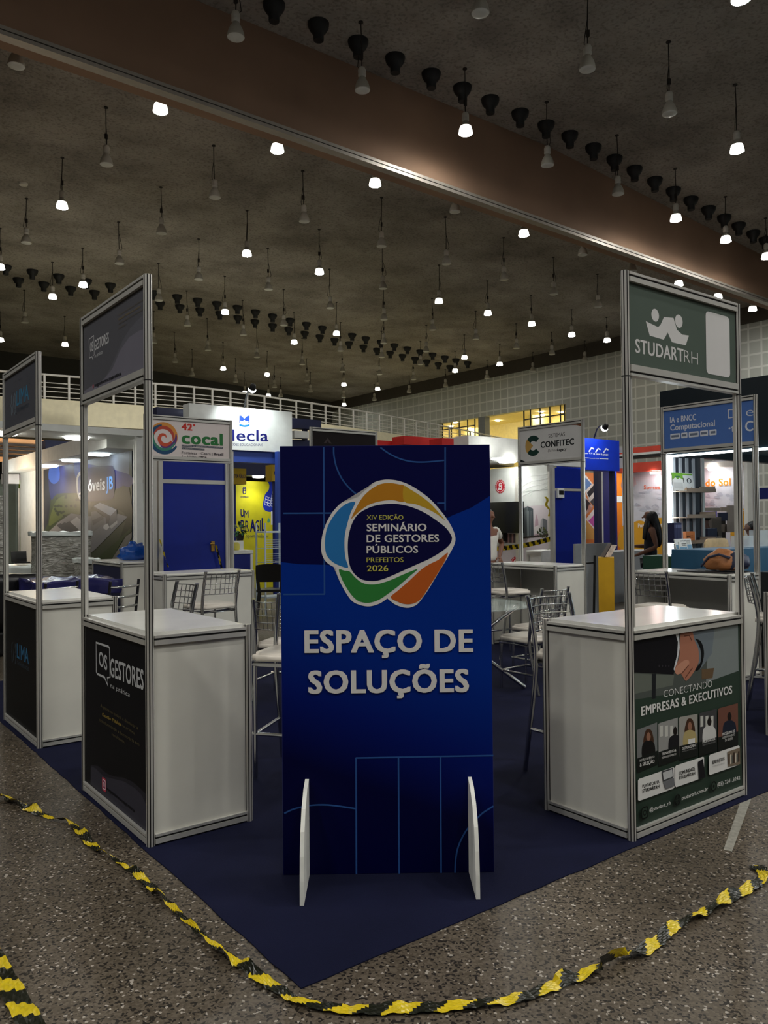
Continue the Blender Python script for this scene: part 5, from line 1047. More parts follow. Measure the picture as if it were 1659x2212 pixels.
# cabinet, plant, tape
yc = 8.9; p0, p1 = on_x(1137, 1215, 10.6), on_x(1172, 1215, 10.6)
t = thing('white_cabinet', 'low white cabinet standing before the skyscraper print', 'cabinet', (10.8, (p0.y+p1.y)/2, 0)); zt2 = on_x(1150, 1189, 10.6).z
mb = MB(); mb.box(10.6, 11.1, p1.y, p0.y, 0, zt2, M('cabinet_white', (228, 230, 228), 0.4)); mb.build('body', t)
mb = MB(); mb.box(10.57, 10.6, p1.y+0.01, p0.y-0.05, 0.05, zt2-0.02, M('cabinet_white', ())); dr = mb.build('door', t); mb = MB(); mb.box(10.55, 10.57, p0.y-0.11, p0.y-0.09, zt2-0.25, zt2-0.1, ALU); mb.build('handle', dr, origin=t.location)
p = on_x(1184, 1205, 11.62); t = thing('potted_plant', 'dark leafy plant beside the low white cabinet', 'plant', (11.62, p.y, 0))
mb = MB(); mb.lathe([(0.14, 0), (0.18, 0.42)], BLACK, O=(11.62, p.y, 0), seg=16); mb.build('pot', t); mb = MB(); leaflump(mb, (11.62, p.y, 0.66), 0.11, 110, [G1, G2, M('leaf_pale', (96, 120, 70), 0.5)], 0.14); mb.build('leaves', t)
a, b = on_x(1050, 1186, 10.2), on_x(1194, 1163, 10.2)
q = [a.lerp(b, i/60)+V((0, 0, -0.05*math.sin(math.pi*i/60))) for i in range(61)]
tape('taut yellow and black tape stretched before the skyscraper print', [(p, 1.45, 1) for p in q], 0.09, 0.075, 0.35)
q = [on_x(1178+11*i/12+3*math.sin(i*0.9), 1073+42*i/12, 10.2) for i in range(13)]
mb = MB(); 
for i in range(12): mb.add([q[i]+V((0, -0.03, 0)), q[i]+V((0, 0.03, 0)), q[i+1]+V((0, 0.03, 0)), q[i+1]+V((0, -0.03, 0))], [(0, 1, 2, 3)], TY)
tag(mb.build('yellow_ribbon', origin=q[0]), 'loose plain yellow ribbon hanging before the skyscraper print', 'ribbon')
mb = MB(); p = on_x(1192.5, 1100, 10.25); mb.box(10.22, 10.28, p.y-0.03, p.y+0.03, 0, on_x(1193, 1000, 10.2).z, ALU)
tag(mb.build('tape_post', origin=(10.25, p.y, 0)), 'thin aluminium post holding the taut tape and the yellow ribbon', 'post')
# ---- second blue room (plane y = 7.5)
yd = 7.0; xl, xr = on_y(1197, 1150, yd).x, on_y(1262, 1150, yd).x; ztp = on_y(1225, 1012, yd).z; zb = on_y(1225, 1058, yd).z
t = thing('storage_room', 'deep blue panel room with a white card reader behind the C-logo counter', 'storage room', ((xl+xr)/2, yd, 0))
mb = MB(); mb.box(xl, xr, yd, yd+0.03, 0.02, zb-0.02, DOORB); mb.build('door', t)
mb = MB(); mb.box(xl, xr, yd, yd+0.03, zb+0.02, ztp, DOORB); mb.build('upper_panel', t)
mb = MB(); mb.box(xl, xr, yd-0.01, yd+0.04, zb-0.022, zb+0.022, ALU); mb.build('cross_bar', t)
mb = MB(); mb.box(xl-0.06, xl, yd-0.03, yd+0.04, 0, ztp, ALU); mb.build('post', t)
mb = MB(); mb.box(xl, xl+1.0, yd+0.1, yd+0.2, ztp+0.05, ztp+0.2, FABW); mb.build('top_board', t)
mb = MB(); mb.box(xl, xl+0.1, yd+0.08, yd+0.14, ztp-0.05, ztp+0.06, ALU); mb.build('bracket', t)
mb = MB(); c0, c1 = on_y(1200, 1075, yd), on_y(1214, 1055, yd); mb.box(c0.x, c1.x, yd-0.05, yd, c0.z, c1.z, M('reader_white', (226, 228, 228), 0.4)); cr = mb.build('card_reader', t)
mb = MB(); mb.box(c0.x+0.035, c1.x-0.015, yd-0.053, yd-0.05, c0.z+0.05, c1.z-0.04, BLACK); mb.build('display', cr, origin=t.location)
# ---- glowing blue fascia sign
ys = 7.3; xa, xb_ = on_y(1225, 980, ys).x, on_y(1338, 980, ys).x; za, zb_ = on_y(1300, 1016, ys).z, on_y(1300, 949, ys).z
t = thing('fascia_sign', 'glossy bright blue fascia sign with three small white logos', 'sign', ((xa+xb_)/2, ys, za))
mb = MB(); SB = M('sign_blue', (24, 60, 206), 0.4); mb.box(xa, xb_, ys, ys+0.25, za, zb_, SB); P = Print(mb, (xa, ys, 0), (1, 0, 0)); W_ = ink(232, 236, 244)
z = zo(1040, 860, 4.6094)
for s, a, b, yy0, yy1 in (('Bendo CE', 985, 1105, 555, 542), ('simc', 1136, 1180, 566, 545), ('smac', 1205, 1262, 572, 548)): P.text_px(s, z(a, yy0), z(b, yy0), z(a, yy1), W_, 0.035)
P.text_px('Sistemas da Gestão', z(1075, 603), z(1170, 606), z(1075, 592), W_, 0.01)
P.stroke([P.at(*z(1000, 594)), P.at(*z(1068, 596))], 0.012, W_); P.stroke([P.at(*z(1178, 602)), P.at(*z(1260, 606))], 0.012, W_)
for cx, cy in ((1095, 520), (1160, 528), (1240, 530)): a = P.at(*z(cx, cy)); P.stroke([(a[0]-0.08, a[1]-0.03), (a[0], a[1]+0.05), (a[0]+0.07, a[1]+0.03)], 0.03, W_)
for k in range(3): a = P.at(*z((1120, 1192, 1192)[k], (556, 560, 560)[k])); P.disc(a[0], a[1], 0.02, W_)
mb.build('panel', t)
armlamp(on_y(1283, 946, ys+0.1), on_y(1308, 921, ys-0.4), on_y(1285, 960, ys), 9, 'black arm spotlight leaning over the bright blue sign', (0.9, 0.95, 1))
for px in (1238, 1322): mb = MB(); a = on_y(px, 1100, ys+0.1).x; mb.box(a-0.04, a+0.04, ys+0.05, ys+0.13, 0, za, NAVYP); mb.build('post', t)
mb = MB(); a = on_y(1338, 950, ys+0.2).x; mb.box(a, a+0.12, ys+0.1, ys+0.3, zb_-0.2, zb_-0.1, FABW); mb.build('end_block', t); mb = MB(); mb.box(a, a+0.12, ys+0.1, ys+0.3, za+0.08, za+0.28, FABW); mb.build('end_block', t)
# ---- orange poster wall with pictures, blue columns
yp = 9.5; xa, xb_ = on_y(1255, 1100, yp).x, on_y(1291, 1100, yp).x; z = zo(1240, 930, 5.529)
t = thing('poster_wall', 'orange poster wall with tilted framed pictures under the bright blue sign', 'display wall', ((xa+xb_)/2, yp, 0))
mb = MB(); mb.box(xa, xb_, yp, yp+0.05, 0, on_y(1275, 1021, yp).z, M('poster_orange', (206, 120, 60), 0.6)); P = Print(mb, (xa, yp, 0), (1, 0, 0))
pl = lambda pts, c: P.poly([P.at(*z(*p)) for p in pts], ink(*c))
pl(((90, 1000), (278, 1240), (278, 1300), (90, 1300)), (206, 158, 90))
for pts, c in ((((95, 640), (140, 530), (225, 640), (140, 740)), (216, 206, 200)), (((105, 640), (140, 560), (210, 640), (140, 715)), (90, 120, 170)), (((140, 740), (235, 630), (278, 680), (278, 760), (190, 860)), (206, 200, 196)), (((155, 745), (235, 650), (275, 690), (180, 800)), (40, 38, 42)), (((190, 850), (278, 760), (278, 860), (230, 900)), (70, 68, 72)),
               (((95, 830), (140, 790), (225, 910), (140, 1010), (95, 960)), (190, 170, 164)), (((110, 850), (140, 810), (200, 880), (150, 960)), (54, 44, 46)), (((160, 950), (180, 880), (215, 930), (165, 990)), (186, 140, 130)),
               (((140, 1060), (240, 930), (278, 980), (278, 1230)), (226, 220, 220)), (((170, 1080), (245, 1000), (278, 1040), (278, 1200)), (190, 90, 170)), (((235, 1090), (278, 1070), (278, 1140), (240, 1130)), (226, 214, 222))): pl(pts, c)
mb.build('graphic_panel', t)
light('poster_wash', 'SPOT', ((xa+xb_)/2-0.2, yp-1.0, 2.75), 14, (1, 0.98, 0.93), 0.1, ((xa+xb_)/2, yp, 1.4), 110, t)
yc = 8.6; t = thing('booth_columns', 'navy booth wall with two slim white strips beside the orange posters', 'booth wall', (on_y(1318, 1100, yc).x, yc, 0)); zt2 = on_y(1300, 1012, yc).z
for a, b, m in ((1291, 1300, NAVYP), (1300, 1303, FABW), (1303, 1317, ROYAL), (1317, 1326, FABW), (1326, 1333, ROYAL)): mb = MB(); mb.box(on_y(a, 1100, yc).x, on_y(b, 1100, yc).x, yc, yc+0.1, 0, zt2, m); mb.build('panel', t)
mb = MB(); yo = 10.2; xa, xb_ = on_y(1330, 1100, yo).x, on_y(1350, 1100, yo).x; mb.box(xa, xb_, yo, yo+0.06, 0, on_y(1340, 1012, yo).z, M('orange_panel', (226, 128, 30), 0.5)); mb.box(xa, xb_, yo-0.01, yo, on_y(1340, 1085, yo).z, on_y(1340, 1072, yo).z, FABW)
tag(mb.build('orange_board', origin=((xa+xb_)/2, yo, 0)), 'plain orange panel with a white band right of the navy booth wall', 'panel')
light('orange_wash', 'SPOT', ((xa+xb_)/2, yo-1.2, 2.7), 35, (1, 0.97, 0.92), 0.1, ((xa+xb_)/2, yo, 1.5), 110)
# ---- grey partition with black A-frame, yellow box stand
yg = 5.6; GREYB = M('grey_board', (168, 172, 176), 0.6); xa, xb_ = on_y(1243, 1200, yg).x, on_y(1320, 1200, yg).x
slab('grey_partition', 'low grey board partition behind the yellow pedestal', 'partition', xa, xb_, yg, yg+0.04, 0, on_y(1280, 1174, yg).z, GREYB)
t = thing('black_stand', 'thin black metal floor stand beside the yellow pedestal', 'stand', on_y(1282, 1320, yg-0.3)); t.location.z = 0
p = on_y(1283, 1200, yg-0.3); mb = MB(); mb.tube([(p.x-0.02, yg-0.3, 0.02), (p.x+0.02, yg-0.3, p.z)], 0.018, BLACK); mb.build('upright', t)
mb = MB(); pz_ = on_y(1270, 1216, yg-0.3).z; mb.tube([(p.x-0.25, yg-0.3, pz_), (p.x+0.02, yg-0.3, pz_)], 0.014, BLACK); mb.build('arm', t)
mb = MB(); mb.box(p.x-0.25, p.x+0.2, yg-0.45, yg-0.15, 0, 0.025, BLACK); mb.build('base', t)
c = V((6.98, 4.10, 0)); YB = M('pedestal_yellow', (206, 158, 18), 0.55); zt2 = 1.015
t = thing('yellow_pedestal', 'square mustard yellow pedestal box behind the C-logo counter', 'pedestal', c)
mb = MB(); R = Matrix.Rotation(math.radians(38), 4, 'Z'); R.translation = c
mb.obox(c, R.col[0].xyz, R.col[1].xyz, (0, 0, 1), (-0.095, 0.095), (-0.095, 0.095), (0, zt2), YB); mb.build('box', t)
t = thing('brochure_holder', 'slanted brochure holder on top of the yellow pedestal', 'brochure holder', c+V((0, 0, zt2)))
Zs = V((0.62*0.5, -0.62*0.4, 0.84)).normalized(); U_ = V((0.80, -0.6, 0)); Zs = (V((0, 0, 1))*0.85+U_*0.5).normalized(); N_ = V((0.6, 0.8, 0))
mb = MB(); mb.obox(c+V((0, 0, zt2+0.004))-U_*0.05, N_, U_, Zs, (-0.08, 0.08), (0, 0.012), (0, 0.19), M('holder_dark', (70, 58, 56), 0.4)); mb.build('back_plate', t)
mb = MB(); mb.obox(c+V((0, 0, zt2+0.004))-U_*0.035, N_, U_, Zs, (-0.075, 0.075), (0.0, 0.07), (0, 0.17), M('brochure_print', (214, 196, 182), 0.5, var=0.3, scale=30)); mb.build('brochures', t)
yg2 = 6.6; xa, xb_ = on_y(1326, 1200, yg2).x, on_y(1420, 1200, yg2).x
slab('grey_desk', 'grey desk front with an orange stripe behind the woman in the dark top', 'desk', xa, xb_, yg2, yg2+0.5, 0, on_y(1350, 1191, yg2).z, GREYB)
# ---- pale wall with the coast lettering (plane x = 15)
X = 15.0; ya, yb = on_x(1625, 1100, X).y, on_x(1344, 1100, X).y; zt = on_x(1480, 1000, X).z
t = thing('photo_wall', 'pale photo wall with orange lettering ending in do Sol under a red fascia', 'display wall', (X, (ya+yb)/2, 0))
mb = MB(); mb.box(X, X+0.08, ya, yb, 0, zt, M('print_lilac', (204, 206, 216), 0.6)); P = Print(mb, (X, yb, 0), (0, -1, 0)); z = zo(1330, 820, 4.4225)
pl = lambda pts, c, s=0: P.poly(spline([P.at(*z(*p)) for p in pts], s) if s else [P.at(*z(*p)) for p in pts], ink(*c))
OC = (214, 160, 52)
pl(((66, 1400), (150, 1370), (230, 1345), (300, 1360), (420, 1320), (620, 1330), (840, 1330), (840, 1640), (66, 1640)), OC, 3); pl(((1110, 1310), (1180, 1260), (1240, 1220), (1290, 1215), (1290, 1640), (1110, 1640)), OC, 2)
for i in range(60): a, b = random.uniform(150, 1290), random.uniform(1040, 1300); pl(((a-random.uniform(15, 50), b), (a, b-random.uniform(8, 30)), (a+random.uniform(15, 50), b+6), (a, b+random.uniform(8, 22))), random.choice(((186, 190, 202), (196, 198, 208), (176, 178, 192))), 2)
pl(((66, 930), (150, 900), (200, 1000), (66, 1080)), (216, 190, 196), 2)
P.text_px('Somos a', z(270, 1046), z(470, 1046), z(270, 1008), ink(220, 110, 80), 0.02); P.text_px('Costa', z(485, 1040), z(830, 1035), z(485, 960), ink(226, 160, 80), 0.03)
for b, m in ((0.075, ink(232, 232, 226)), (0.03, ink(226, 136, 40))): P.text_px('do Sol', z(860, 1020), z(1100, 1010), z(860, 950), m, b)
P.text_px('Porto de destino', z(215, 1412), z(500, 1405), z(215, 1372), ink(236, 232, 226), 0.03)
mb.build('graphic_panel', t)
RD = M('fascia_red', (214, 74, 54), 0.55)
z2a, z2b = on_x(1395, 1018, X-0.3).z, on_x(1395, 1003, X-0.3).z
mb = MB(); mb.box(X-0.35, X-0.05, on_x(1450, 1000, X).y, yb, z2a, z2b+0.05, RD); mb.build('fascia', t)
mb = MB(); mb.box(X-0.35, X-0.05, on_x(1450, 1000, X).y, yb, on_x(1395, 990, X-0.3).z+0.02, on_x(1395, 982, X-0.3).z, BLACK); mb.build('dark_band', t)
mb = MB(); mb.box(X-0.35, X-0.05, on_x(1450, 1000, X).y, yb, on_x(1395, 977, X-0.3).z, on_x(1395, 965, X-0.3).z, RD); mb.build('fascia', t)
mb = MB(); mb.box(X-0.35, X-0.05, on_x(1450, 1000, X).y, yb, on_x(1395, 982, X-0.3).z, on_x(1395, 977, X-0.3).z, FABW); mb.build('white_band', t)
mb = MB(); a = on_x(1519, 1060, X).y; mb.box(X-0.3, X-0.05, a-0.04, a+0.09, 0, zt+0.02, RD); mb.build('red_post', t)
mb = MB(); mb.box(X-0.3, X-0.05, on_x(1620, 1000, X).y, on_x(1527, 1000, X).y, on_x(1570, 1008, X-0.3).z, on_x(1570, 996, X-0.3).z, M('cream_board', (220, 212, 206), 0.6)); mb.build('board', t)
mb = MB(); a = on_x(1623, 1060, X).y; mb.box(X-0.25, X-0.05, a-0.05, a+0.03, 0, zt, FABW); mb.build('white_post', t)
for px, py in ((1415, 1026), (1541, 1018)):
    p = on_x(px, py-6, X-0.28); o = downlight((p.x, p.y, p.z), 0.11, 0, 'round spotlight burning at the top of the pale coast wall', 'spotlights of the coast wall', 14)
    light('spot_beam', 'SPOT', p+V((-0.25, 0, -0.05)), 3.5, (1, 1, 0.98), 0.1, (X, p.y, p.z-0.5), 130, o)
# ---- dark fascia stand with light strips (plane x = 8)
X = 8.0; yE = on_x(1426, 900, X).y; zA, zB = on_x(1430, 985, X).z, on_x(1426, 846, X).z
DK = M('fascia_dark', (12, 26, 34), 0.35)
t = thing('dark_stand', 'dark teal fascia stand edged with a white light strip at the far right', 'booth', (X+1, 1.5, 0))
mb = MB(); mb.box(X, X+0.12, -4.5, yE, zA, zB, DK); mb.build('fascia', t)
mb = MB(); mb.box(X+0.12, X+5, yE-0.12, yE, zA, zB, DK); mb.build('side_fascia', t)
mb = MB(); mb.box(X+0.12, X+5, -4.5, yE-0.12, zA+0.1, zA+0.2, M('teal_soffit', (70, 110, 128), 0.5)); mb.build('soffit', t)
LED = M('led_strip', (240, 250, 255), 0.4, emit=9)
mb = MB(); mb.box(X-0.01, X+0.03, -4.5, yE-0.02, zA-0.025, zA, LED); mb.build('light_strip', t)
yV = on_x(1446, 1100, X).y; mb = MB(); mb.box(X-0.01, X+0.025, yV-0.02, yV+0.02, 0.86, zA-0.02, LED); mb.build('light_strip', t)
mb = MB(); mb.box(X, X+0.06, yV+0.03, yV+0.09, 0, zA, ALU); mb.build('post', t)
mb = MB(); mb.box(X+4.6, X+4.7, -4.5, 2.4, 0, zA+0.1, M('booth_pale', (190, 214, 216), 0.5)); mb.build('back_wall', t)
light('stand_glow', 'POINT', (X+2.5, 0.5, 2.1), 30, (0.85, 0.95, 1), 0.2, parent=t)
# slat wall with shelves (plane y)
yS = yV+0.02; x1 = on_y(1514, 1100, yS).x
t = thing('slat_shelving', 'navy and grey striped shelving wall with three tilted wooden shelves', 'shelving', ((X+x1)/2, yS, 0))
mb = MB(); mb.box(X+0.08, x1, yS, yS+0.04, 0, zA, M('slat_navy', (16, 26, 42), 0.5)); mb.build('back_panel', t)
for k in range(4):
    mb = MB(); a = X+0.10+0.155*k; mb.box(a, a+0.065, yS-0.012, yS, 0.7, zA-0.02, M('slat_grey', (176, 180, 186), 0.5)); mb.build('slat', t)
mb = MB(); mb.box(x1, x1+0.05, yS-0.03, yS+0.03, 0, zA, ALU); mb.build('post', t)
SH = M('shelf_wood', (136, 118, 100), 0.55); shz = []
for py in (1060, 1117, 1173):
    zz = on_y(1480, py, yS-0.2).z; shz.append(zz); mb = MB(); mb.box(X+0.06, x1-0.04, yS-0.24, yS-0.012, zz-0.012, zz, SH); mb.box(X+0.06, x1-0.04, yS-0.25, yS-0.24, zz-0.012, zz+0.035, SH); mb.box(x1-0.05, x1-0.04, yS-0.24, yS-0.012, zz, zz+0.07, SH); mb.build('shelf', t)
def flatcard(name, label, cat, x0, x1_, y, z0, z1, m, prints=None, lean=0.12, group=None, th=0.01):
    mb = MB(); Zl = V((0, lean, 1)).normalized(); mb.obox((x0, y, z0), (1, 0, 0), (0, 1, 0), Zl, (0, x1_-x0), (0, th), (0, z1-z0), m)
    if prints: P = Print(mb, (x0, y, z0), (1, 0, 0), Zl); prints(P, x1_-x0, z1-z0)
    return tag(mb.build(name, origin=((x0+x1_)/2, y, z0)), label, cat, group)
CW = M('card_white', (226, 228, 226), 0.5)
def c10(P, w_, h): P.rect(0.01, h-0.03, w_-0.01, h-0.008, ink(120, 176, 60)); P.text('10', 0.02, h*0.42, w_*0.75, h*0.32, ink(30, 34, 40), -0.008); P.poly([(0.01, 0.01), (w_*0.5, 0.01), (w_*0.3, 0.05)], ink(206, 180, 150)); P.poly([(w_*0.5, 0.01), (w_-0.01, 0.01), (w_*0.75, 0.05)], ink(190, 160, 130))
def cgr(P, w_, h): P.poly([(0.0, h), (w_, h), (w_, h*0.62), (w_*0.7, h*0.72), (w_*0.5, h*0.62), (w_*0.3, h*0.74), (0, h*0.58)], ink(112, 168, 56)); P.rect(w_*0.3, h*0.74, w_*0.72, h*0.82, ink(60, 110, 80)); P.rect(w_*0.1, h*0.1, w_*0.9, h*0.45, ink(206, 208, 206))
a, b = on_y(1455, 1057, yS-0.2), on_y(1478, 1024, yS-0.2); flatcard('picture_book', 'white and green picture book standing on the top shelf', 'book', a.x, b.x, yS-0.2, shz[0]+0.004, shz[0]+(b.z-a.z)+0.03, CW, cgr)
a, b = on_y(1476, 1057, yS-0.14), on_y(1500, 1022, yS-0.14); flatcard('number_card', 'white card with a large number 10 on the top shelf', 'card', a.x, b.x, yS-0.14, shz[0]+0.004, shz[0]+(b.z-a.z)+0.02, CW, c10)
NB = M('book_navy', (38, 42, 84), 0.5); a = on_y(1457, 1170, yS-0.2).x
for i in range(5):
    flatcard('book', 'navy spined book in the tight row on the bottom shelf', 'book', a+0.034*i, a+0.034*i+0.030, yS-0.2, shz[2]+0.003, shz[2]+0.265, NB, lambda P, w_, h: P.rect(0.004, h*0.75, w_-0.004, h*0.9, ink(110, 116, 150)), 0.0, 'navy books on the bottom shelf', 0.16)
a, b = on_y(1481, 1158, yS-0.22), on_y(1500, 1142, yS-0.22); flatcard('orange_box', 'small orange box leaning on the bottom shelf', 'box', a.x, b.x, yS-0.225, shz[2]+0.003, shz[2]+0.15, M('box_orange', (206, 122, 62), 0.5), lambda P, w_, h: P.text('BNCC', 0.02, h*0.45, w_*0.7, h*0.2, ink(50, 36, 30), 0.03), 0.0, None, 0.04)
# green display box, magazines
yG = 3.2; xa, xb_ = on_y(1452, 1215, yG).x, on_y(1528, 1215, yG).x; zt2 = on_y(1490, 1200, yG).z
slab('green_box', 'dark green display box behind the blue-header counter', 'display box', xa, xb_, yG, yG+0.4, 0, zt2, M('box_green', (14, 66, 46), 0.4))
for k, (p0, p1, py, lab) in enumerate(((1465, 1482, 1168, 'small tilted magazine in front on the green display box'), (1473, 1508, 1162, 'large white magazine with a street photo on the green display box'))):
    a, b = on_y(p0, 1199, yG+0.1), on_y(p1, py, yG+0.1)
    flatcard('magazine', lab, 'magazine', a.x, b.x, yG+0.06+0.1*k, zt2+0.003, zt2+(b.z-a.z), CW, lambda P, w_, h: (P.rect(0.01, 0.01, w_-0.01, h*0.62, ink(120, 160, 190)), P.rect(0.01, 0.01, w_-0.01, h*0.28, ink(96, 82, 60)), P.poly([(w_*.3, 0.01), (w_*.7, h*.5), (w_*.75, h*.5), (w_*.5, 0.01)], ink(40, 40, 40)), P.text('GOVERNO', w_*0.35, h*0.80, w_*0.58, h*0.1, ink(36, 36, 40), 0.03), P.text('MODELO', w_*0.4, h*0.68, w_*0.5, h*0.08, ink(36, 36, 40), 0.02)), 0.22, 'magazines on the green box')
# teal counter, chair backs, wooden board, bag, mat
yT = 2.2; xa = on_y(1545, 1215, yT).x; zt2 = on_y(1600, 1186, yT).z
slab('teal_counter', 'long teal counter front behind the brown bag', 'counter', xa, xa+3.2, yT, yT+0.5, 0, zt2, M('counter_teal', (36, 84, 116), 0.45))
yW = 2.75; a, b = on_y(1524, 1230, yW), on_y(1574, 1162, yW); t = thing('wooden_chair', 'pale plywood chair with a rounded back behind the teal counter', 'chair', ((a.x+b.x)/2, yW+0.2, 0)); WOOD = M('plywood', (206, 178, 134), 0.5, var=0.12, scale=18)
r = 0.09; w2 = (b.x-a.x)/2; hh = b.z; poly = []
for cx, cz_, a0 in ((w2-r, hh-r, 0), (-w2+r, hh-r, 90)): poly += [(cx+r*math.cos(math.radians(a0+k)), cz_+r*math.sin(math.radians(a0+k))) for k in (0, 22, 45, 68, 90)]
poly += [(-w2, 0.5), (w2, 0.5)]; T = Matrix(((1, 0, 0, (a.x+b.x)/2), (0, 0, 1, yW), (0, 1, 0, 0), (0, 0, 0, 1)))
mb = MB(); mb.prism(poly[::-1], 0, 0.02, WOOD, T=T); mb.build('backrest', t)
mb = MB(); mb.box(a.x+0.02, b.x-0.02, yW+0.02, yW+0.4, 0.44, 0.48, WOOD); mb.build('seat', t)
for sx in (a.x+0.03, b.x-0.06):
    for sy in (yW+0.02, yW+0.36): mb = MB(); mb.box(sx, sx+0.03, sy, sy+0.03, 0, 0.46, BLACK); mb.build('leg', t)
mb = MB(); p0, p1 = on_z(1488, 1233, HC), on_z(1612, 1231, HC); mb.box(5.50, 5.92, 1.66, 2.16, HC+0.005, HC+0.015, M('mat_black', (18, 18, 22), 0.6)); tag(mb.build('desk_mat', origin=(5.7, 1.9, HC)), 'thin black mat lying on the blue-header counter', 'mat')
c = on_z(1588, 1226, HC+0.06); c = V((5.70, 1.82, HC+0.135)); t = thing('shoulder_bag', 'slouchy brown leather bag with dark trim lying on the black mat', 'bag', (c.x, c.y, HC+0.018)); BR = M('bag_leather', (172, 112, 66), 0.5, bump=0.5, bscale=12, var=0.2)
mb = MB(); blobmesh(mb, c+V((0, -0.02, -0.045)), 0.12, 0.19, 0.115, BR, 0.35, 2.4, 24, True, 3.0); mb.build('body', t)
mb = MB(); blobmesh(mb, c+V((0.03, -0.12, -0.04)), 0.11, 0.13, 0.11, M('bag_navy', (40, 46, 70), 0.5, bump=0.4, bscale=10), 0.3, 2.6, 18, True, 9.0); mb.build('flap', t)
mb = MB(); mb.tube([(c.x-0.1, c.y-0.14, c.z+0.01), (c.x-0.11, c.y-0.04, c.z+0.04), (c.x-0.08, c.y+0.08, c.z+0.01), (c.x-0.1, c.y+0.15, c.z-0.08)], 0.012, M('bag_navy', ())); mb.build('strap', t)
c = on_y(1456, 1222, 2.9); t = thing('round_back_chair', 'pale grey round-backed chair rising behind the blue-header counter', 'chair', (c.x, 2.9, 0)); LG = M('plastic_grey', (178, 184, 188), 0.4)
T = Matrix(((1, 0, 0, c.x+0.02), (0, 0, 1, 2.9), (0, 1, 0, 0), (0, 0, 0, 1))); poly = [(0.22*math.cos(math.pi*i/12), 0.76+0.13*math.sin(math.pi*i/12)) for i in range(13)]+[(-0.2, 0.45), (0.2, 0.45)]
mb = MB(); mb.prism(poly[::-1], 0, 0.025, LG, T=T); mb.build('backrest', t); mb = MB(); mb.box(c.x-0.19, c.x+0.23, 2.92, 3.32, 0.43, 0.46, LG); mb.build('seat', t)
for sx in (-0.16, 0.18):
    for sy in (2.96, 3.26): mb = MB(); mb.tube([(c.x+sx, sy, 0), (c.x+sx, sy, 0.44)], 0.014, CHROME); mb.build('leg', t)
# dark stands on the counter behind: pots, boxes, clear holders
yH = 2.4; AC = M('acrylic_clear', (226, 236, 238), 0.08, alpha=0.45)
for p0, p1, py, lab, m in ((1602, 1628, 1160, 'clear acrylic brochure box on the teal counter beside the tall post', AC), (1641, 1659, 1150, 'clear acrylic brochure box on the teal counter at the right picture edge', AC)):
    a, b = on_y(p0, 1186, yH), on_y(p1, py, yH); mb = MB(); mb.box(a.x, b.x, yH, yH+0.12, zt2+0.002, zt2+(b.z-a.z), m); tag(mb.build('acrylic_box', origin=(a.x, yH, zt2)), lab, 'box')
for p0, p1, q0, q1, yv, lab, rgb in ((1529, 1549, 1141, 1160, 4.2, 'small navy box on the grey table near the seated dark-haired person', (36, 42, 70)), (1535, 1549, 1105, 1117, 5.5, 'lilac rounded lamp among grey boards before the coast wall', (150, 140, 226))):
    a, b = on_y(p0, q1, yv), on_y(p1, q0, yv); mb = MB(); mb.box(a.x, b.x, yv, yv+0.15, a.z, b.z, M('m_%d' % rgb[0], rgb, 0.5)); 
    mb.box(a.x-0.05, b.x+0.05, yv-0.05, yv+0.4, 0, a.z-0.001, M('table_grey', (120, 112, 104), 0.6)); tag(mb.build('display_plinth', origin=(a.x, yv, 0)), lab, 'plinth')
t = thing('board_rack', 'grey folded boards and dark panel leaning before the coast wall', 'display rack', on_y(1560, 1150, 6.2)); t.location.z = 0; yv = 6.2
for k, (p0, p1, q0, q1, rgb) in enumerate(((1553, 1572, 1107, 1125, (36, 44, 70)), (1522, 1540, 1097, 1104, (150, 144, 136)), (1541, 1556, 1097, 1105, (150, 148, 136)), (1558, 1574, 1096, 1105, (150, 140, 130)), (1573, 1586, 1092, 1150, (138, 132, 128)), (1534, 1556, 1118, 1127, (176, 166, 152)), (1550, 1588, 1132, 1150, (112, 104, 96)))):
    a, b = on_y(p0, q1, yv+0.04*k), on_y(p1, q0, yv+0.04*k); mb = MB(); mb.box(a.x, b.x, yv+0.04*k, yv+0.04*k+0.03, a.z, b.z, M('bd_%d_%d' % (rgb[0], rgb[2]), rgb, 0.6)); mb.build('board', t)
mb = MB(); a = on_y(1566, 1150, yv+0.3); mb.box(a.x-0.03, a.x+0.03, yv+0.3, yv+0.36, 0, 1.6, BLACK); mb.build('upright', t)
# right edge booth with blue panel
yv = 1.1; xx = on_x(1650, 1100, 12.5); mb = MB(); mb.box(12.45, 12.5, xx.y-0.6, xx.y+0.05, on_x(1650, 1078, 12.5).z, on_x(1650, 1054, 12.5).z, ROYAL); tag(mb.build('blue_poster', origin=(12.47, xx.y, 1.8)), 'small royal blue poster on the pale wall at the right edge', 'poster')
mb = MB(); a = on_x(1650, 1240, 6.5); mb.box(6.5, 7.0, a.y-2.0, a.y+0.06, 0, on_x(1650, 1236, 6.5).z, M('black_cabinet', (10, 14, 18), 0.4)); tag(mb.build('black_cabinet', origin=(6.75, a.y-1, 0)), 'low black cabinet at the right picture edge behind the bar stool', 'cabinet')
# ================================================================ THE COUNTER BEYOND THE RIGHT EDGE
stand('counter at the right picture edge of which only the inner post shows', (4.06, 0.0554), (1, 0, 0), (0, 1, 0), None, None, back=True)
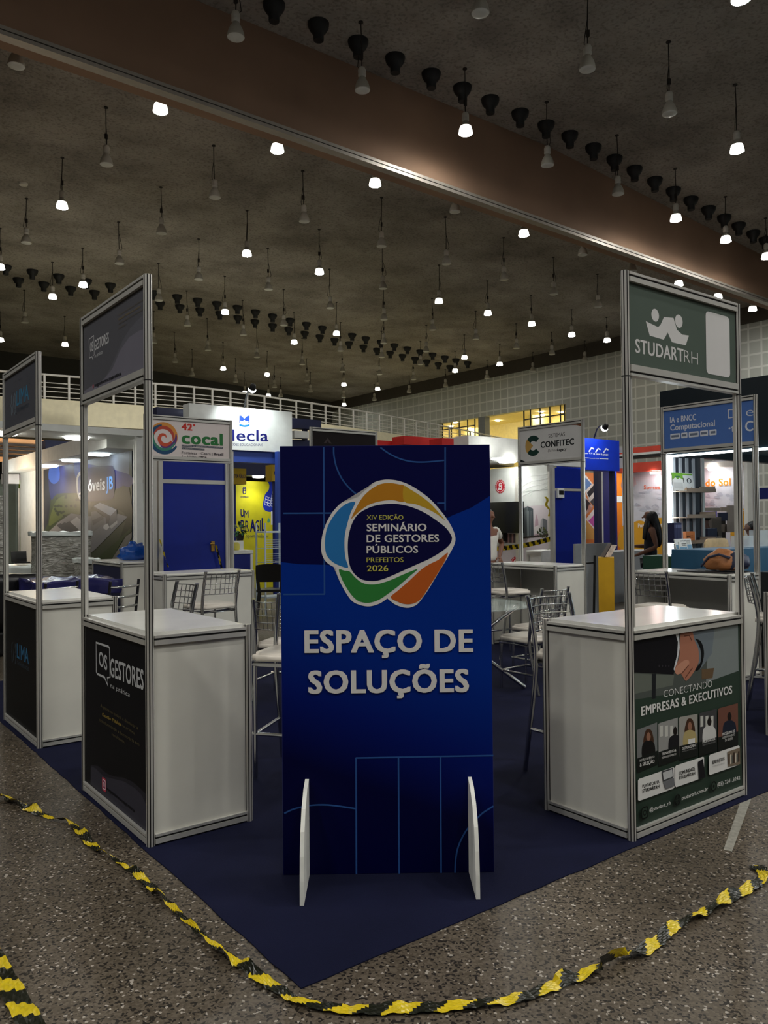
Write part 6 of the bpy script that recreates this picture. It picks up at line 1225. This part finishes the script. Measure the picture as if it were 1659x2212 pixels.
# ================================================================ WIRE-BACKED STOOLS AND CHAIRS
CUSH = M('white_vinyl', (226, 218, 206), 0.4, var=0.04)
def wire_seat(name, sh, bh, label, cat, group):
    """origin on the floor, facing +Y."""
    t = thing(name, label, cat, (0, 0, 0), group); W2 = 0.185; low = sh < 0.6
    bm = bmesh.new(); bmesh.ops.create_cube(bm, size=1)
    for v in bm.verts: v.co = V((v.co.x*0.39, v.co.y*0.38, v.co.z*0.045+sh))
    bmesh.ops.bevel(bm, geom=[e for e in bm.edges if abs(e.verts[0].co.z-e.verts[1].co.z) > 0.01], offset=0.04, segments=3, affect='EDGES')
    bmesh.ops.bevel(bm, geom=[e for e in bm.edges if abs(e.verts[0].co.z-e.verts[1].co.z) < 0.01 and e.verts[0].co.z > sh], offset=0.016, segments=3, affect='EDGES')
    bm.verts.index_update(); mb = MB(); mb.add([v.co.copy() for v in bm.verts], [tuple(v.index for v in f.verts) for f in bm.faces], CUSH, True); bm.free()
    mb.build('seat', t)
    zf = sh-0.045; mb = MB(); mb.tube([(-0.175, -0.165, zf), (0.175, -0.165, zf), (0.175, 0.17, zf), (-0.175, 0.17, zf)], 0.012, CHROME, 8, True); mb.build('seat_frame', t)
    prof = [(-0.26, 0.0), (-0.225, sh*0.3), (-0.185, sh*0.65), (-0.165, sh*0.92), (-0.168, sh+0.05), (-0.19, sh+(bh-sh)*0.55), (-0.225, bh)]
    for s in (-1, 1):
        mb = MB(); mb.tube([(s*W2, y, z) for y, z in spline([(a, b) for a, b in prof], 3, False)], 0.0145, CHROME, 10)
        mb.lathe([(0.0155, bh-0.004), (0.0155, bh+0.004)], CHROME, O=(s*W2, -0.225, 0), seg=10); mb.build('back_leg', t)
        mb = MB(); mb.tube([(s*0.17, 0.165, 0.0), (s*0.17, 0.165, sh-0.05)], 0.012, CHROME, 8); mb.build('front_leg', t)
    zr = sh*0.36 if not low else 0.16
    yb = -0.26+0.1*(zr/sh)
    for pts in (((-0.2, 0.165, zr), (0.2, 0.165, zr)), ((-W2, yb, zr), (-0.17, 0.165, zr)), ((W2, yb, zr), (0.17, 0.165, zr))):
        mb = MB(); mb.tube(pts, 0.0105, CHROME, 8); mb.build('footrest_bar', t)
    mb = MB(); z0, z1 = bh-(0.21 if not low else 0.25), bh-0.02; nx, nz = 8, 5
    def bp(u, z):
        k = (z-sh)/(bh-sh); y = -0.17-0.055*max(0, k); return V((W2*u, y-0.055*(1-u*u), z))
    for j in range(nz):
        z = z0+(z1-z0)*j/(nz-1); mb.tube([bp(-1+2*i/14, z) for i in range(15)], 0.0042 if 0 < j < nz-1 else 0.005, CHROME, 6)
    for i in range(1, nx): u = -1+2*i/nx; mb.tube([bp(u, z0+(z1-z0)*j/4) for j in range(5)], 0.0034, CHROME, 6)
    mb.build('backrest', t)
    return t
STO = wire_seat('bar_stool', 0.70, 1.03, '', 'bar stool', 'chrome wire-backed bar stools')
CHA = wire_seat('wire_chair', 0.45, 0.84, '', 'chair', 'chrome wire-backed chairs')
used = set()
def put(proto, x, y, yaw, label):
    o = dup(proto) if proto in used else proto; used.add(proto)
    o.location = (x, y, CZ+0.006); o.rotation_euler = (0, 0, yaw); o['label'] = label; return o
put(STO, 1.11, 1.91, 2.214, 'bar stool with its white seat half hidden by the left edge of the totem')
put(STO, 2.37, 0.80, math.pi, 'bar stool facing the handshake counter, its back rising beside the counter corner')
put(STO, 4.90, 0.86, 3.575, 'bar stool seen from the side at the right picture edge')
put(STO, 1.93, 4.85, 0.15, 'bar stool with its back to us before the swirl-logo counter')
put(STO, 0.90, 3.50, math.pi/2, 'bar stool turned sideways at the inside of the far left counter')
put(STO, 5.05, 3.95, -math.pi/2-0.12, 'bar stool before the C-logo counter, half hidden by the right edge of the totem')
put(STO, 4.85, 1.92, -math.pi/2+0.1, 'bar stool before the blue-header counter, seen between the right posts')
put(CHA, 3.92, 2.62, 0.06, 'front one of two low wire chairs beside the round glass table')
put(CHA, 4.47, 3.0, 0.0, 'rear one of two low wire chairs beside the round glass table')
put(CHA, 2.11, 3.74, -0.927, 'low wire chair with its back to us left of the totem')
# glass table
GLASS = M('table_glass', (206, 222, 216), 0.04, trans=0.0, alpha=0.32, spec=0.8)
c = V((3.52, 2.97, CZ+0.001)); t = thing('glass_table', 'round glass table on crossed chrome tubes right of the totem', 'table', c)
mb = MB(); mb.lathe([(0.555, 0.735), (0.56, 0.74), (0.555, 0.747)], GLASS, O=c, seg=48); mb.build('tabletop', t)
for k in range(4):
    a = math.radians(-37+90*k); b = a+math.radians(177)
    for o in (-0.022, 0.022):
        pa = c+V((0.46*math.cos(a)-o*math.sin(a), 0.46*math.sin(a)+o*math.cos(a), 0.735)); pb = c+V((0.50*math.cos(b)-o*math.sin(b), 0.50*math.sin(b)+o*math.cos(b), 0.012))
        mb = MB(); mb.tube([pa, pb], 0.016, CHROME, 10); mb.build('leg', t)
# ================================================================ BLACK AND WIRE CHAIRS BEYOND THE CARPET
p = on_z(583, 1327, 0); p = V((3.55, 6.9, 0)) if p.y < 6.4 else p
def shell_chair(label, p, yaw):
    t = thing('plastic_chair', label, 'chair', (p.x, p.y, 0)); R = Matrix.Rotation(yaw, 4, 'Z'); R.translation = V((p.x, p.y, 0))
    BP = M('shell_black', (12, 12, 14), 0.3); n = 8; vs = []
    for j in range(7):
        z = 0.44+0.42*j/6; y = -0.20-0.10*(j/6); w2 = 0.19+0.025*math.sin(j/6*2.2)
        for i in range(n+1): u = -1+2*i/n; vs.append(V((w2*u, y-0.03*(1-u*u)+0.03, z-(0.02*u*u if j == 6 else 0))))
    k = len(vs); vs += [v+V((0, -0.012, 0)) for v in vs]
    fs = []
    for j in range(6):
        for i in range(n):
            a = j*(n+1)+i; q = (a, a+1, a+n+2, a+n+1)
            if j in (0, 1) and 1 <= i <= n-2: continue
            fs += [q, tuple(k+v for v in q[::-1])]
    mb = MB(); mb.add(vs, fs, BP, True); mb.build('backrest', t, xf=R)
    mb = MB(); lumpy_box(mb, -0.21, 0.21, -0.2, 0.22, 0.42, 0.455, BP, 0.004, 4); mb.build('seat', t, xf=R)
    for sx in (-1, 1):
        for sy in (-0.2, 0.2): mb = MB(); mb.tube([(sx*0.17, sy*0.9, 0.43), (sx*0.21, sy*1.15, 0)], [0.02, 0.014], BP, 8); mb.build('leg', t, xf=R)
    return t
pc = on_z(584, 1216, 0.86)
shell_chair('black plastic chair with an open slot in its back left of the totem', pc, -0.55)
def loop_chair(label, p, yaw):
    t = thing('loop_chair', label, 'chair', (p.x, p.y, 0), 'dark chairs with looping tube backs'); R = Matrix.Rotation(yaw, 4, 'Z'); R.translation = V((p.x, p.y, 0)); BT = M('tube_black', (20, 20, 22), 0.4)
    for k, pts in enumerate((((-0.26, 0.1, 0.62), (-0.24, -0.12, 0.72), (-0.1, -0.24, 0.82), (0.1, -0.24, 0.82), (0.24, -0.12, 0.72), (0.26, 0.1, 0.62)), ((-0.25, 0.12, 0.55), (-0.2, -0.1, 0.60), (0.0, -0.26, 0.66), (0.16, -0.2, 0.78), (0.25, 0.05, 0.64)), ((0.25, 0.12, 0.55), (0.2, -0.1, 0.60), (0.0, -0.26, 0.66), (-0.16, -0.2, 0.78), (-0.25, 0.05, 0.64)))):
        sp3 = [V(q) for q in pts]; out = []
        for i in range(len(sp3)-1):
            P0, P1, P2, P3 = sp3[max(i-1, 0)], sp3[i], sp3[i+1], sp3[min(i+2, len(sp3)-1)]
            for j in range(5): tt = j/5; out.append(0.5*((2*P1)+(P2-P0)*tt+(2*P0-5*P1+4*P2-P3)*tt*tt+(3*P1-P0-3*P2+P3)*tt**3))
        out.append(sp3[-1]); mb = MB(); mb.tube(out, 0.013, BT, 7); mb.build('back_loop', t, xf=R)
    mb = MB(); mb.lathe([(0.05, 0.445), (0.2, 0.45), (0.23, 0.46), (0.2, 0.475)], BT, seg=20); mb.build('seat', t, xf=R)
    for sx in (-1, 1):
        for sy in (-1, 1): mb = MB(); mb.tube([(sx*0.26, 0.12 if sy > 0 else -0.12, 0.62 if sy > 0 else 0.70), (sx*0.2, sy*0.17, 0.45), (sx*0.24, sy*0.24, 0)], 0.013, BT, 7); mb.build('leg', t, xf=R)
loop_chair('dark loop-backed chair before the yellow wall, nearer the white desk', on_z(560, 1192, 0.80), 2.2)
loop_chair('dark loop-backed chair before the yellow wall, beside the white wire rack', on_z(580, 1190, 0.80), 1.2)
# white wire rack
yv = 9.2; xa, xb_ = on_y(573, 1200, yv).x, on_y(612, 1200, yv).x; t = thing('wire_rack', 'white wire display rack with thin baskets before the yellow wall', 'rack', ((xa+xb_)/2, yv, 0)); WR = M('rack_white', (206, 220, 232), 0.4); zt2 = on_y(574, 1130, yv).z
for x in (xa, xb_+0.1):
    for dy in (0, 0.3): mb = MB(); mb.box(x-0.012, x+0.012, yv+dy-0.012, yv+dy+0.012, 0, zt2, WR); mb.build('post', t)
for py in (1149, 1185, 1215, 1290):
    zz = on_y(590, py, yv).z; mb = MB()
    if py in (1149, 1290): mb.box(xa, xb_+0.1, yv-0.012, yv+0.312, zz-0.015, zz+0.012, WR)
    else:
        for k in range(5): mb.tube([(xa, yv, zz+0.035*k), (xb_+0.1, yv, zz+0.035*k)], 0.004, WR, 5)
        for k in range(6): mb.tube([(xa+(xb_+0.1-xa)*k/5, yv, zz), (xa+(xb_+0.1-xa)*k/5, yv+0.3, zz)], 0.004, WR, 5)
    mb.build('basket', t)
# ================================================================ CAUTION TAPE ON THE FLOOR
def resample(pts, step):
    out = []; P3 = [V((a, b, 0)) for a, b in pts]
    for i in range(len(P3)-1):
        A, B, C_, D_ = P3[max(i-1, 0)], P3[i], P3[i+1], P3[min(i+2, len(P3)-1)]; n = max(1, int((C_-B).length/step))
        for j in range(n): tt = j/n; out.append(0.5*((2*B)+(C_-A)*tt+(2*A-5*B+4*C_-D_)*tt*tt+(3*B-A-3*C_+D_)*tt**3))
    return out+[P3[-1]]
TP = [(-.36, 2.52), (-.31, 2.3), (-.24, 2.02), (-.18, 1.91), (-.18, 1.55), (-.14, 1.27), (-.12, .95), (-.12, .59), (-.11, .35), (-.08, .13), (-.05, -.05), (-.01, -.12), (.07, -.21), (.17, -.28), (.29, -.36), (.41, -.43), (.47, -.46), (.6, -.49), (.75, -.51), (.9, -.53), (1.06, -.55), (1.28, -.52), (1.43, -.53), (1.63, -.53), (1.84, -.53), (1.93, -.50), (1.98, -.43)]
rs = resample(TP, 0.012); n = len(rs); pts = []; random.seed(5)
roll = 0; wf = 0.8
for i, p in enumerate(rs):
    f = i/n
    amp = 0.75 if f < 0.5 else (0.12 if f < 0.72 else 0.55)
    roll = amp*(0.7*math.sin(i*0.15)+0.5*math.sin(i*0.41+1)); wf = (0.62 if 0.08 < f < 0.5 else 0.95)+0.22*math.sin(i*0.11)*(1 if f < 0.55 else 0.35)
    if 0.755 < f < 0.775: roll = 1.2
    pts.append((p+V((0, 0, 0.006+0.5*0.05*wf*abs(math.sin(roll))+0.006*abs(math.sin(i*0.4)))), roll, wf))
tape('crumpled yellow and black caution tape lying on the floor around the carpet corner', pts, 0.05, 0.083, 0.7, 0.002)
a = [on_z(x, y, 0) for x, y in ((-70, 1960), (-20, 2065), (25, 2145), (70, 2225), (120, 2330))]
rs = resample([(p.x, p.y) for p in a], 0.02); tape('second strip of yellow and black tape at the bottom left picture corner', [(p+V((0, 0, 0.008+0.003*abs(math.sin(i*.5)))), 0.12*math.sin(i*0.7), 1) for i, p in enumerate(rs)], 0.07, 0.083, 0.7, 0.002)
# pale flat strip on the floor at the right
a, b = on_z(1613, 1724, 0), on_z(1572, 1838, 0); d = (b-a).normalized(); s = V((d.y, -d.x, 0))*0.022
mb = MB(); mb.add([a-s, a+s, b+s*0.8, b-s*0.8, a-s+V((0, 0, .0015)), a+s+V((0, 0, .0015)), b+s*.8+V((0, 0, .0015)), b-s*.8+V((0, 0, .0015))], [(4, 5, 6, 7), (0, 1, 5, 4), (1, 2, 6, 5), (2, 3, 7, 6), (3, 0, 4, 7)], M('floor_strip', (150, 148, 138), 0.5, var=0.2, scale=40))
tag(mb.build('floor_strip', origin=a), 'short pale grey strip on the floor before the handshake counter', 'tape')
# smoke detector on the ceiling
p = on_z(50, 398, 11.42); mb = MB(); mb.lathe([(0.11, -0.06), (0.13, -0.03), (0.13, 0.03)], SOCK, O=(p.x, p.y, ZC), seg=16); tag(mb.build('smoke_detector', origin=(p.x, p.y, ZC)), 'small white round smoke detector on the left part of the ceiling', 'smoke detector')
# ================================================================ PEOPLE
def skin(verts, edges, m, sub=2, name='body', parent=None, xf=None):
    """one continuous skinned surface; verts are (x, y, z, rx, ry)"""
    me = bpy.data.meshes.new('sk'); me.from_pydata([v[:3] for v in verts], edges, [])
    ob = bpy.data.objects.new('sk', me); COL.objects.link(ob)
    md = ob.modifiers.new('s', 'SKIN'); md.use_smooth_shade = True; md.branch_smoothing = 0.4
    sl = me.skin_vertices[0] if len(me.skin_vertices) else None
    for i, v in enumerate(verts):
        sl.data[i].radius = (v[3], v[4] if len(v) > 4 else v[3]); sl.data[i].use_root = (i == 0)
    sb = ob.modifiers.new('u', 'SUBSURF'); sb.levels = sub; sb.render_levels = sub
    dg = bpy.context.evaluated_depsgraph_get(); ev = ob.evaluated_get(dg); r = bpy.data.meshes.new_from_object(ev)
    bpy.data.objects.remove(ob); bpy.data.meshes.remove(me)
    if xf is not None: r.transform(xf)
    r.materials.clear(); r.materials.append(m); r.name = name
    o = bpy.data.objects.new(name, r); COL.objects.link(o)
    if parent: o.parent = parent
    return o
def hand(vs, es, w, wi, d, up, curl=0.5):
    """palm, four fingers of unequal length and a thumb from wrist vertex wi"""
    d = V(d).normalized(); up = V(up).normalized(); s = d.cross(up).normalized()
    pa = V(w)+d*0.05; ip = len(vs); vs.append((*pa, 0.026, 0.015)); es.append((wi, ip))
    for k, L in enumerate((0.068, 0.078, 0.073, 0.058)):
        b = pa+d*0.045+s*(0.027-0.018*k); i0 = len(vs); vs.append((*b, 0.0095)); es.append((ip, i0))
        m = b+d*L*0.5-up*L*0.25*curl; vs.append((*m, 0.0088)); es.append((i0, i0+1)); e = m+d*L*0.42*(1-curl*0.4)-up*L*0.5*curl; vs.append((*e, 0.0078)); es.append((i0+1, i0+2))
    b = pa+s*0.034-d*0.012; i0 = len(vs); vs.append((*b, 0.011)); es.append((ip, i0)); m = b+s*0.022+d*0.03-up*0.01; vs.append((*m, 0.0098)); es.append((i0, i0+1)); e = m+d*0.03-up*0.012; vs.append((*e, 0.0085)); es.append((i0+1, i0+2))
def person(label, loc, yaw, skin_rgb, top_rgb, leg_rgb, hair_rgb, scale=1.0, arms=None, long_hair=False, sleeve=0.0, broad=1.0, name='person'):
    t = thing(name, label, 'person', loc); t.rotation_euler = (0, 0, yaw); t.scale = (scale,)*3
    SK = M('skin_%d' % skin_rgb[0], skin_rgb, 0.55); TP_ = M('top_%d_%d' % (top_rgb[0], top_rgb[2]), top_rgb, 0.75, bump=0.25, bscale=25); LG_ = M('trousers_%d' % leg_rgb[0], leg_rgb, 0.8); HR = M('hair_%d' % hair_rgb[0], hair_rgb, 0.45, bump=0.4, bscale=60); SHO = M('shoe_dark', (24, 22, 22), 0.5)
    b = broad; sx = 0.165*b
    vs = [(0, 0, 0.93, 0.135*b, 0.10), (0, 0.0, 1.05, 0.115*b, 0.085), (0, 0.005, 1.18, 0.125*b, 0.095), (0, -0.01, 1.31, 0.135*b, 0.10), (0, -0.02, 1.395, 0.07, 0.06), (0, -0.005, 1.45, 0.047, 0.05), (0, 0.02, 1.505, 0.055, 0.062), (0, 0.012, 1.575, 0.072, 0.086), (0, 0.0, 1.64, 0.062, 0.076)]
    es = [(i, i+1) for i in range(8)]
    i0 = len(vs); vs += [(0, 0.098, 1.545, 0.012), (0, 0.118, 1.528, 0.011)]; es += [(7, i0), (i0, i0+1)]          # nose
    for s in (-1, 1):
        i0 = len(vs); vs += [(s*0.078, 0.005, 1.555, 0.012, 0.02)]; es += [(7, i0)]                                     # ear
    arms = arms or {}
    ends = {}
    for s, k in ((-1, 'L'), (1, 'R')):
        el, wr, hd, up = arms.get(k, ((s*0.22, -0.02, 1.10), (s*0.22, 0.04, 0.87), (0, 0.05, -1), (s*-1, 0, 0)))
        i0 = len(vs); sh = V((s*sx, -0.015, 1.36)); el = V(el); wr = V(wr)
        vs += [(*sh, 0.055), (*(sh.lerp(el, 0.5)), 0.044), (*el, 0.036), (*(el.lerp(wr, 0.45)), 0.035), (*wr, 0.024, 0.02)]
        es += [(3, i0), (i0, i0+1), (i0+1, i0+2), (i0+2, i0+3), (i0+3, i0+4)]
        hand(vs, es, wr, i0+4, hd, up); ends[k] = (sh, el, wr)
    for s in (-1, 1):
        i0 = len(vs); vs += [(s*0.085, 0, 0.84, 0.085), (s*0.09, 0.01, 0.66, 0.07), (s*0.09, 0.02, 0.48, 0.052), (s*0.09, -0.005, 0.32, 0.052), (s*0.09, -0.015, 0.10, 0.036), (s*0.09, 0.0, 0.045, 0.036), (s*0.095, 0.13, 0.03, 0.032, 0.022)]
        es += [(0, i0)]+[(i0+j, i0+j+1) for j in range(6)]
    skin(vs, es, SK, 2, 'body', t)
    tv = [(0, 0, 0.90, 0.148*b, 0.112), (0, 0.0, 1.05, 0.13*b, 0.10), (0, 0.005, 1.18, 0.14*b, 0.11), (0, -0.01, 1.31, 0.148*b, 0.113), (0, -0.02, 1.385, 0.085, 0.07)]
    te = [(0, 1), (1, 2), (2, 3), (3, 4)]
    for k in ('L', 'R'):
        sh, el, wr = ends[k]; i0 = len(tv); tv.append((*sh, 0.066)); te.append((3, i0))
        if sleeve: tv.append((*(sh.lerp(el, sleeve)), 0.062)); te.append((i0, i0+1))
    skin(tv, te, TP_, 2, 'shirt', t)
    lv = [(0, 0, 0.95, 0.145*b, 0.112)]; le = []
    for s in (-1, 1):
        i0 = len(lv); lv += [(s*0.085, 0, 0.84, 0.098), (s*0.09, 0.01, 0.66, 0.083), (s*0.09, 0.02, 0.48, 0.066), (s*0.09, -0.005, 0.30, 0.064), (s*0.09, -0.012, 0.09, 0.055)]; le += [(0, i0)]+[(i0+j, i0+j+1) for j in range(4)]
    skin(lv, le, LG_, 2, 'trousers', t)
    for s in (-1, 1): skin([(s*0.09, -0.03, 0.05, 0.046, 0.045), (s*0.092, 0.05, 0.045, 0.047, 0.04), (s*0.097, 0.16, 0.032, 0.042, 0.028)], [(0, 1), (1, 2)], SHO, 2, 'shoe', t)
    if long_hair:
        hv = [(0, -0.02, 1.655, 0.082, 0.088), (0, -0.035, 1.585, 0.098, 0.098), (0, -0.065, 1.48, 0.105, 0.085), (0, -0.10, 1.36, 0.125, 0.075), (0, -0.12, 1.22, 0.125, 0.06), (0, -0.125, 1.08, 0.08, 0.035)]
        he = [(i, i+1) for i in range(5)]
        for s in (-1, 1): i0 = len(hv); hv += [(s*0.085, 0.03, 1.50, 0.035, 0.045), (s*0.11, 0.06, 1.34, 0.04, 0.04), (s*0.10, 0.09, 1.2, 0.022, 0.022)]; he += [(1, i0), (i0, i0+1), (i0+1, i0+2)]
    else:
        hv = [(0, -0.012, 1.665, 0.074, 0.085), (0, -0.03, 1.60, 0.085, 0.085), (0, -0.05, 1.53, 0.07, 0.055)]; he = [(0, 1), (1, 2)]
    skin(hv, he, HR, 2, 'hair', t)
    return t
def face(px, py, d): return CAM + ray(px, py)*d
LEFT = math.atan2(0.796, 0.605)             # yaw whose front (+Y) points to the left of the picture
lf = V((-0.796, 0.605, 0)); ywl = math.atan2(-lf.x, lf.y)
p = face(1404, 1120, 11.8)
wm = person('woman with long black hair in a dark sleeveless top, seen from the side', (p.x, p.y, 0), ywl-0.25, (124, 84, 66), (22, 24, 38), (16, 17, 22), (10, 10, 14), 0.985,
       {'L': ((-0.215, -0.075, 1.10), (-0.17, 0.20, 0.98), (0.1, 1, -0.45), (0, 0.3, 1)), 'R': ((0.20, -0.02, 1.10), (0.12, 0.22, 1.10), (-0.1, 1, 0.05), (0, 0, 1))}, True)
p2 = face(1055, 1120, 11.0)
person('man in a white T-shirt with one hand on his hip beside the totem', (p2.x, p2.y, 0), ywl+2.3, (128, 86, 66), (226, 222, 212), (30, 24, 34), (20, 16, 14), 1.0,
       {'L': ((-0.40, -0.10, 1.16), (-0.17, 0.05, 0.98), (0.5, 0.6, -0.4), (-0.3, 0.3, 0.8)), 'R': ((0.40, -0.10, 1.14), (0.19, 0.05, 0.97), (-0.5, 0.6, -0.4), (0.3, 0.3, 0.8))}, False, 0.62, 1.06)
p3 = face(1524, 1120, 12.8)
person('person with dark hair in a black patterned top behind the shelving post', (p3.x, p3.y, 0), ywl-1.2, (96, 66, 54), (26, 28, 28), (24, 24, 28), (14, 12, 12), 0.95, None, False, 0.5)
p4 = face(1622, 1120, 10.2)
person('person with dark hair in a burgundy top beyond the brown bag', (p4.x, p4.y, 0), ywl-0.9, (96, 66, 54), (96, 34, 52), (24, 24, 28), (16, 16, 18), 0.875, None, False, 0.5)
